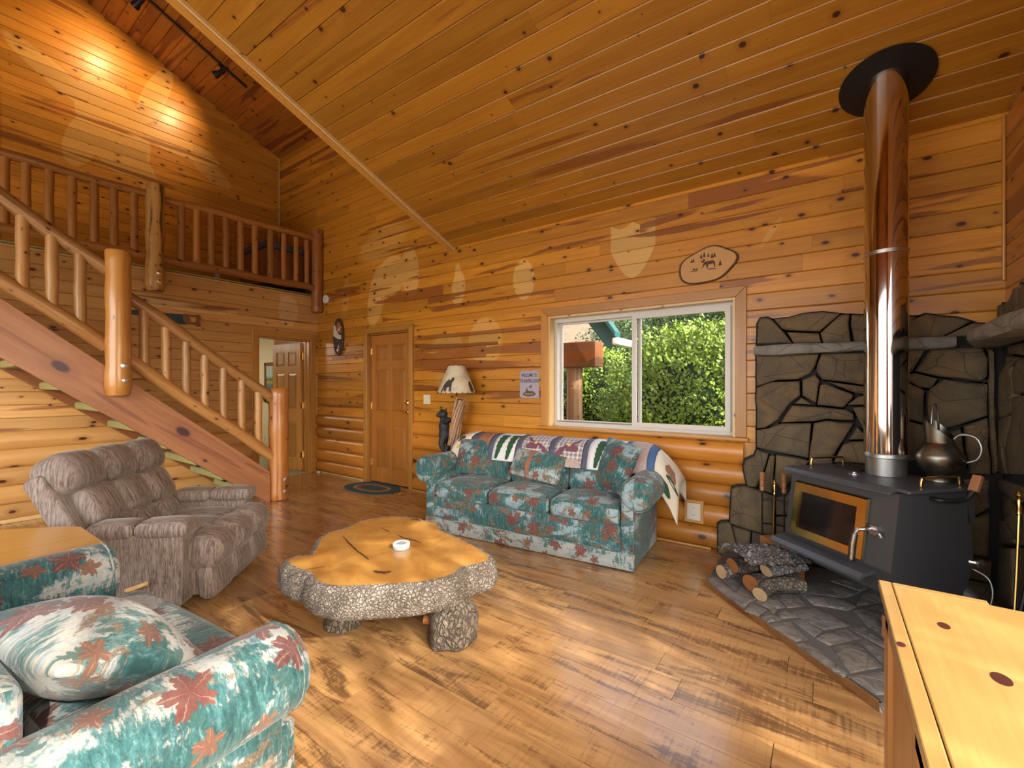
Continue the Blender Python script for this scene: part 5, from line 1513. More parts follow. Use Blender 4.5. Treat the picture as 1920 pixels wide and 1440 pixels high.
# copper jug on the stove
jg = thing('coal_jug', 'aged copper helmet jug standing on the stove', 'jug', (0.502,3.345,0.798), math.radians(-25))
jg.scale = (0.95,0.95,1.12)
mb = MB()
prof = [(0.062,0),(0.064,0.006),(0.050,0.022),(0.060,0.035),(0.098,0.075),(0.113,0.115),(0.108,0.135),(0.075,0.175),(0.060,0.19)]
mb.lathe(prof, seg=28, cap=False)
mb.lathe([(0.062,0.001),(0.001,0.001)], seg=28, cap=False)
obj('belly', mb, M['copper'], jg, smooth=True, angle=60)
mb = MB(); vs = []; n = 28     # helmet-shaped spout, high on one side, cut low on the other
for l in range(5):
    for k in range(n):
        a = 2*PI*k/n; hi = 0.19+(0.075+0.055*(-math.cos(a)))*l/4
        r = 0.060+0.006*l/4*(1-math.cos(a)); vs.append((r*math.cos(a)*1.05, r*math.sin(a), hi))
fs = [(l*n+k,l*n+(k+1)%n,(l+1)*n+(k+1)%n,(l+1)*n+k) for l in range(4) for k in range(n)]
mb.add(vs, fs); mb.add([(x*0.95,y*0.95,z) for x,y,z in vs], [tuple(reversed(f)) for f in fs]); obj('spout', mb, M['copper'], jg, smooth=True, angle=60)
mb = MB(); mb.bend([(0.055,0,0.205),(0.09,0,0.235),(0.15,0,0.225),(0.172,0,0.175),(0.155,0,0.125),(0.112,0,0.105)], [0.006,0.007,0.007,0.007,0.006,0.006], 8); obj('side_handle', mb, M['galv'], jg, smooth=True)
mb = MB(); pts = [(-0.02,-0.055,0.245)]+[(-0.02+0.0*math.sin(PI*j/8), -0.055*math.cos(PI*j/8), 0.245+0.135*math.sin(PI*j/8)) for j in range(1,9)]; mb.tube(pts, 0.005, 6); obj('bail_handle', mb, M['galv'], jg, smooth=True)

# fire tools left of the stove
ft = thing('fire_tool_set', 'black and brass fire tools with turned wooden grips left of stove', 'fire tools', (-0.318,3.70,0.058))
mb = MB(); mb.lathe([(0.06,0),(0.06,0.008),(0.02,0.016)], seg=20); mb.tube([(0,0,0.01),(0,0,0.44)],0.008,8); mb.tube([(-0.07,0,0.43),(0,0,0.45),(0.07,0,0.43)],0.006,6); mb.tube([(-0.07,-0.03,0.27),(0,0.02,0.26),(0.07,-0.03,0.27)],0.005,6); obj('stand', mb, M['iron'], ft, smooth=True, angle=40)
for x in (-0.068, 0.068):
    mb = MB(); mb.tube([(x,-0.02,0.07),(x,-0.02,0.50)],0.006,8); mb.lathe([(0.012,0.0),(0.03,0.004),(0.03,0.07),(0.006,0.085)],c=(x,-0.02,0.012),seg=10); t_ = obj('tool', mb, M['iron'], ft, smooth=True, angle=40)
    mb = MB(); mb.lathe([(0.009,0.0),(0.015,0.006),(0.016,0.03),(0.013,0.036),(0.016,0.042),(0.016,0.075),(0.013,0.08),(0.016,0.086),(0.017,0.135),(0.012,0.14)],c=(x,-0.02,0.50),seg=14); obj('grip', mb, M['grip_wood'], t_, smooth=True, angle=40)
mb = MB(); mb.tube([(0.0,-0.05,0.02),(0.012,-0.045,0.50)],0.006,8); mb.lathe([(0.007,0),(0.011,0.006),(0.008,0.02),(0.011,0.06),(0.007,0.075),(0.013,0.085),(0.010,0.098),(0.004,0.104)],c=(0.012,-0.045,0.49),seg=12); obj('poker', mb, M['brass'], ft, smooth=True, angle=40)
# second set in the right corner
f2 = thing('fireplace_poker', 'brass rod poker leaning in the dark right corner', 'poker', (0.78,3.30,HZ+0.002))
mb = MB(); mb.tube([(-0.02,-0.03,0.006),(0.0,0.0,0.36),(0.012,0.02,0.62)],0.0065,8); obj('rod', mb, M['brass'], f2, smooth=True, angle=40)
mb = MB(); mb.lathe([(0.007,0),(0.013,0.006),(0.010,0.03),(0.014,0.07),(0.008,0.085),(0.016,0.10),(0.012,0.115),(0.004,0.122)],c=(0.012,0.02,0.615),seg=12); obj('knob', mb, M['brass'], f2, smooth=True, angle=40)
f3 = thing('hearth_brush', 'dark hearth brush leaning at the right frame edge', 'brush', (0.775,3.18,HZ+0.003))
mb = MB(); mb.tube([(-0.02,0,0.005),(-0.015,0.0,0.16)],[0.03,0.012],8); mb.tube([(-0.015,0,0.15),(0.02,0.01,0.36)],0.010,8); obj('handle', mb, M['iron'], f3, smooth=True, angle=40)
mb = MB(); mb.tube([(0.02,0.01,0.36),(0.035,0.013,0.48)],[0.010,0.012],8); obj('grip', mb, M['galv'], f3, smooth=True, angle=40)

# firewood on the hearth
def logobj(name, label, a, b, r0, r1, mats, cut, bend=0.0, seed=0, split_=None):
    a = Vector(a); b = Vector(b); c = (a+b)/2
    t = thing(name, label, 'firewood', (c.x,c.y,min(a.z,b.z)-max(r0,r1)*0.9), 0, 'firewood on the hearth')
    n = 10; pts = []
    sd = (b-a).cross(Vector((0,0,1))).normalized()
    for j in range(n+1):
        u = j/n; pts.append(a+(b-a)*u+sd*bend*math.sin(PI*u)+Vector((0,0,abs(bend)*0.3*math.sin(PI*u))))
    mb = MB(); mb.tube(pts, [r0+(r1-r0)*j/n for j in range(n+1)], 16, wob=0.22, seed=seed, cap=False, squash=split_)
    obj('bark', mb, M[mats], t, world=True, smooth=True)
    for e, (p, q, r) in enumerate(((pts[0],pts[1],r0),(pts[-1],pts[-2],r1))):
        d = (p-q).normalized(); mb = MB(); mb.tube([p-d*0.004,p+d*0.001],[r*0.97,r*0.95],16,wob=0.22,seed=seed,squash=split_); obj('cut_face', mb, M[cut], t, world=True)
    return t
logobj('firewood_log', 'thin round log with pale cut end, leftmost on hearth', (-0.565,3.155,0.105), (-0.30,3.50,0.115), 0.044, 0.05, 'bark_pale', 'cut_end', 0.0, 1)
logobj('firewood_log', 'grey split log lying over the leftmost log', (-0.50,3.15,0.165), (-0.19,3.42,0.185), 0.062, 0.06, 'bark_log', 'cut_red', 0.0, 2, (0.75,1.0))
logobj('firewood_log', 'log with orange cut end in the middle of the pile', (-0.385,3.08,0.105), (-0.17,3.33,0.11), 0.068, 0.06, 'bark_log', 'cut_red', 0.0, 3, (0.72,1.0))
logobj('branch_log', 'bent pale branch lying nearest in front of woodpile', (-0.325,2.985,0.09), (-0.105,3.17,0.125), 0.043, 0.034, 'bark_branch', 'cut_end', -0.05, 4)
logobj('firewood_log', 'short pale-ended split piece under the bark slab', (-0.31,3.13,0.185), (-0.12,3.30,0.20), 0.05, 0.04, 'bark_pale', 'cut_end', 0.0, 5, (0.6,1.0))
t = thing('bark_slab', 'rough whitish bark slab on top of the woodpile', 'bark', (-0.335,3.235,0.205), 0, 'firewood on the hearth')
mb = MB()
def bslab(u, v):
    e = 1+0.25*noise.noise(Vector((u*6,v*6,3)))
    x = (u-0.5)*0.42*(1+0.2*noise.noise(Vector((v*7,0,1)))); y = (v-0.5)*0.30*(1+0.25*noise.noise(Vector((u*7,2,1))))
    z = 0.055*math.cos((v-0.5)*2.4)*e+0.025*noise.noise(Vector((u*14,v*11,7)))+0.01*noise.noise(Vector((u*40,v*34,7)))
    return (x,y,z+0.03)
mb.grid(bslab, 40, 34, thick=0.018); mb.move(Matrix.Rotation(0.80,4,'Z') @ Matrix.Rotation(0.06,4,'Y')); obj('bark', mb, M['bark_pale'], t, smooth=True, angle=60)
t = thing('wood_block', 'squared reddish timber block behind the woodpile', 'firewood', (-0.235,3.49,HZ+0.003), 0.75)
mb = MB(); mb.rbox((-0.10,-0.12,0.001),(0.05,0.11,0.235),0.006,1); obj('block', mb, M['cut_red'], t)
# ---------------------------------------------------------------- upholstered sofas
def make_sofa(t, hw, inner, ncush, fab, seat_z=0.455, arm_z=0.67, depth=0.77, back_top=0.80, roll=0.122, seat_front=None, arm_front=None, back_y=None, skirt_mat=None):
    """local: faces -y, half width hw (arm outer face), inner half width of the seat"""
    f0 = -depth/2; b0 = depth/2; af = f0 if arm_front is None else arm_front; by = b0-0.30 if back_y is None else back_y
    def so(n, mb, parent=None, uv=True, **kw): return obj(n, mb, fab, parent or t, smooth=True, uv=uv, angle=75, **kw)
    mb = MB(); mb.rbox((-hw+0.01,f0+0.02,0.035),(hw-0.01,b0,0.31),0.015,2); so('base', mb)
    mb = MB(); mb.rbox((-hw,f0,0.004),(hw,f0+0.03,0.125),0.010,2,bulge=(0,0.006,0)); sk_ = so('skirt', mb)
    if skirt_mat: sk_.data.materials[0] = skirt_mat
    w = 2*inner/ncush; sf = f0-0.0 if seat_front is None else seat_front
    for i in range(ncush):
        x0 = -inner+i*w+0.003; x1 = x0+w-0.006
        mb = MB(); mb.rbox((x0,sf,0.305),(x1,b0-0.30,seat_z-0.012),0.045,4,bulge=(0.0,0.018,0.030),div=(8,8,3))
        c = so('seat_cushion', mb)
        mb = MB(); mb.tube([(x0+0.02,sf+0.008,0.372),(x0+w/2,sf-0.012,0.372),(x1-0.02,sf+0.008,0.372)],0.004,6); so('piping', mb, c)
    for s in (-1,1):
        mb = MB()
        xo, xi = s*hw, s*inner
        mb.rbox((min(xi,xo),af+0.005,0.006),(max(xi,xo),b0-0.02,arm_z-roll*0.9),0.018,2)
        # rolled top: scroll along y with a domed front
        cx = s*(inner+roll*0.92); cz = arm_z-roll
        ys = [af-0.012,af-0.006,af+0.015,af+0.05,af+0.2,0.0,b0-0.12]; rs = [0.62,0.86,0.97,1.0,1.0,1.0,1.0]
        mb2 = MB(); mb2.tube([(cx,y,cz) for y in ys],[roll*k for k in rs],22); mb.add(mb2.v, mb2.f)
        a = so('arm', mb, uv=(cx,cz,roll))
        mb = MB(); mb.tube([(cx+roll*0.98*math.cos(q),af+0.02,cz+roll*0.98*math.sin(q)) for q in [2*PI*j/24 for j in range(25)]],0.0045,6,cap=False); so('arm_piping', mb, a)
    mb = MB(); mb.rbox((-hw+0.03,b0-0.20,0.28),(hw-0.03,b0,back_top-0.02),0.05,3); so('back_frame', mb)
    for i in range(ncush):
        x0 = -inner+i*w+0.004; x1 = x0+w-0.008
        mb = MB(); mb.rbox((x0,-0.10,0.0),(x1,0.10,back_top-seat_z+0.015),0.05,4,bulge=(0.0,0.03,0.015),div=(8,3,8))
        mb.move(Matrix.Translation((0,by,seat_z-0.03)) @ Matrix.Rotation(-0.20,4,'X')); so('back_cushion', mb)
    return t
SX, SY, SR = -2.103, 3.345, math.radians(5.2)
def sl(dx, dy, z): return (SX+dx*math.cos(SR)-dy*math.sin(SR), SY+dx*math.sin(SR)+dy*math.cos(SR), z)
sofa = thing('sofa', 'three-seat sofa in wildlife print under the window', 'sofa', (SX,SY,0), SR)
make_sofa(sofa, 0.960, 0.862, 3, M['print_skylit'], skirt_mat=M['print_pillow'])
# quilt over its back
qx = []
for px in (872,897,908,933,943,982,992,1042.5,1053,1104,1115,1178,1187,1223,1238.5,1292):
    d = ray(px,838); nn_ = Vector((-math.sin(SR),math.cos(SR),0)); k = (Vector((SX,SY,0)).dot(nn_)+0.19)/d.dot(nn_)
    qx.append((d*k-Vector((SX,SY,0))).dot(Vector((math.cos(SR),math.sin(SR),0))))
qx[0] = min(qx[0],-0.99); qx[-1] = max(qx[-1],1.16)
quilt = thing('quilt', 'patchwork lodge quilt draped over the sofa back', 'quilt', (SX,SY,0.80), SR)
prof = [(-0.005,0.625),(0.02,0.70),(0.045,0.765),(0.09,0.812),(0.15,0.835),(0.22,0.842),(0.28,0.838),(0.328,0.81),(0.352,0.74),(0.362,0.60)]
def drape(x, v, lift=0.0):
    """point of the quilt at local x, v from the front hem (0) over the top to the back hem (1)"""
    f = v*(len(prof)-1); i = min(int(f), len(prof)-2); k = f-i
    y = prof[i][0]*(1-k)+prof[i+1][0]*k; z = prof[i][1]*(1-k)+prof[i+1][1]*k
    dy = prof[i+1][0]-prof[i][0]; dz = prof[i+1][1]-prof[i][1]; L = math.hypot(dy,dz)
    ny, nz = -dz/L, dy/L
    w = 0.006*noise.noise(Vector((x*9,v*7,2)))+0.004*noise.noise(Vector((x*30,v*20,5)))+lift
    y += ny*w; z += nz*w
    if x > 0.85:            # falls off over the right-hand end
        e = (x-0.85)/0.31; z -= 0.15*e*e+0.07*e*e*(1-v); y -= 0.02*e*(1-v); x = x-0.03*e*e
    if x < -0.82:
        e = (-0.82-x)/0.17; z -= 0.085*e*e; 
    return (x, y, z-0.80)
QM = ['quilt_cream','blue_sash_dark','quilt_brown','blue_sash_dark','quilt_white','blue_sash_dark','quilt_plaid','blue_sash_dark','quilt_plaid','blue_sash_dark','quilt_white','blue_sash','quilt_taupe','blue_sash','quilt_cream']
for i in range(15):
    a, b = qx[i], qx[i+1]
    mb = MB(); nu = max(3,int((b-a)/0.03))
    mb.grid(lambda u,v: drape(a+(b-a)*u, v, 0.012), nu, 34, thick=0.012)
    o = obj('quilt_patch' if 'sash' not in QM[i] else 'sashing', mb, M[QM[i]], quilt, smooth=True, uv=True)
    o['label'] = {'quilt_cream':'cream quilt block with small cabin and tree prints','quilt_brown':'brown quilt block','quilt_white':'white quilt block with green pines','quilt_plaid':'plaid quilt block with antlered appliqué','quilt_taupe':'taupe quilted block'}.get(QM[i],'blue sashing strip').replace('é','e')
    def app(name, rows, mat, xc, lift=0.0165):
        """appliqué: rows of (v, left, right) in metres about xc"""
        m2 = MB(); vs = []
        for (v, l, r) in rows: vs += [drape(xc+l, v, lift), drape(xc+r, v, lift)]
        m2.add(vs, [(2*j,2*j+1,2*j+3,2*j+2) for j in range(len(rows)-1)]); obj(name, m2, M[mat], o)
    c = (a+b)/2
    if QM[i] == 'quilt_white':
        for dx in (-0.055, 0.06):
            rows = []
            for j in range(13):
                v = 0.02+0.035*j; wv = 0.012+0.036*(j/12)**0.7*(1.0 if j%2 else 0.62); lean = 0.045*j/12
                rows.append((v, lean-wv, lean+wv))
            app('pine_applique', rows, 'quilt_green', c+dx-0.02)
    if QM[i] == 'quilt_plaid':
        s = -1 if i == 6 else 1
        app('antler_applique', [(0.10,-0.10*s-0.05,-0.10*s+0.02),(0.16,-0.10*s-0.02,-0.10*s+0.05),(0.24,-0.06*s-0.02,-0.06*s+0.03),(0.30,0.0-0.02,0.03),(0.33,0.05*s-0.02,0.05*s+0.02),(0.42,0.09*s-0.015,0.09*s+0.015)], 'quilt_wine', c)
        app('antler_applique', [(0.20,0.03*s-0.05,0.03*s+0.05),(0.25,0.03*s-0.06,0.03*s+0.06),(0.30,0.03*s-0.03,0.03*s+0.03)], 'quilt_wine', c, 0.0175)
        app('gold_applique', [(0.27,-0.012,0.012),(0.30,-0.018,0.018),(0.33,-0.010,0.010)], 'quilt_gold', c, 0.0185)
        app('ground_applique', [(0.01,-0.115,0.115),(0.06,-0.10,0.115),(0.10,-0.03,0.10)], 'quilt_taupe', c, 0.0158)
    if QM[i] == 'quilt_cream' and i > 5:
        app('cabin_applique', [(0.30,-0.04,0.05),(0.34,-0.05,0.05),(0.40,-0.035,0.035),(0.44,-0.03,0.03)], 'quilt_brown', c+0.02)
        app('pine_applique', [(0.06,-0.06,0.03),(0.10,-0.07,0.05),(0.14,-0.04,0.04),(0.18,-0.05,0.02)], 'quilt_green', c-0.01)
        app('pine_applique', [(0.24,-0.03,0.08),(0.27,-0.03,0.08),(0.30,0.0,0.03)], 'quilt_green', c+0.02)
    if QM[i] == 'quilt_cream' and i == 0:
        app('pine_applique', [(0.26,-0.04,0.03),(0.30,-0.03,0.05),(0.34,-0.02,0.03)], 'quilt_green', c)
        app('cabin_applique', [(0.14,-0.03,0.04),(0.20,-0.03,0.03)], 'quilt_gold', c)
# loose cushions on the sofa
def pillow(name, label, loc, size, rot, mat, group=None):
    t = thing(name, label, 'pillow', loc, 0, group)
    w, h, d = size
    mb = MB(); mb.rbox((-w/2,-0.012,0),(w/2,0.012,h),0.010,2,bulge=(0,d/2,0),div=(12,1,12))
    # soft corners stick out a little
    R = rot.to_matrix().to_4x4(); flat = list(mb.v)
    mb.move(R); zmin = min(p[2] for p in mb.v); mb.move(Matrix.Translation((0,0,-zmin)))
    l_ = MB(); l_.v = mb.v; l_.f = mb.f
    o = obj('cover', mb, mat, t, smooth=True)
    lay = o.data.uv_layers.new(name='UVMap')
    for p in o.data.polygons:
        for li in p.loop_indices:
            k = o.data.loops[li].vertex_index; q = flat[k]; lay.data[li].uv = (q[0]+(0.0 if q[1] < 0 else 0.0), q[2])
    return t
from mathutils import Euler
pillow('throw_pillow', 'square print pillow at the left end of the sofa', sl(-0.66,-0.05,0.478), (0.40,0.34,0.13), Euler((-0.38,0,0.20)), M['print_skylit'])
lp = pillow('lumbar_pillow', 'oblong pillow with banded stripe in the middle of the sofa', sl(0.0,-0.10,0.485), (0.50,0.26,0.15), Euler((-0.55,0.10,0.02)), M['print_pillow'])
pillow('throw_pillow', 'large print pillow propped in the right corner of sofa', sl(0.64,-0.05,0.478), (0.40,0.40,0.15), Euler((-0.42,0.12,-0.52)), M['print_skylit'])
# band across the lumbar pillow
mb = MB()
for dx, wv, mt in ((-0.045,0.045,'quilt_brown'),):
    def bandf(u, v):
        x = dx-wv/2+wv*u; z = 0.012+0.236*v
        t_ = (x/0.25, (z-0.13)/0.13); b = 0.075*max(0,(1-t_[0]**2))**0.8*max(0,(1-t_[1]**2))**0.8+0.0135
        return (x,-b,z)
    mb.grid(bandf, 3, 14)
R = Euler((-0.55,0.10,0.02)).to_matrix().to_4x4(); mb.move(R)
m0 = MB(); m0.rbox((-0.25,-0.012,0),(0.25,0.012,0.26),0.010,2,bulge=(0,0.075,0),div=(12,1,12)); m0.move(R); mb.move(Matrix.Translation((0,0,-min(p[2] for p in m0.v))))
obj('stripe_band', mb, M['quilt_brown'], lp, smooth=True)

# armchair in the foreground (faces the window wall)
AX, AY = -1.935, 0.30
chair = thing('armchair', 'wide print armchair in the near left foreground', 'armchair', (AX,AY,0), PI+math.radians(5))
make_sofa(chair, 0.655, 0.54, 1, M['print'], seat_z=0.435, arm_z=0.625, depth=0.78, back_top=0.76, roll=0.125, seat_front=-0.42, arm_front=-0.33, back_y=0.27)
pillow('throw_pillow', 'plump print pillow lying on the foreground armchair', (AX+0.20,0.50,0.462), (0.46,0.42,0.22), Euler((1.08,0.06,0.30)), M['print'])

# ---------------------------------------------------------------- recliner
rc = thing('recliner', 'brown corduroy recliner with tufted back by the stairs', 'recliner', (-3.599,1.124,0), math.radians(135))
def ro(n, mb, parent=None, smooth=True): return obj(n, mb, M['velour'], parent or rc, smooth=smooth, uv=True, angle=70)
for s in (-1,1):
    mb = MB(); mb.rbox((s*0.36,-0.30,0.045),(s*0.495,0.30,0.47),0.022,3); sd_ = ro('side_panel', mb)
    mb = MB(); mb.rbox((s*0.335,-0.335,0.445),(s*0.515,-0.045,0.535),0.042,4,bulge=(0,0,0.012),div=(2,5,1)); ro('arm_pad', mb)
    mb = MB(); mb.rbox((s*0.335,-0.055,0.445),(s*0.510,0.20,0.535),0.040,4,bulge=(0,0,0.010),div=(2,5,1)); ro('arm_pad', mb)
    mb = MB(); mb.rbox((s*0.43,-0.26,0.0),(s*0.47,-0.22,0.046),0.006,1); obj('foot', mb, M['wood_light'], rc); mb = MB(); mb.rbox((s*0.43,0.22,0.0),(s*0.47,0.26,0.046),0.006,1); obj('foot', mb, M['wood_light'], rc)
mb = MB(); mb.rbox((-0.36,-0.22,0.06),(0.36,0.26,0.30),0.02,2); ro('seat_base', mb)
for i in range(3):
    x0 = -0.355+i*0.237
    mb = MB(); mb.rbox((x0,-0.30,0.28),(x0+0.236,0.16,0.40),0.05,4,bulge=(0,0,0.03),div=(4,6,2)); ro('seat_tuft', mb)
    # footrest: rolled upper pad and hanging lower pad
    X0 = -0.43+i*0.288
    mb = MB(); mb.rbox((X0,-0.455,0.215),(X0+0.286,-0.245,0.415),0.075,5,bulge=(0.0,0.022,0.016),div=(5,3,3)); mb.move(Matrix.Translation((0,-0.35,0.32)) @ Matrix.Rotation(0.18,4,'X') @ Matrix.Translation((0,0.35,-0.32))); ro('footrest_tuft', mb)
    mb = MB(); mb.rbox((X0+0.006,-0.43,0.035),(X0+0.28,-0.33,0.245),0.045,4,bulge=(0.0,0.02,0.0),div=(4,3,4)); mb.move(Matrix.Translation((0,-0.38,0.14)) @ Matrix.Rotation(-0.16,4,'X') @ Matrix.Translation((0,0.38,-0.14))); ro('leg_pad', mb)
mb = MB(); mb.box((-0.40,-0.34,0.07),(0.40,-0.22,0.30)); obj('footrest_frame', mb, M['velour'], rc, uv=True)
# back, tilted
TILT = -0.50
def back_M(): return Matrix.Translation((0,0.13,0.34)) @ Matrix.Rotation(TILT,4,'X')
mb = MB(); mb.rbox((-0.475,0.02,-0.04),(0.475,0.145,0.575),0.035,3,bulge=(0,0,0.01),div=(4,1,4)); mb.move(back_M()); ro('back_shell', mb)
rows = [('lumbar_tuft',-0.02,0.20,0.335,0.05),('back_tuft',0.185,0.425,0.400,0.065),('headrest_tuft',0.41,0.655,0.455,0.095)]
for nm, w0, w1, hw_, th in rows:
    for i in range(3):
        x0 = -hw_+i*2*hw_/3; x1 = x0+2*hw_/3
        mb = MB(); mb.rbox((x0,-th,w0),(x1,0.05 if nm != 'headrest_tuft' else 0.13,w1),min(0.06,th) if nm != 'headrest_tuft' else 0.085,4,bulge=(0,0.018,0.008),div=(5,2,5)); mb.move(back_M()); ro(nm, mb)
mb = MB(); mb.tube([(-0.50,-0.02,0.165),(-0.535,-0.07,0.185),(-0.55,-0.145,0.215)],[0.013,0.014,0.012],10); obj('release_lever', mb, M['wood_light'], rc, smooth=True, angle=50)

# ---------------------------------------------------------------- slab coffee table
TZ = 0.42
def zoomT(x,y): return (480+x/3.84, 940+y/3.84)
TOP = [(640,200),(760,140),(900,115),(1030,108),(1150,125),(1240,150),(1300,152),(1302,200),(1400,245),(1500,285),(1600,340),(1680,400),(1660,430),(1560,455),(1455,475),(1425,515),(1350,545),(1200,575),(1000,590),(800,600),(600,610),(500,590),(430,560),(410,510),(330,490),(240,450),(235,420),(300,395),(400,390),(440,340),(470,265),(540,220)]
ct = thing('coffee_table', 'burl slab coffee table with thick bark edge', 'table', (-1.8,1.5,0))
TP = [atz(*zoomT(*q), TZ) for q in TOP]; TP = ccw([(p.x,p.y) for p in TP])
def dense(P, step):
    out = []
    for i in range(len(P)):
        a = Vector(P[i]); b = Vector(P[(i+1)%len(P)]); k = max(1,int(round((b-a).length/step)))
        for j in range(k): q = a+(b-a)*j/k; out.append((q.x,q.y))
    return out
D = dense(TP, 0.012)
for _ in range(3):
    n = len(D); D = [((D[i-1][0]+D[i][0]*2+D[(i+1)%n][0])/4,(D[i-1][1]+D[i][1]*2+D[(i+1)%n][1])/4) for i in range(n)]
D = [(p[0]+0.006*noise.noise(Vector((p[0]*30,p[1]*30,1))),p[1]+0.006*noise.noise(Vector((p[0]*30,p[1]*30,9)))) for p in D]
mb = MB(); n = len(D)
tri = tessellate_polygon([[Vector((p[0],p[1],0)) for p in D]])
mb.add([(p[0],p[1],TZ) for p in D], [tuple(f) for f in tri])
for i, f in enumerate(mb.f):
    a, b, c = [Vector(mb.v[k]) for k in f]
    if (b-a).cross(c-a).z < 0: mb.f[i] = tuple(reversed(f))
obj('table_top', mb, M['slab'], ct, world=True)
# bark: rings from the top edge outward, down and under, displaced
nrm = []
for i in range(n):
    a = Vector(D[i-4]); b = Vector(D[(i+4)%n]); t_ = (b-a).normalized(); nrm.append(Vector((t_.y,-t_.x)))
for _ in range(6): nrm = [(nrm[i-1]+nrm[i]+nrm[(i+1)%n]).normalized() for i in range(n)]
# out = offset outward, z = height; the slab hangs lower and thicker towards the camera side
ring = [(0.0,TZ),(0.012,TZ+0.002),(0.028,TZ-0.012),(0.042,TZ-0.035),(0.050,TZ-0.062),(0.052,TZ-0.09),(0.048,TZ-0.115),(0.036,TZ-0.138),(0.012,TZ-0.152),(-0.04,TZ-0.158),(-0.12,TZ-0.158)]
vs = []
for (o_, z) in ring:
    for i in range(n):
        p = Vector((D[i][0],D[i][1],0))+Vector((nrm[i].x,nrm[i].y,0))*o_*(1.0+0.35*noise.noise(Vector((D[i][0]*5,D[i][1]*5,3))))
        p.z = z
        if o_ > 0.005:
            c1 = noise.cell_vector(Vector((p.x*38,p.y*38,p.z*38))).x
            dsp = 0.010*noise.noise(p*26)+0.008*noise.noise(p*62)+0.006*(c1-0.5)
            p += Vector((nrm[i].x,nrm[i].y,0.25))*dsp
        vs.append(p)
mb = MB(); mb.add(vs, [(l*n+i,l*n+(i+1)%n,(l+1)*n+(i+1)%n,(l+1)*n+i)[::-1] for l in range(len(ring)-1) for i in range(n)])
obj('bark_edge', mb, M['bark'], ct, world=True, smooth=True)
mb = MB(); tri2 = tessellate_polygon([[Vector((p[0],p[1],0)) for p in inset(D,0.05)]]) if False else tri
mb.add([(p[0]*0.96-1.8*0.04,p[1]*0.96+1.5*0.04,TZ-0.156) for p in D], [tuple(reversed(f)) for f in tri]); obj('underside', mb, M['bark_leg'], ct, world=True)
def tleg(cx, cy, prof, seed):
    mb = MB(); vs = []; seg = 36
    for (r, z, ox, oy) in prof:
        for k in range(seg):
            a = 2*PI*k/seg
            rr = r*(1+0.16*noise.noise(Vector((math.cos(a)*1.6+seed,math.sin(a)*1.6,z*9)))+0.05*noise.noise(Vector((math.cos(a)*6,math.sin(a)*6+seed,z*30))))
            vs.append((cx+ox+rr*math.cos(a), cy+oy+rr*math.sin(a), z))
    m_ = len(prof)
    mb.add(vs, [(l*seg+k,l*seg+(k+1)%seg,(l+1)*seg+(k+1)%seg,(l+1)*seg+k) for l in range(m_-1) for k in range(seg)]+[tuple(reversed(range(seg)))])
    return obj('leg', mb, M['bark_leg'], ct, world=True, smooth=True, angle=60)
lg = tleg(-1.60,1.705, [(0.115,0.0,0,0),(0.125,0.012,0,0),(0.120,0.05,0,0),(0.128,0.10,0.01,0.005),(0.126,0.15,0.012,0.005),(0.10,0.185,0.008,0),(0.082,0.205,0,0),(0.082,0.22,0,0),(0.10,0.265,0,0)], 1)
q = atz(799,1178,0.10); mb = MB(); d_ = Vector((0.35,-0.93,0)).normalized()
mb.tube([(-1.688,1.640,0.105),(-1.715,1.620,0.108)],[0.026,0.024],12); obj('branch_stub', mb, M['cut_red'], lg, world=True)
tleg(-2.19,1.46, [(0.095,0.0,0,0),(0.10,0.01,0,0),(0.085,0.04,0,0),(0.068,0.08,0,0),(0.062,0.13,0,0),(0.068,0.20,0,0),(0.08,0.265,0,0)], 4)
tleg(-2.02,1.86, [(0.085,0.0,0,0),(0.09,0.01,0,0),(0.075,0.06,0,0),(0.066,0.13,0,0),(0.07,0.20,0,0),(0.08,0.265,0,0)], 7)
# resin-dark fissures in the top
def fissure(pts, w, seed):
    mb = MB(); P = [atz(*zoomT(*q), TZ+0.0012) for q in pts]
    F = []
    for i in range(len(P)-1):
        for j in range(5): F.append(P[i]+(P[i+1]-P[i])*j/5)
    F.append(P[-1]); vs = []; N = len(F)
    for i, p in enumerate(F):
        t_ = (F[min(i+1,N-1)]-F[max(i-1,0)]).normalized(); s_ = Vector((-t_.y,t_.x,0))
        k = w*(0.35+0.9*abs(noise.noise(p*60+Vector((seed,0,0)))))*math.sin(PI*(i+0.6)/(N+0.2))**0.5
        k2 = w*(0.35+0.9*abs(noise.noise(p*60+Vector((seed,9,0)))))*math.sin(PI*(i+0.6)/(N+0.2))**0.5
        vs += [p-s_*k, p+s_*k2]
    mb.add(vs, [(2*i,2*i+1,2*i+3,2*i+2) for i in range(N-1)])
    for i, f in enumerate(mb.f):
        a, b, c = [Vector(mb.v[k]) for k in f[:3]]
        if (b-a).cross(c-a).z < 0: mb.f[i] = tuple(reversed(f))
    obj('fissure', mb, M['burnt'], ct, world=True)
fissure([(625,250),(660,290),(720,350),(790,400),(812,420)], 0.010, 1)
fissure([(1020,240),(1060,262),(1140,280),(1190,300)], 0.010, 2)
fissure([(900,190),(940,210),(970,220)], 0.008, 3)
fissure([(845,500),(880,508),(920,512),(975,503)], 0.028, 4)
fissure([(360,490),(420,482),(500,468)], 0.007, 5)
fissure([(1110,135),(1150,128),(1185,138)], 0.014, 6)
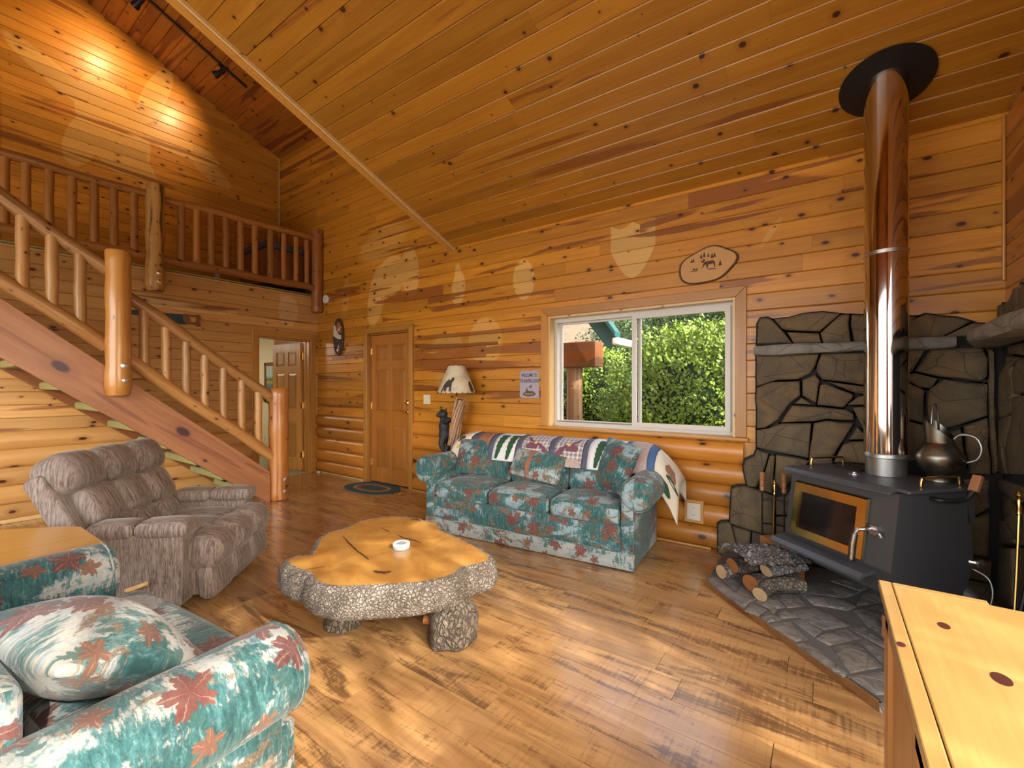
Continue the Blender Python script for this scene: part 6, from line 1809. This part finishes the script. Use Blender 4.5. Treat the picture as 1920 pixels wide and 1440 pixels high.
# candle tin on the table
p = atz(752.5,1028,TZ); cd = thing('candle', 'white lidded candle tin on the coffee table', 'candle', (p.x,p.y,TZ+0.0015))
mb = MB(); mb.lathe([(0.043,0),(0.045,0.003),(0.045,0.015),(0.043,0.016)], seg=28); obj('tin', mb, M['candle_blue'], cd, smooth=True, angle=40)
mb = MB(); mb.lathe([(0.044,0.0162),(0.047,0.018),(0.047,0.028),(0.044,0.031),(0.030,0.031),(0.028,0.028)], seg=28); obj('lid', mb, M['candle'], cd, smooth=True, angle=40)
mb = MB(); mb.lathe([(0.026,0.0285),(0.026,0.0292)], seg=20); obj('lid_label', mb, M['candle_blue'], cd)

# ---------------------------------------------------------------- side table behind the armchair
sdt = thing('side_table', 'light pine slab side table between armchair and recliner', 'table', (-3.05,0.25,0))
WT = [(-3.62,0.22),(-3.30,0.565),(-3.22,0.60),(-2.80,0.605),(-2.745,0.58),(-2.745,-0.05),(-3.62,-0.05)]
mb = MB(); mb.prism(ccw(WT), 0.535, 0.575, axes='xy', bev=0.008); obj('table_top', mb, M['pine_table'], sdt, world=True)
for lx, ly in ((-3.50,0.05),(-2.85,0.05),(-2.85,0.50),(-3.25,0.45)):
    mb = MB(); mb.tube([(lx,ly,0.0),(lx,ly,0.25),(lx,ly,0.535)],[0.032,0.028,0.032],10); obj('leg', mb, M['pine_side'], sdt, world=True, smooth=True, angle=50)

# ---------------------------------------------------------------- pine cabinet at the right
cb = thing('cabinet', 'honey pine cabinet with knotty top in right foreground', 'cabinet', (0.47,1.08,0))
x0, x1, y0, y1, CZ = 0.120, 0.815, 0.40, 1.665, 0.76
mb = MB(); mb.rbox((x0+0.030,y0,CZ-0.020),(x1,y1-0.030,CZ),0.003,1); top_ = obj('cabinet_top', mb, M['pine_top'], cb, world=True)
mb = MB(); mb.rbox((x0,y0,CZ-0.024),(x0+0.0285,y1,CZ-0.0005),0.003,1); obj('edge_moulding', mb, M['pine_top'], cb, world=True)
mb = MB(); mb.rbox((x0+0.0295,y1-0.0285,CZ-0.024),(x0+0.22,y1,CZ-0.0005),0.003,1); obj('edge_moulding', mb, M['pine_top'], cb, world=True)
for px, py, r in ((1770,1173,0.018),(1690,1208,0.012),(1878,1273,0.024)):
    p = atz(px,py,CZ+0.0006); mb = MB(); mb.lathe([(1.0,0.0),(0.5,0.0002),(0.01,0.0003)],seg=18,cap=False); mb.v = [(p.x+v[0]*r*0.62,p.y+v[1]*r,CZ+0.0006+v[2]) for v in mb.v]; obj('knot', mb, M['pine_top_knot'], top_, world=True)
mb = MB(); mb.box((x0+0.03,y0+0.01,0.0),(x1-0.01,y1-0.022,CZ-0.021)); obj('carcass', mb, M['pine_side'], cb, world=True)
# left face: stiles, rails and a recessed panel door with exposed hinge
mb = MB(); mb.box((x0+0.012,y1-0.075,0.0),(x0+0.0295,y1-0.022,CZ-0.025)); obj('corner_stile', mb, M['pine_side'], cb, world=True)
for k, (ya, yb_) in enumerate(((1.02,1.585),(0.43,1.01))):
    mb = MB()
    for a, b in (((ya,0.06),(ya+0.06,CZ-0.035)),((yb_-0.06,0.06),(yb_,CZ-0.035)),((ya,0.06),(yb_,0.12)),((ya,CZ-0.095),(yb_,CZ-0.035))):
        mb.box((x0+0.010,a[0],a[1]),(x0+0.0295,b[0],b[1]))
    mb.box((x0+0.020,ya+0.05,0.10),(x0+0.0292,yb_-0.05,CZ-0.085))
    dd = obj('door', mb, M['pine_side'], cb, world=True)
    mb = MB(); mb.lathe([(0.008,0),(0.008,0.012),(0.016,0.018),(0.014,0.026)],seg=12); mb.move(Matrix.Translation((x0+0.010,ya+0.03,0.45)) @ Matrix.Rotation(-PI/2,4,'Y')); obj('knob', mb, M['brass'], dd, world=True, smooth=True, angle=40)
for z in (0.14, 0.66):
    mb = MB(); mb.tube([(x0+0.008,1.588,z-0.03),(x0+0.008,1.588,z+0.03)],0.006,8); mb.box((x0+0.008,1.58,z-0.028),(x0+0.011,1.61,z+0.028)); obj('hinge', mb, M['saw_handle'], cb, world=True)
# ---------------------------------------------------------------- bear lamp
LX, LY = -3.41, 3.66
lm = thing('bear_floor_lamp', 'driftwood lamp with black bear cubs and painted hide shade', 'lamp', (LX,LY,0))
def lo(n, mb, mat, parent=None, **kw): return obj(n, mb, M[mat], parent or lm, smooth=True, **kw)
mb = MB(); mb.lathe([(0.15,0),(0.16,0.02),(0.13,0.05),(0.06,0.07)],seg=20,wob=0.2); lo('base', mb, 'driftwood', angle=50)
# twisted bundle of roots as trunk
path = [(0.0,0,0.05),(-0.02,0,0.25),(-0.03,0,0.45),(0.0,0,0.62),(0.03,0,0.78),(0.05,0,0.92),(0.085,0,1.06),(0.12,0,1.17)]
mb = MB(); mb.tube(path,[0.055,0.05,0.052,0.058,0.056,0.05,0.048,0.034],16,wob=0.25,seed=3); trunk = lo('trunk', mb, 'driftwood', angle=60)
for k in range(11):
    a0 = 2*PI*k/11; pts = []
    for i, p in enumerate(path):
        a = a0+i*0.35; r = (0.056,0.052,0.054,0.06,0.058,0.052,0.056,0.062)[i]
        pts.append((p[0]+r*math.cos(a),p[1]+r*math.sin(a),p[2]+(0.05*math.sin(k*2.1) if i == 7 else 0)))
    mb = MB(); mb.tube(pts,[0.012]*7+[0.006],6,wob=0.3,seed=k); lo('root_strand', mb, 'driftwood', trunk)
SZ0, SZ1 = 1.245, 1.545
mb = MB(); mb.tube([(0.055,0,0.95),(0.055,0,1.30)],0.010,8); lo('stem', mb, 'brass')
sx = 0.055
mb = MB(); n = 40; vs = []
for (r, z) in ((0.215,SZ0),(0.155,(SZ0+SZ1)/2),(0.092,SZ1)):
    for k in range(n): a = 2*PI*k/n; vs.append((sx+r*math.cos(a),r*math.sin(a),z))
fs = [(l*n+k,l*n+(k+1)%n,(l+1)*n+(k+1)%n,(l+1)*n+k) for l in range(2) for k in range(n)]
mb.add(vs,fs); mb.add([(sx+(v[0]-sx)*0.985,v[1]*0.985,v[2]) for v in vs],[tuple(reversed(f)) for f in fs]); shade = lo('lamp_shade', mb, 'shade')
# leather lacing on both rims
for r, z, m_ in ((0.216,SZ0,44),(0.093,SZ1,20)):
    for k in range(m_):
        a = 2*PI*k/m_; b = a+0.06
        mb = MB(); mb.tube([(sx+r*math.cos(a),r*math.sin(a),z-0.006),(sx+(r+0.002)*math.cos(b),(r+0.002)*math.sin(b),z+0.012)],0.0035,5); 
        if k % 2 == 0: obj('lacing', mb, M['shade_print'], shade)
def inside(P, x, y):
    c = False; j = len(P)-1
    for i in range(len(P)):
        if (P[i][1] > y) != (P[j][1] > y) and x < (P[j][0]-P[i][0])*(y-P[i][1])/(P[j][1]-P[i][1])+P[i][0]: c = not c
        j = i
    return c
def shade_print(polys):
    """painted silhouettes lying on the shade: (angle, height 0..1) outlines, filled with small facets"""
    for P in polys:
        a0, a1 = min(p[0] for p in P), max(p[0] for p in P); h0, h1 = min(p[1] for p in P), max(p[1] for p in P)
        na, nh = 44, 26; mb = MB()
        def S(a, h):
            r = 0.215+(0.092-0.215)*h+0.0016
            return (sx+r*math.cos(a),r*math.sin(a),SZ0+(SZ1-SZ0)*h)
        for i in range(na):
            for j in range(nh):
                x = a0+(a1-a0)*(i+0.5)/na; y = h0+(h1-h0)*(j+0.5)/nh
                if inside(P, x, y):
                    xa, xb = a0+(a1-a0)*i/na, a0+(a1-a0)*(i+1)/na; ya_, yb2 = h0+(h1-h0)*j/nh, h0+(h1-h0)*(j+1)/nh
                    mb.add([S(xa,ya_),S(xb,ya_),S(xb,yb2),S(xa,yb2)],[(0,1,2,3)])
        obj('painted_bear', mb, M['shade_print'], shade)
ca = math.atan2(-LY, -LX)+0.0     # direction to the camera
def rel(P, s=1): return [(ca+s*x, y) for x, y in P]
shade_print([rel([(-0.95,0.04),(-0.86,0.30),(-0.74,0.42),(-0.55,0.50),(-0.42,0.46),(-0.34,0.54),(-0.22,0.58),(-0.16,0.50),(-0.22,0.42),(-0.30,0.36),(-0.30,0.06),(-0.42,0.06),(-0.44,0.22),(-0.58,0.20),(-0.60,0.06),(-0.72,0.06),(-0.78,0.18),(-0.84,0.05)]),
             rel([(0.80,0.05),(0.78,0.30),(0.88,0.42),(1.05,0.44),(1.12,0.30),(1.10,0.05)])])
# bears: each cub one continuous body, fused from lobes by a voxel remesh
def bear(balls, limbs, label):
    mb = MB()
    for c, r in balls: mb.ball(c, r, 16, 10)
    for pts, rad in limbs: mb.bend(pts, rad, 10, 4)
    o = obj('bear_figure', mb, M['bear'], lm, smooth=True)
    m = o.modifiers.new('fuse','REMESH'); m.mode = 'VOXEL'; m.voxel_size = 0.0065; m.use_smooth_shade = True
    k = o.modifiers.new('soften','SMOOTH'); k.iterations = 4; k.factor = 0.5
    o['label'] = label
bx, by = -0.095, -0.045
bear([((bx,by,0.945),(0.046,0.044,0.050)),((bx,by,0.87),(0.062,0.058,0.085)),((bx+0.005,by,0.78),(0.066,0.062,0.075)),((bx-0.005,by-0.012,1.005),(0.056,0.054,0.052)),((bx-0.035,by-0.052,0.995),(0.026,0.030,0.022)),
      ((bx-0.045,by+0.005,1.052),(0.018,0.012,0.018)),((bx+0.035,by-0.005,1.055),(0.018,0.012,0.018))],
     [([(bx+0.03,by-0.02,0.92),(bx+0.085,by-0.045,0.935),(bx+0.125,by-0.05,0.965)],[0.032,0.028,0.026]),([(bx+0.03,by+0.03,0.93),(bx+0.09,by+0.06,0.95)],[0.03,0.024]),
      ([(bx+0.01,by-0.02,0.75),(bx+0.01,by-0.045,0.68),(bx+0.05,by-0.055,0.625),(bx+0.09,by-0.06,0.62)],[0.045,0.038,0.030,0.026]),([(bx,by+0.02,0.75),(bx+0.02,by+0.05,0.67),(bx+0.08,by+0.06,0.65)],[0.042,0.032,0.026])],
     'black cub climbing the driftwood')
cx_, cy_ = 0.03, -0.075
bear([((cx_,cy_,0.53),(0.070,0.060,0.065)),((cx_-0.05,cy_,0.50),(0.060,0.055,0.070)),((cx_+0.085,cy_,0.585),(0.050,0.048,0.046)),((cx_+0.125,cy_-0.03,0.575),(0.024,0.024,0.020)),
      ((cx_+0.065,cy_+0.005,0.632),(0.016,0.012,0.016)),((cx_+0.105,cy_+0.015,0.630),(0.016,0.012,0.016))],
     [([(cx_-0.02,cy_-0.02,0.56),(cx_-0.03,cy_-0.03,0.62),(cx_-0.01,cy_-0.02,0.665)],[0.034,0.028,0.024]),([(cx_-0.06,cy_,0.50),(cx_-0.085,cy_-0.01,0.42),(cx_-0.06,cy_-0.02,0.37)],[0.042,0.034,0.028]),([(cx_+0.02,cy_-0.02,0.50),(cx_+0.04,cy_-0.05,0.42)],[0.036,0.028])],
     'second black cub at the foot of the driftwood')

# ---------------------------------------------------------------- things on the walls
def text(name, body, loc, size, mat, parent, rot=(PI/2,0,0), sx=1.0):
    cu = bpy.data.curves.new(name,'FONT'); cu.body = body; cu.size = size; cu.align_x = 'CENTER'; cu.align_y = 'CENTER'; cu.extrude = 0.0004; cu.offset = size*0.018
    cu.materials.append(mat); o = bpy.data.objects.new(name, cu); COL.objects.link(o)
    bpy.context.view_layer.update()
    me = bpy.data.meshes.new_from_object(o); bpy.data.objects.remove(o)
    for v in me.vertices: v.co.x *= sx
    m = bpy.data.objects.new(name, me); COL.objects.link(m); m.location = loc; m.rotation_euler = rot; m.parent = parent
    return m
YW = YB-0.0185
sg = thing('tin_sign', 'small grey tin welcome sign left of the window', 'sign', (-2.528,YW,1.340))
mb = MB(); mb.rbox((-0.118,-0.004,-0.142),(0.118,-0.0005,0.142),0.0015,1); obj('plate', mb, M['sign'], sg)
text('lettering', 'WELCOME TO', (0.0,-0.0046,0.092), 0.048, M['sign_ink'], sg, sx=0.62)
text('lettering', 'THE HUNTING LODGE', (0.0,-0.0046,0.033), 0.052, M['sign_ink'], sg, sx=0.44)
mb = MB(); mb.prism(ccw([(-0.085,-0.105),(-0.055,-0.085),(-0.035,-0.06),(-0.027,-0.025),(-0.018,-0.06),(0.0,-0.072),(0.045,-0.070),(0.075,-0.092),(0.085,-0.105),(0.05,-0.122),(0.0,-0.128),(-0.05,-0.122)]),-0.0042,-0.0052,axes='xz'); obj('hill_print', mb, M['sign_brown'], sg)
mb = MB(); mb.prism(ccw([(0.0,-0.030),(0.004,-0.018),(0.022,-0.016),(0.032,-0.004),(0.036,-0.006),(0.030,-0.020),(0.026,-0.045),(0.022,-0.045),(0.020,-0.030),(0.008,-0.030),(0.006,-0.048),(0.002,-0.048)]),-0.0042,-0.0050,axes='xz'); obj('deer_print', mb, M['sign_ink'], sg)
text('lettering', 'RELAX INN', (0.0,-0.0058,-0.103), 0.026, M['sign_gold'], sg, sx=0.75)
for x in (-0.108,0.108):
    for z in (-0.132,0.132):
        mb = MB(); mb.tube([(x,-0.003,z),(x,-0.006,z)],0.005,8); obj('nail', mb, M['sign_ink'], sg)
# carved plaque
pl = thing('wood_slice_plaque', 'bark-edged wood slice with burnt deer scene above window', 'plaque', (-0.795,YW-0.001,2.305))
C_ = []
for k in range(40):
    a = 2*PI*k/40; r = 1+0.05*math.sin(2*a+0.6)+0.035*math.sin(5*a+1)-0.10*max(0,math.cos(a-0.72))**6
    C_.append((0.222*r*math.cos(a)-0.0, 0.150*r*math.sin(a)+0.022*math.cos(a)))
mb = MB(); mb.prism(ccw(C_),0.0,-0.018,axes='xz',bev=0.003); obj('bark_rim', mb, M['burnt'], pl)
mb = MB(); mb.prism(ccw([(x*0.925,z*0.925) for x,z in C_]),-0.010,-0.0195,axes='xz'); obj('slice', mb, M['plaque'], pl)
def burn(P): 
    mb = MB(); mb.prism(ccw(P),-0.0192,-0.0202,axes='xz'); obj('burnt_drawing', mb, M['burnt'], pl)
for (x,z,s) in ((-0.045,0.075,1.0),(-0.022,0.085,1.1),(0.010,0.078,0.9),(0.038,0.068,1.1),(0.056,0.072,1.0),(-0.12,0.048,0.8),(-0.105,0.052,0.9),(0.098,0.0,1.2)):
    burn([(x-0.011*s,z-0.018*s),(x+0.011*s,z-0.018*s),(x,z+0.022*s)])
burn([(-0.02,0.025),(0.045,0.030),(0.06,0.012),(0.062,-0.028),(0.055,-0.028),(0.048,0.002),(0.01,0.0),(0.005,-0.03),(-0.002,-0.03),(-0.008,0.004),(-0.03,-0.012),(-0.035,-0.004)])
burn([(-0.035,0.018),(-0.02,0.025),(-0.012,0.05),(-0.022,0.045),(-0.034,0.055),(-0.03,0.036),(-0.052,0.036)])
burn([(-0.15,-0.040),(-0.11,-0.034),(-0.07,-0.036),(-0.04,-0.025),(-0.02,-0.005),(-0.026,-0.005),(-0.05,-0.028),(-0.075,-0.042),(-0.115,-0.040)])
burn([(-0.115,-0.030),(-0.10,-0.012),(-0.09,-0.028),(-0.078,-0.012),(-0.072,-0.030)]); burn([(0.0,-0.038),(0.02,-0.034),(0.07,-0.036),(0.06,-0.044),(0.02,-0.042)])
# oval mountain picture by the door
ov = thing('oval_wall_carving', 'tall oval carved mountain plaque left of entry door', 'plaque', (-5.875,YW-0.001,2.045))
El = [(0.125*math.cos(2*PI*k/32),0.275*math.sin(2*PI*k/32)) for k in range(32)]
mb = MB(); mb.prism(ccw(El),0.0,-0.030,axes='xz',bev=0.006); obj('rim', mb, M['burnt'], ov)
def oin(n,P,mat,y): mb = MB(); mb.prism(ccw(P),-0.020,y,axes='xz'); obj(n, mb, M[mat], ov)
In = [(0.110*math.cos(2*PI*k/32),0.255*math.sin(2*PI*k/32)) for k in range(32)]
oin('carved_ground', In, 'bark_log', -0.0305)
oin('carved_mountain', [(-0.105,0.02),(-0.10,0.13),(-0.085,0.19),(-0.05,0.16),(-0.02,0.08),(0.03,0.03),(0.085,0.02),(0.085,-0.04),(0.0,-0.03)], 'quilt_cream', -0.033)
oin('carved_sky', [(-0.03,0.13),(0.0,0.23),(0.06,0.20),(0.095,0.10),(0.09,0.05),(0.03,0.05)], 'cut_red', -0.0325)
oin('carved_deer', [(-0.03,-0.20),(0.0,-0.17),(0.02,-0.13),(0.035,-0.12),(0.02,-0.17),(0.02,-0.22),(-0.01,-0.215)], 'quilt_cream', -0.034)
oin('carved_branch', [(-0.01,0.09),(0.085,0.15),(0.09,0.14),(0.0,0.07)], 'white', -0.034)
# light switch and outlet
sw = thing('light_switch', 'ivory two-gang switch plate right of entry door', 'switch', (-4.037,YW-0.0005,1.155))
mb = MB(); mb.rbox((-0.06,-0.007,-0.058),(0.06,0,0.058),0.004,2); obj('cover_plate', mb, M['ivory'], sw)
for x in (-0.023,0.023):
    mb = MB(); mb.box((x-0.005,-0.016,-0.010),(x+0.005,-0.006,0.010)); obj('toggle', mb, M['white'], sw)
    for z in (-0.032,0.032): mb = MB(); mb.tube([(x,-0.0065,z),(x,-0.0085,z)],0.003,6); obj('screw', mb, M['steel'], sw)
ol = thing('wall_outlet', 'white duplex outlet on half-log wall right of sofa', 'outlet', (-0.893,YB-0.046,0.292))
mb = MB(); mb.rbox((-0.075,-0.012,-0.092),(0.075,0.02,0.092),0.003,1); obj('wood_block', mb, M['plaque'], ol)
mb = MB(); mb.rbox((-0.052,-0.019,-0.068),(0.052,-0.012,0.068),0.004,2); obj('cover_plate', mb, M['ivory'], ol)
for z in (-0.030,0.030):
    mb = MB(); mb.lathe([(0.024,0),(0.024,0.003)],seg=16); mb.move(Matrix.Translation((0,-0.019,z)) @ Matrix.Rotation(PI/2,4,'X')); s_ = obj('socket', mb, M['white'], ol)
    for x in (-0.008,0.008): mb = MB(); mb.box((x-0.0015,-0.0232,z-0.002),(x+0.0015,-0.0218,z+0.010)); obj('slot', mb, M['ivory_slot'], s_)
    mb = MB(); mb.tube([(0,-0.0218,z-0.011),(0,-0.0232,z-0.011)],0.003,6); obj('ground_hole', mb, M['ivory_slot'], s_)
# smoke alarm in the corner
sm = thing('smoke_alarm', 'round white alarm on the wall beside the loft corner post', 'alarm', (-6.205,YW-0.001,2.640))
mb = MB(); mb.lathe([(0.066,0),(0.066,0.022),(0.055,0.034),(0.02,0.036)],seg=24); mb.move(Matrix.Rotation(PI/2,4,'X')); obj('housing', mb, M['white'], sm, smooth=True, angle=40)
mb = MB(); mb.lathe([(0.03,0.0362),(0.03,0.0385),(0.022,0.0385)],seg=16); mb.move(Matrix.Rotation(PI/2,4,'X')); obj('test_button', mb, M['ivory'], sm)
# hand saw on the left wall
hs = thing('hand_saw', 'painted blue hand saw hung behind the stair rail', 'saw', (XL+0.0195,2.0,2.16))
mb = MB(); mb.prism(ccw([(-0.42,0.03),(0.12,0.04),(0.14,-0.075),(0.10,-0.085),(-0.42,-0.02)]),0.001,0.005,axes='yz'); obj('blade', mb, M['saw_blue'], hs)
mb = MB(); H = [(0.10,0.05),(0.20,0.045),(0.27,0.06),(0.285,0.03),(0.27,-0.03),(0.285,-0.09),(0.25,-0.095),(0.22,-0.075),(0.13,-0.07),(0.10,-0.03)]
hole = [(0.17,0.015),(0.225,0.02),(0.232,-0.01),(0.22,-0.045),(0.175,-0.04)]
mb.prism(ccw(H),0.0055,0.022,axes='yz',bev=0.004); h_ = obj('handle', mb, M['saw_handle'], hs)
mb = MB(); mb.prism(ccw(hole),0.018,0.0226,axes='yz'); obj('handle_opening', mb, M['pine_left'], h_)
# track light on the loft ceiling
tk = thing('track_light', 'black track with spot head on the loft ceiling', 'light', (-6.705,2.6,5.69))
ya, yb_ = 1.2, 2.945
def trz(y, d): return zloft(y)-0.002-d
mb = MB(); mb.add([(x,y,trz(y,d)) for y in (ya,yb_) for (x,d) in ((-6.722,0.0),(-6.688,0.0),(-6.688,0.022),(-6.722,0.022))],[(0,1,5,4),(1,2,6,5),(2,3,7,6),(3,0,4,7),(3,2,1,0),(4,5,6,7)]); obj('track', mb, M['black_plastic'], tk, world=True)
SPOT = []
for i, y in enumerate((2.62, 1.75)):
    z = trz(y,0.022)
    b = Vector((-6.73,y,z-0.085)); aim = (Vector((XF,1.95 if i == 0 else 1.35,5.0 if i == 0 else 5.35))-b).normalized()
    mb = MB(); mb.tube([(-6.705,y,z),(-6.71,y,z-0.06)],0.010,8); mb.box((-6.722,y-0.03,z-0.014),(-6.688,y+0.03,z)); h_ = obj('spot_stem', mb, M['black_plastic'], tk, world=True)
    mb = MB(); mb.tube([b-aim*0.075,b-aim*0.06,b+aim*0.02,b+aim*0.05,b+aim*0.085],[0.018,0.028,0.032,0.045,0.048],16,cap=False)
    mb.tube([b-aim*0.076,b-aim*0.074],[0.018,0.018],16); obj('spot_head', mb, M['black_plastic'], h_, world=True, smooth=True, angle=40)
    mb = MB(); mb.tube([b+aim*0.048,b+aim*0.055],[0.040,0.040],16); t_ = NT('bulb_glow'); n_, _ = t_.noise(t_.objc(),4); t_.out((1,0.85,0.6),0.5,Emission_Color=(1,0.72,0.38,1),Emission_Strength=6.0); obj('bulb', mb, t_.m, h_, world=True)
    add_light('track_spot', 'SPOT', b+aim*0.10, aim, 55, (1.0,0.64,0.30), spot_size=math.radians(105), spot_blend=0.9, shadow_soft_size=0.04)
# things up in the loft
ck = thing('loft_chest', 'dark lidded wooden chest behind the loft railing', 'chest', (-6.95,3.45,LOFT+0.005))
mb = MB(); mb.rbox((-0.40,-0.30,0.10),(0.40,0.30,0.60),0.015,1); obj('box', mb, M['stringer_dark'], ck)
mb = MB(); mb.rbox((-0.43,-0.33,0.602),(0.43,0.33,0.69),0.02,2); obj('lid', mb, M['dark_ceiling'], ck)
for lx in (-0.35,0.35):
    for ly in (-0.25,0.25): mb = MB(); mb.box((lx-0.03,ly-0.03,0.0),(lx+0.03,ly+0.03,0.10)); obj('foot', mb, M['iron'], ck)
lo2 = thing('wall_outlet', 'small outlet low on the loft wall behind railing', 'outlet', (XF+0.0195,2.92,LOFT+0.30))
mb = MB(); mb.rbox((0,-0.035,-0.057),(0.006,0.035,0.057),0.002,1); obj('cover_plate', mb, M['ivory'], lo2)
mb = MB(); mb.box((0.005,-0.014,-0.038),(0.008,0.014,0.038)); obj('socket', mb, M['white'], lo2)
# oval rug at the door
rg = thing('door_rug', 'oval green braided rug in front of entry door', 'rug', (-4.79,3.62,0.001))
def ovalring(a0,b0,a1,b1,z,n=48):
    mb = MB(); vs = []
    for (a,b,zz) in ((a0,b0,z),(a0*1.0,b0*1.0,z+0.008),(a1,b1,z+0.008)):
        for k in range(n): q = 2*PI*k/n; vs.append((a*math.copysign(abs(math.cos(q))**0.85,math.cos(q)),b*math.copysign(abs(math.sin(q))**0.85,math.sin(q)),zz))
    mb.add(vs,[(l*n+k,l*n+(k+1)%n,(l+1)*n+(k+1)%n,(l+1)*n+k) for l in range(2) for k in range(n)]); return mb
for (a0,b0,a1,b1,mt) in ((0.43,0.255,0.30,0.16,'rug_green'),(0.30,0.16,0.255,0.125,'rug_tan'),(0.255,0.125,0.20,0.085,'rug_brown'),(0.20,0.085,0.002,0.001,'rug_green')):
    obj('braid_band', ovalring(a0,b0,a1,b1,0.0), M[mt], rg)
dr_ = thing('door_stop', 'small white scrap on floor at the wall corner', 'litter', (-6.30,3.79,0.001))
mb = MB(); mb.ball((0,0,0.012),(0.035,0.02,0.012),10,6,wob=0.3); obj('scrap', mb, M['white'], dr_, smooth=True)
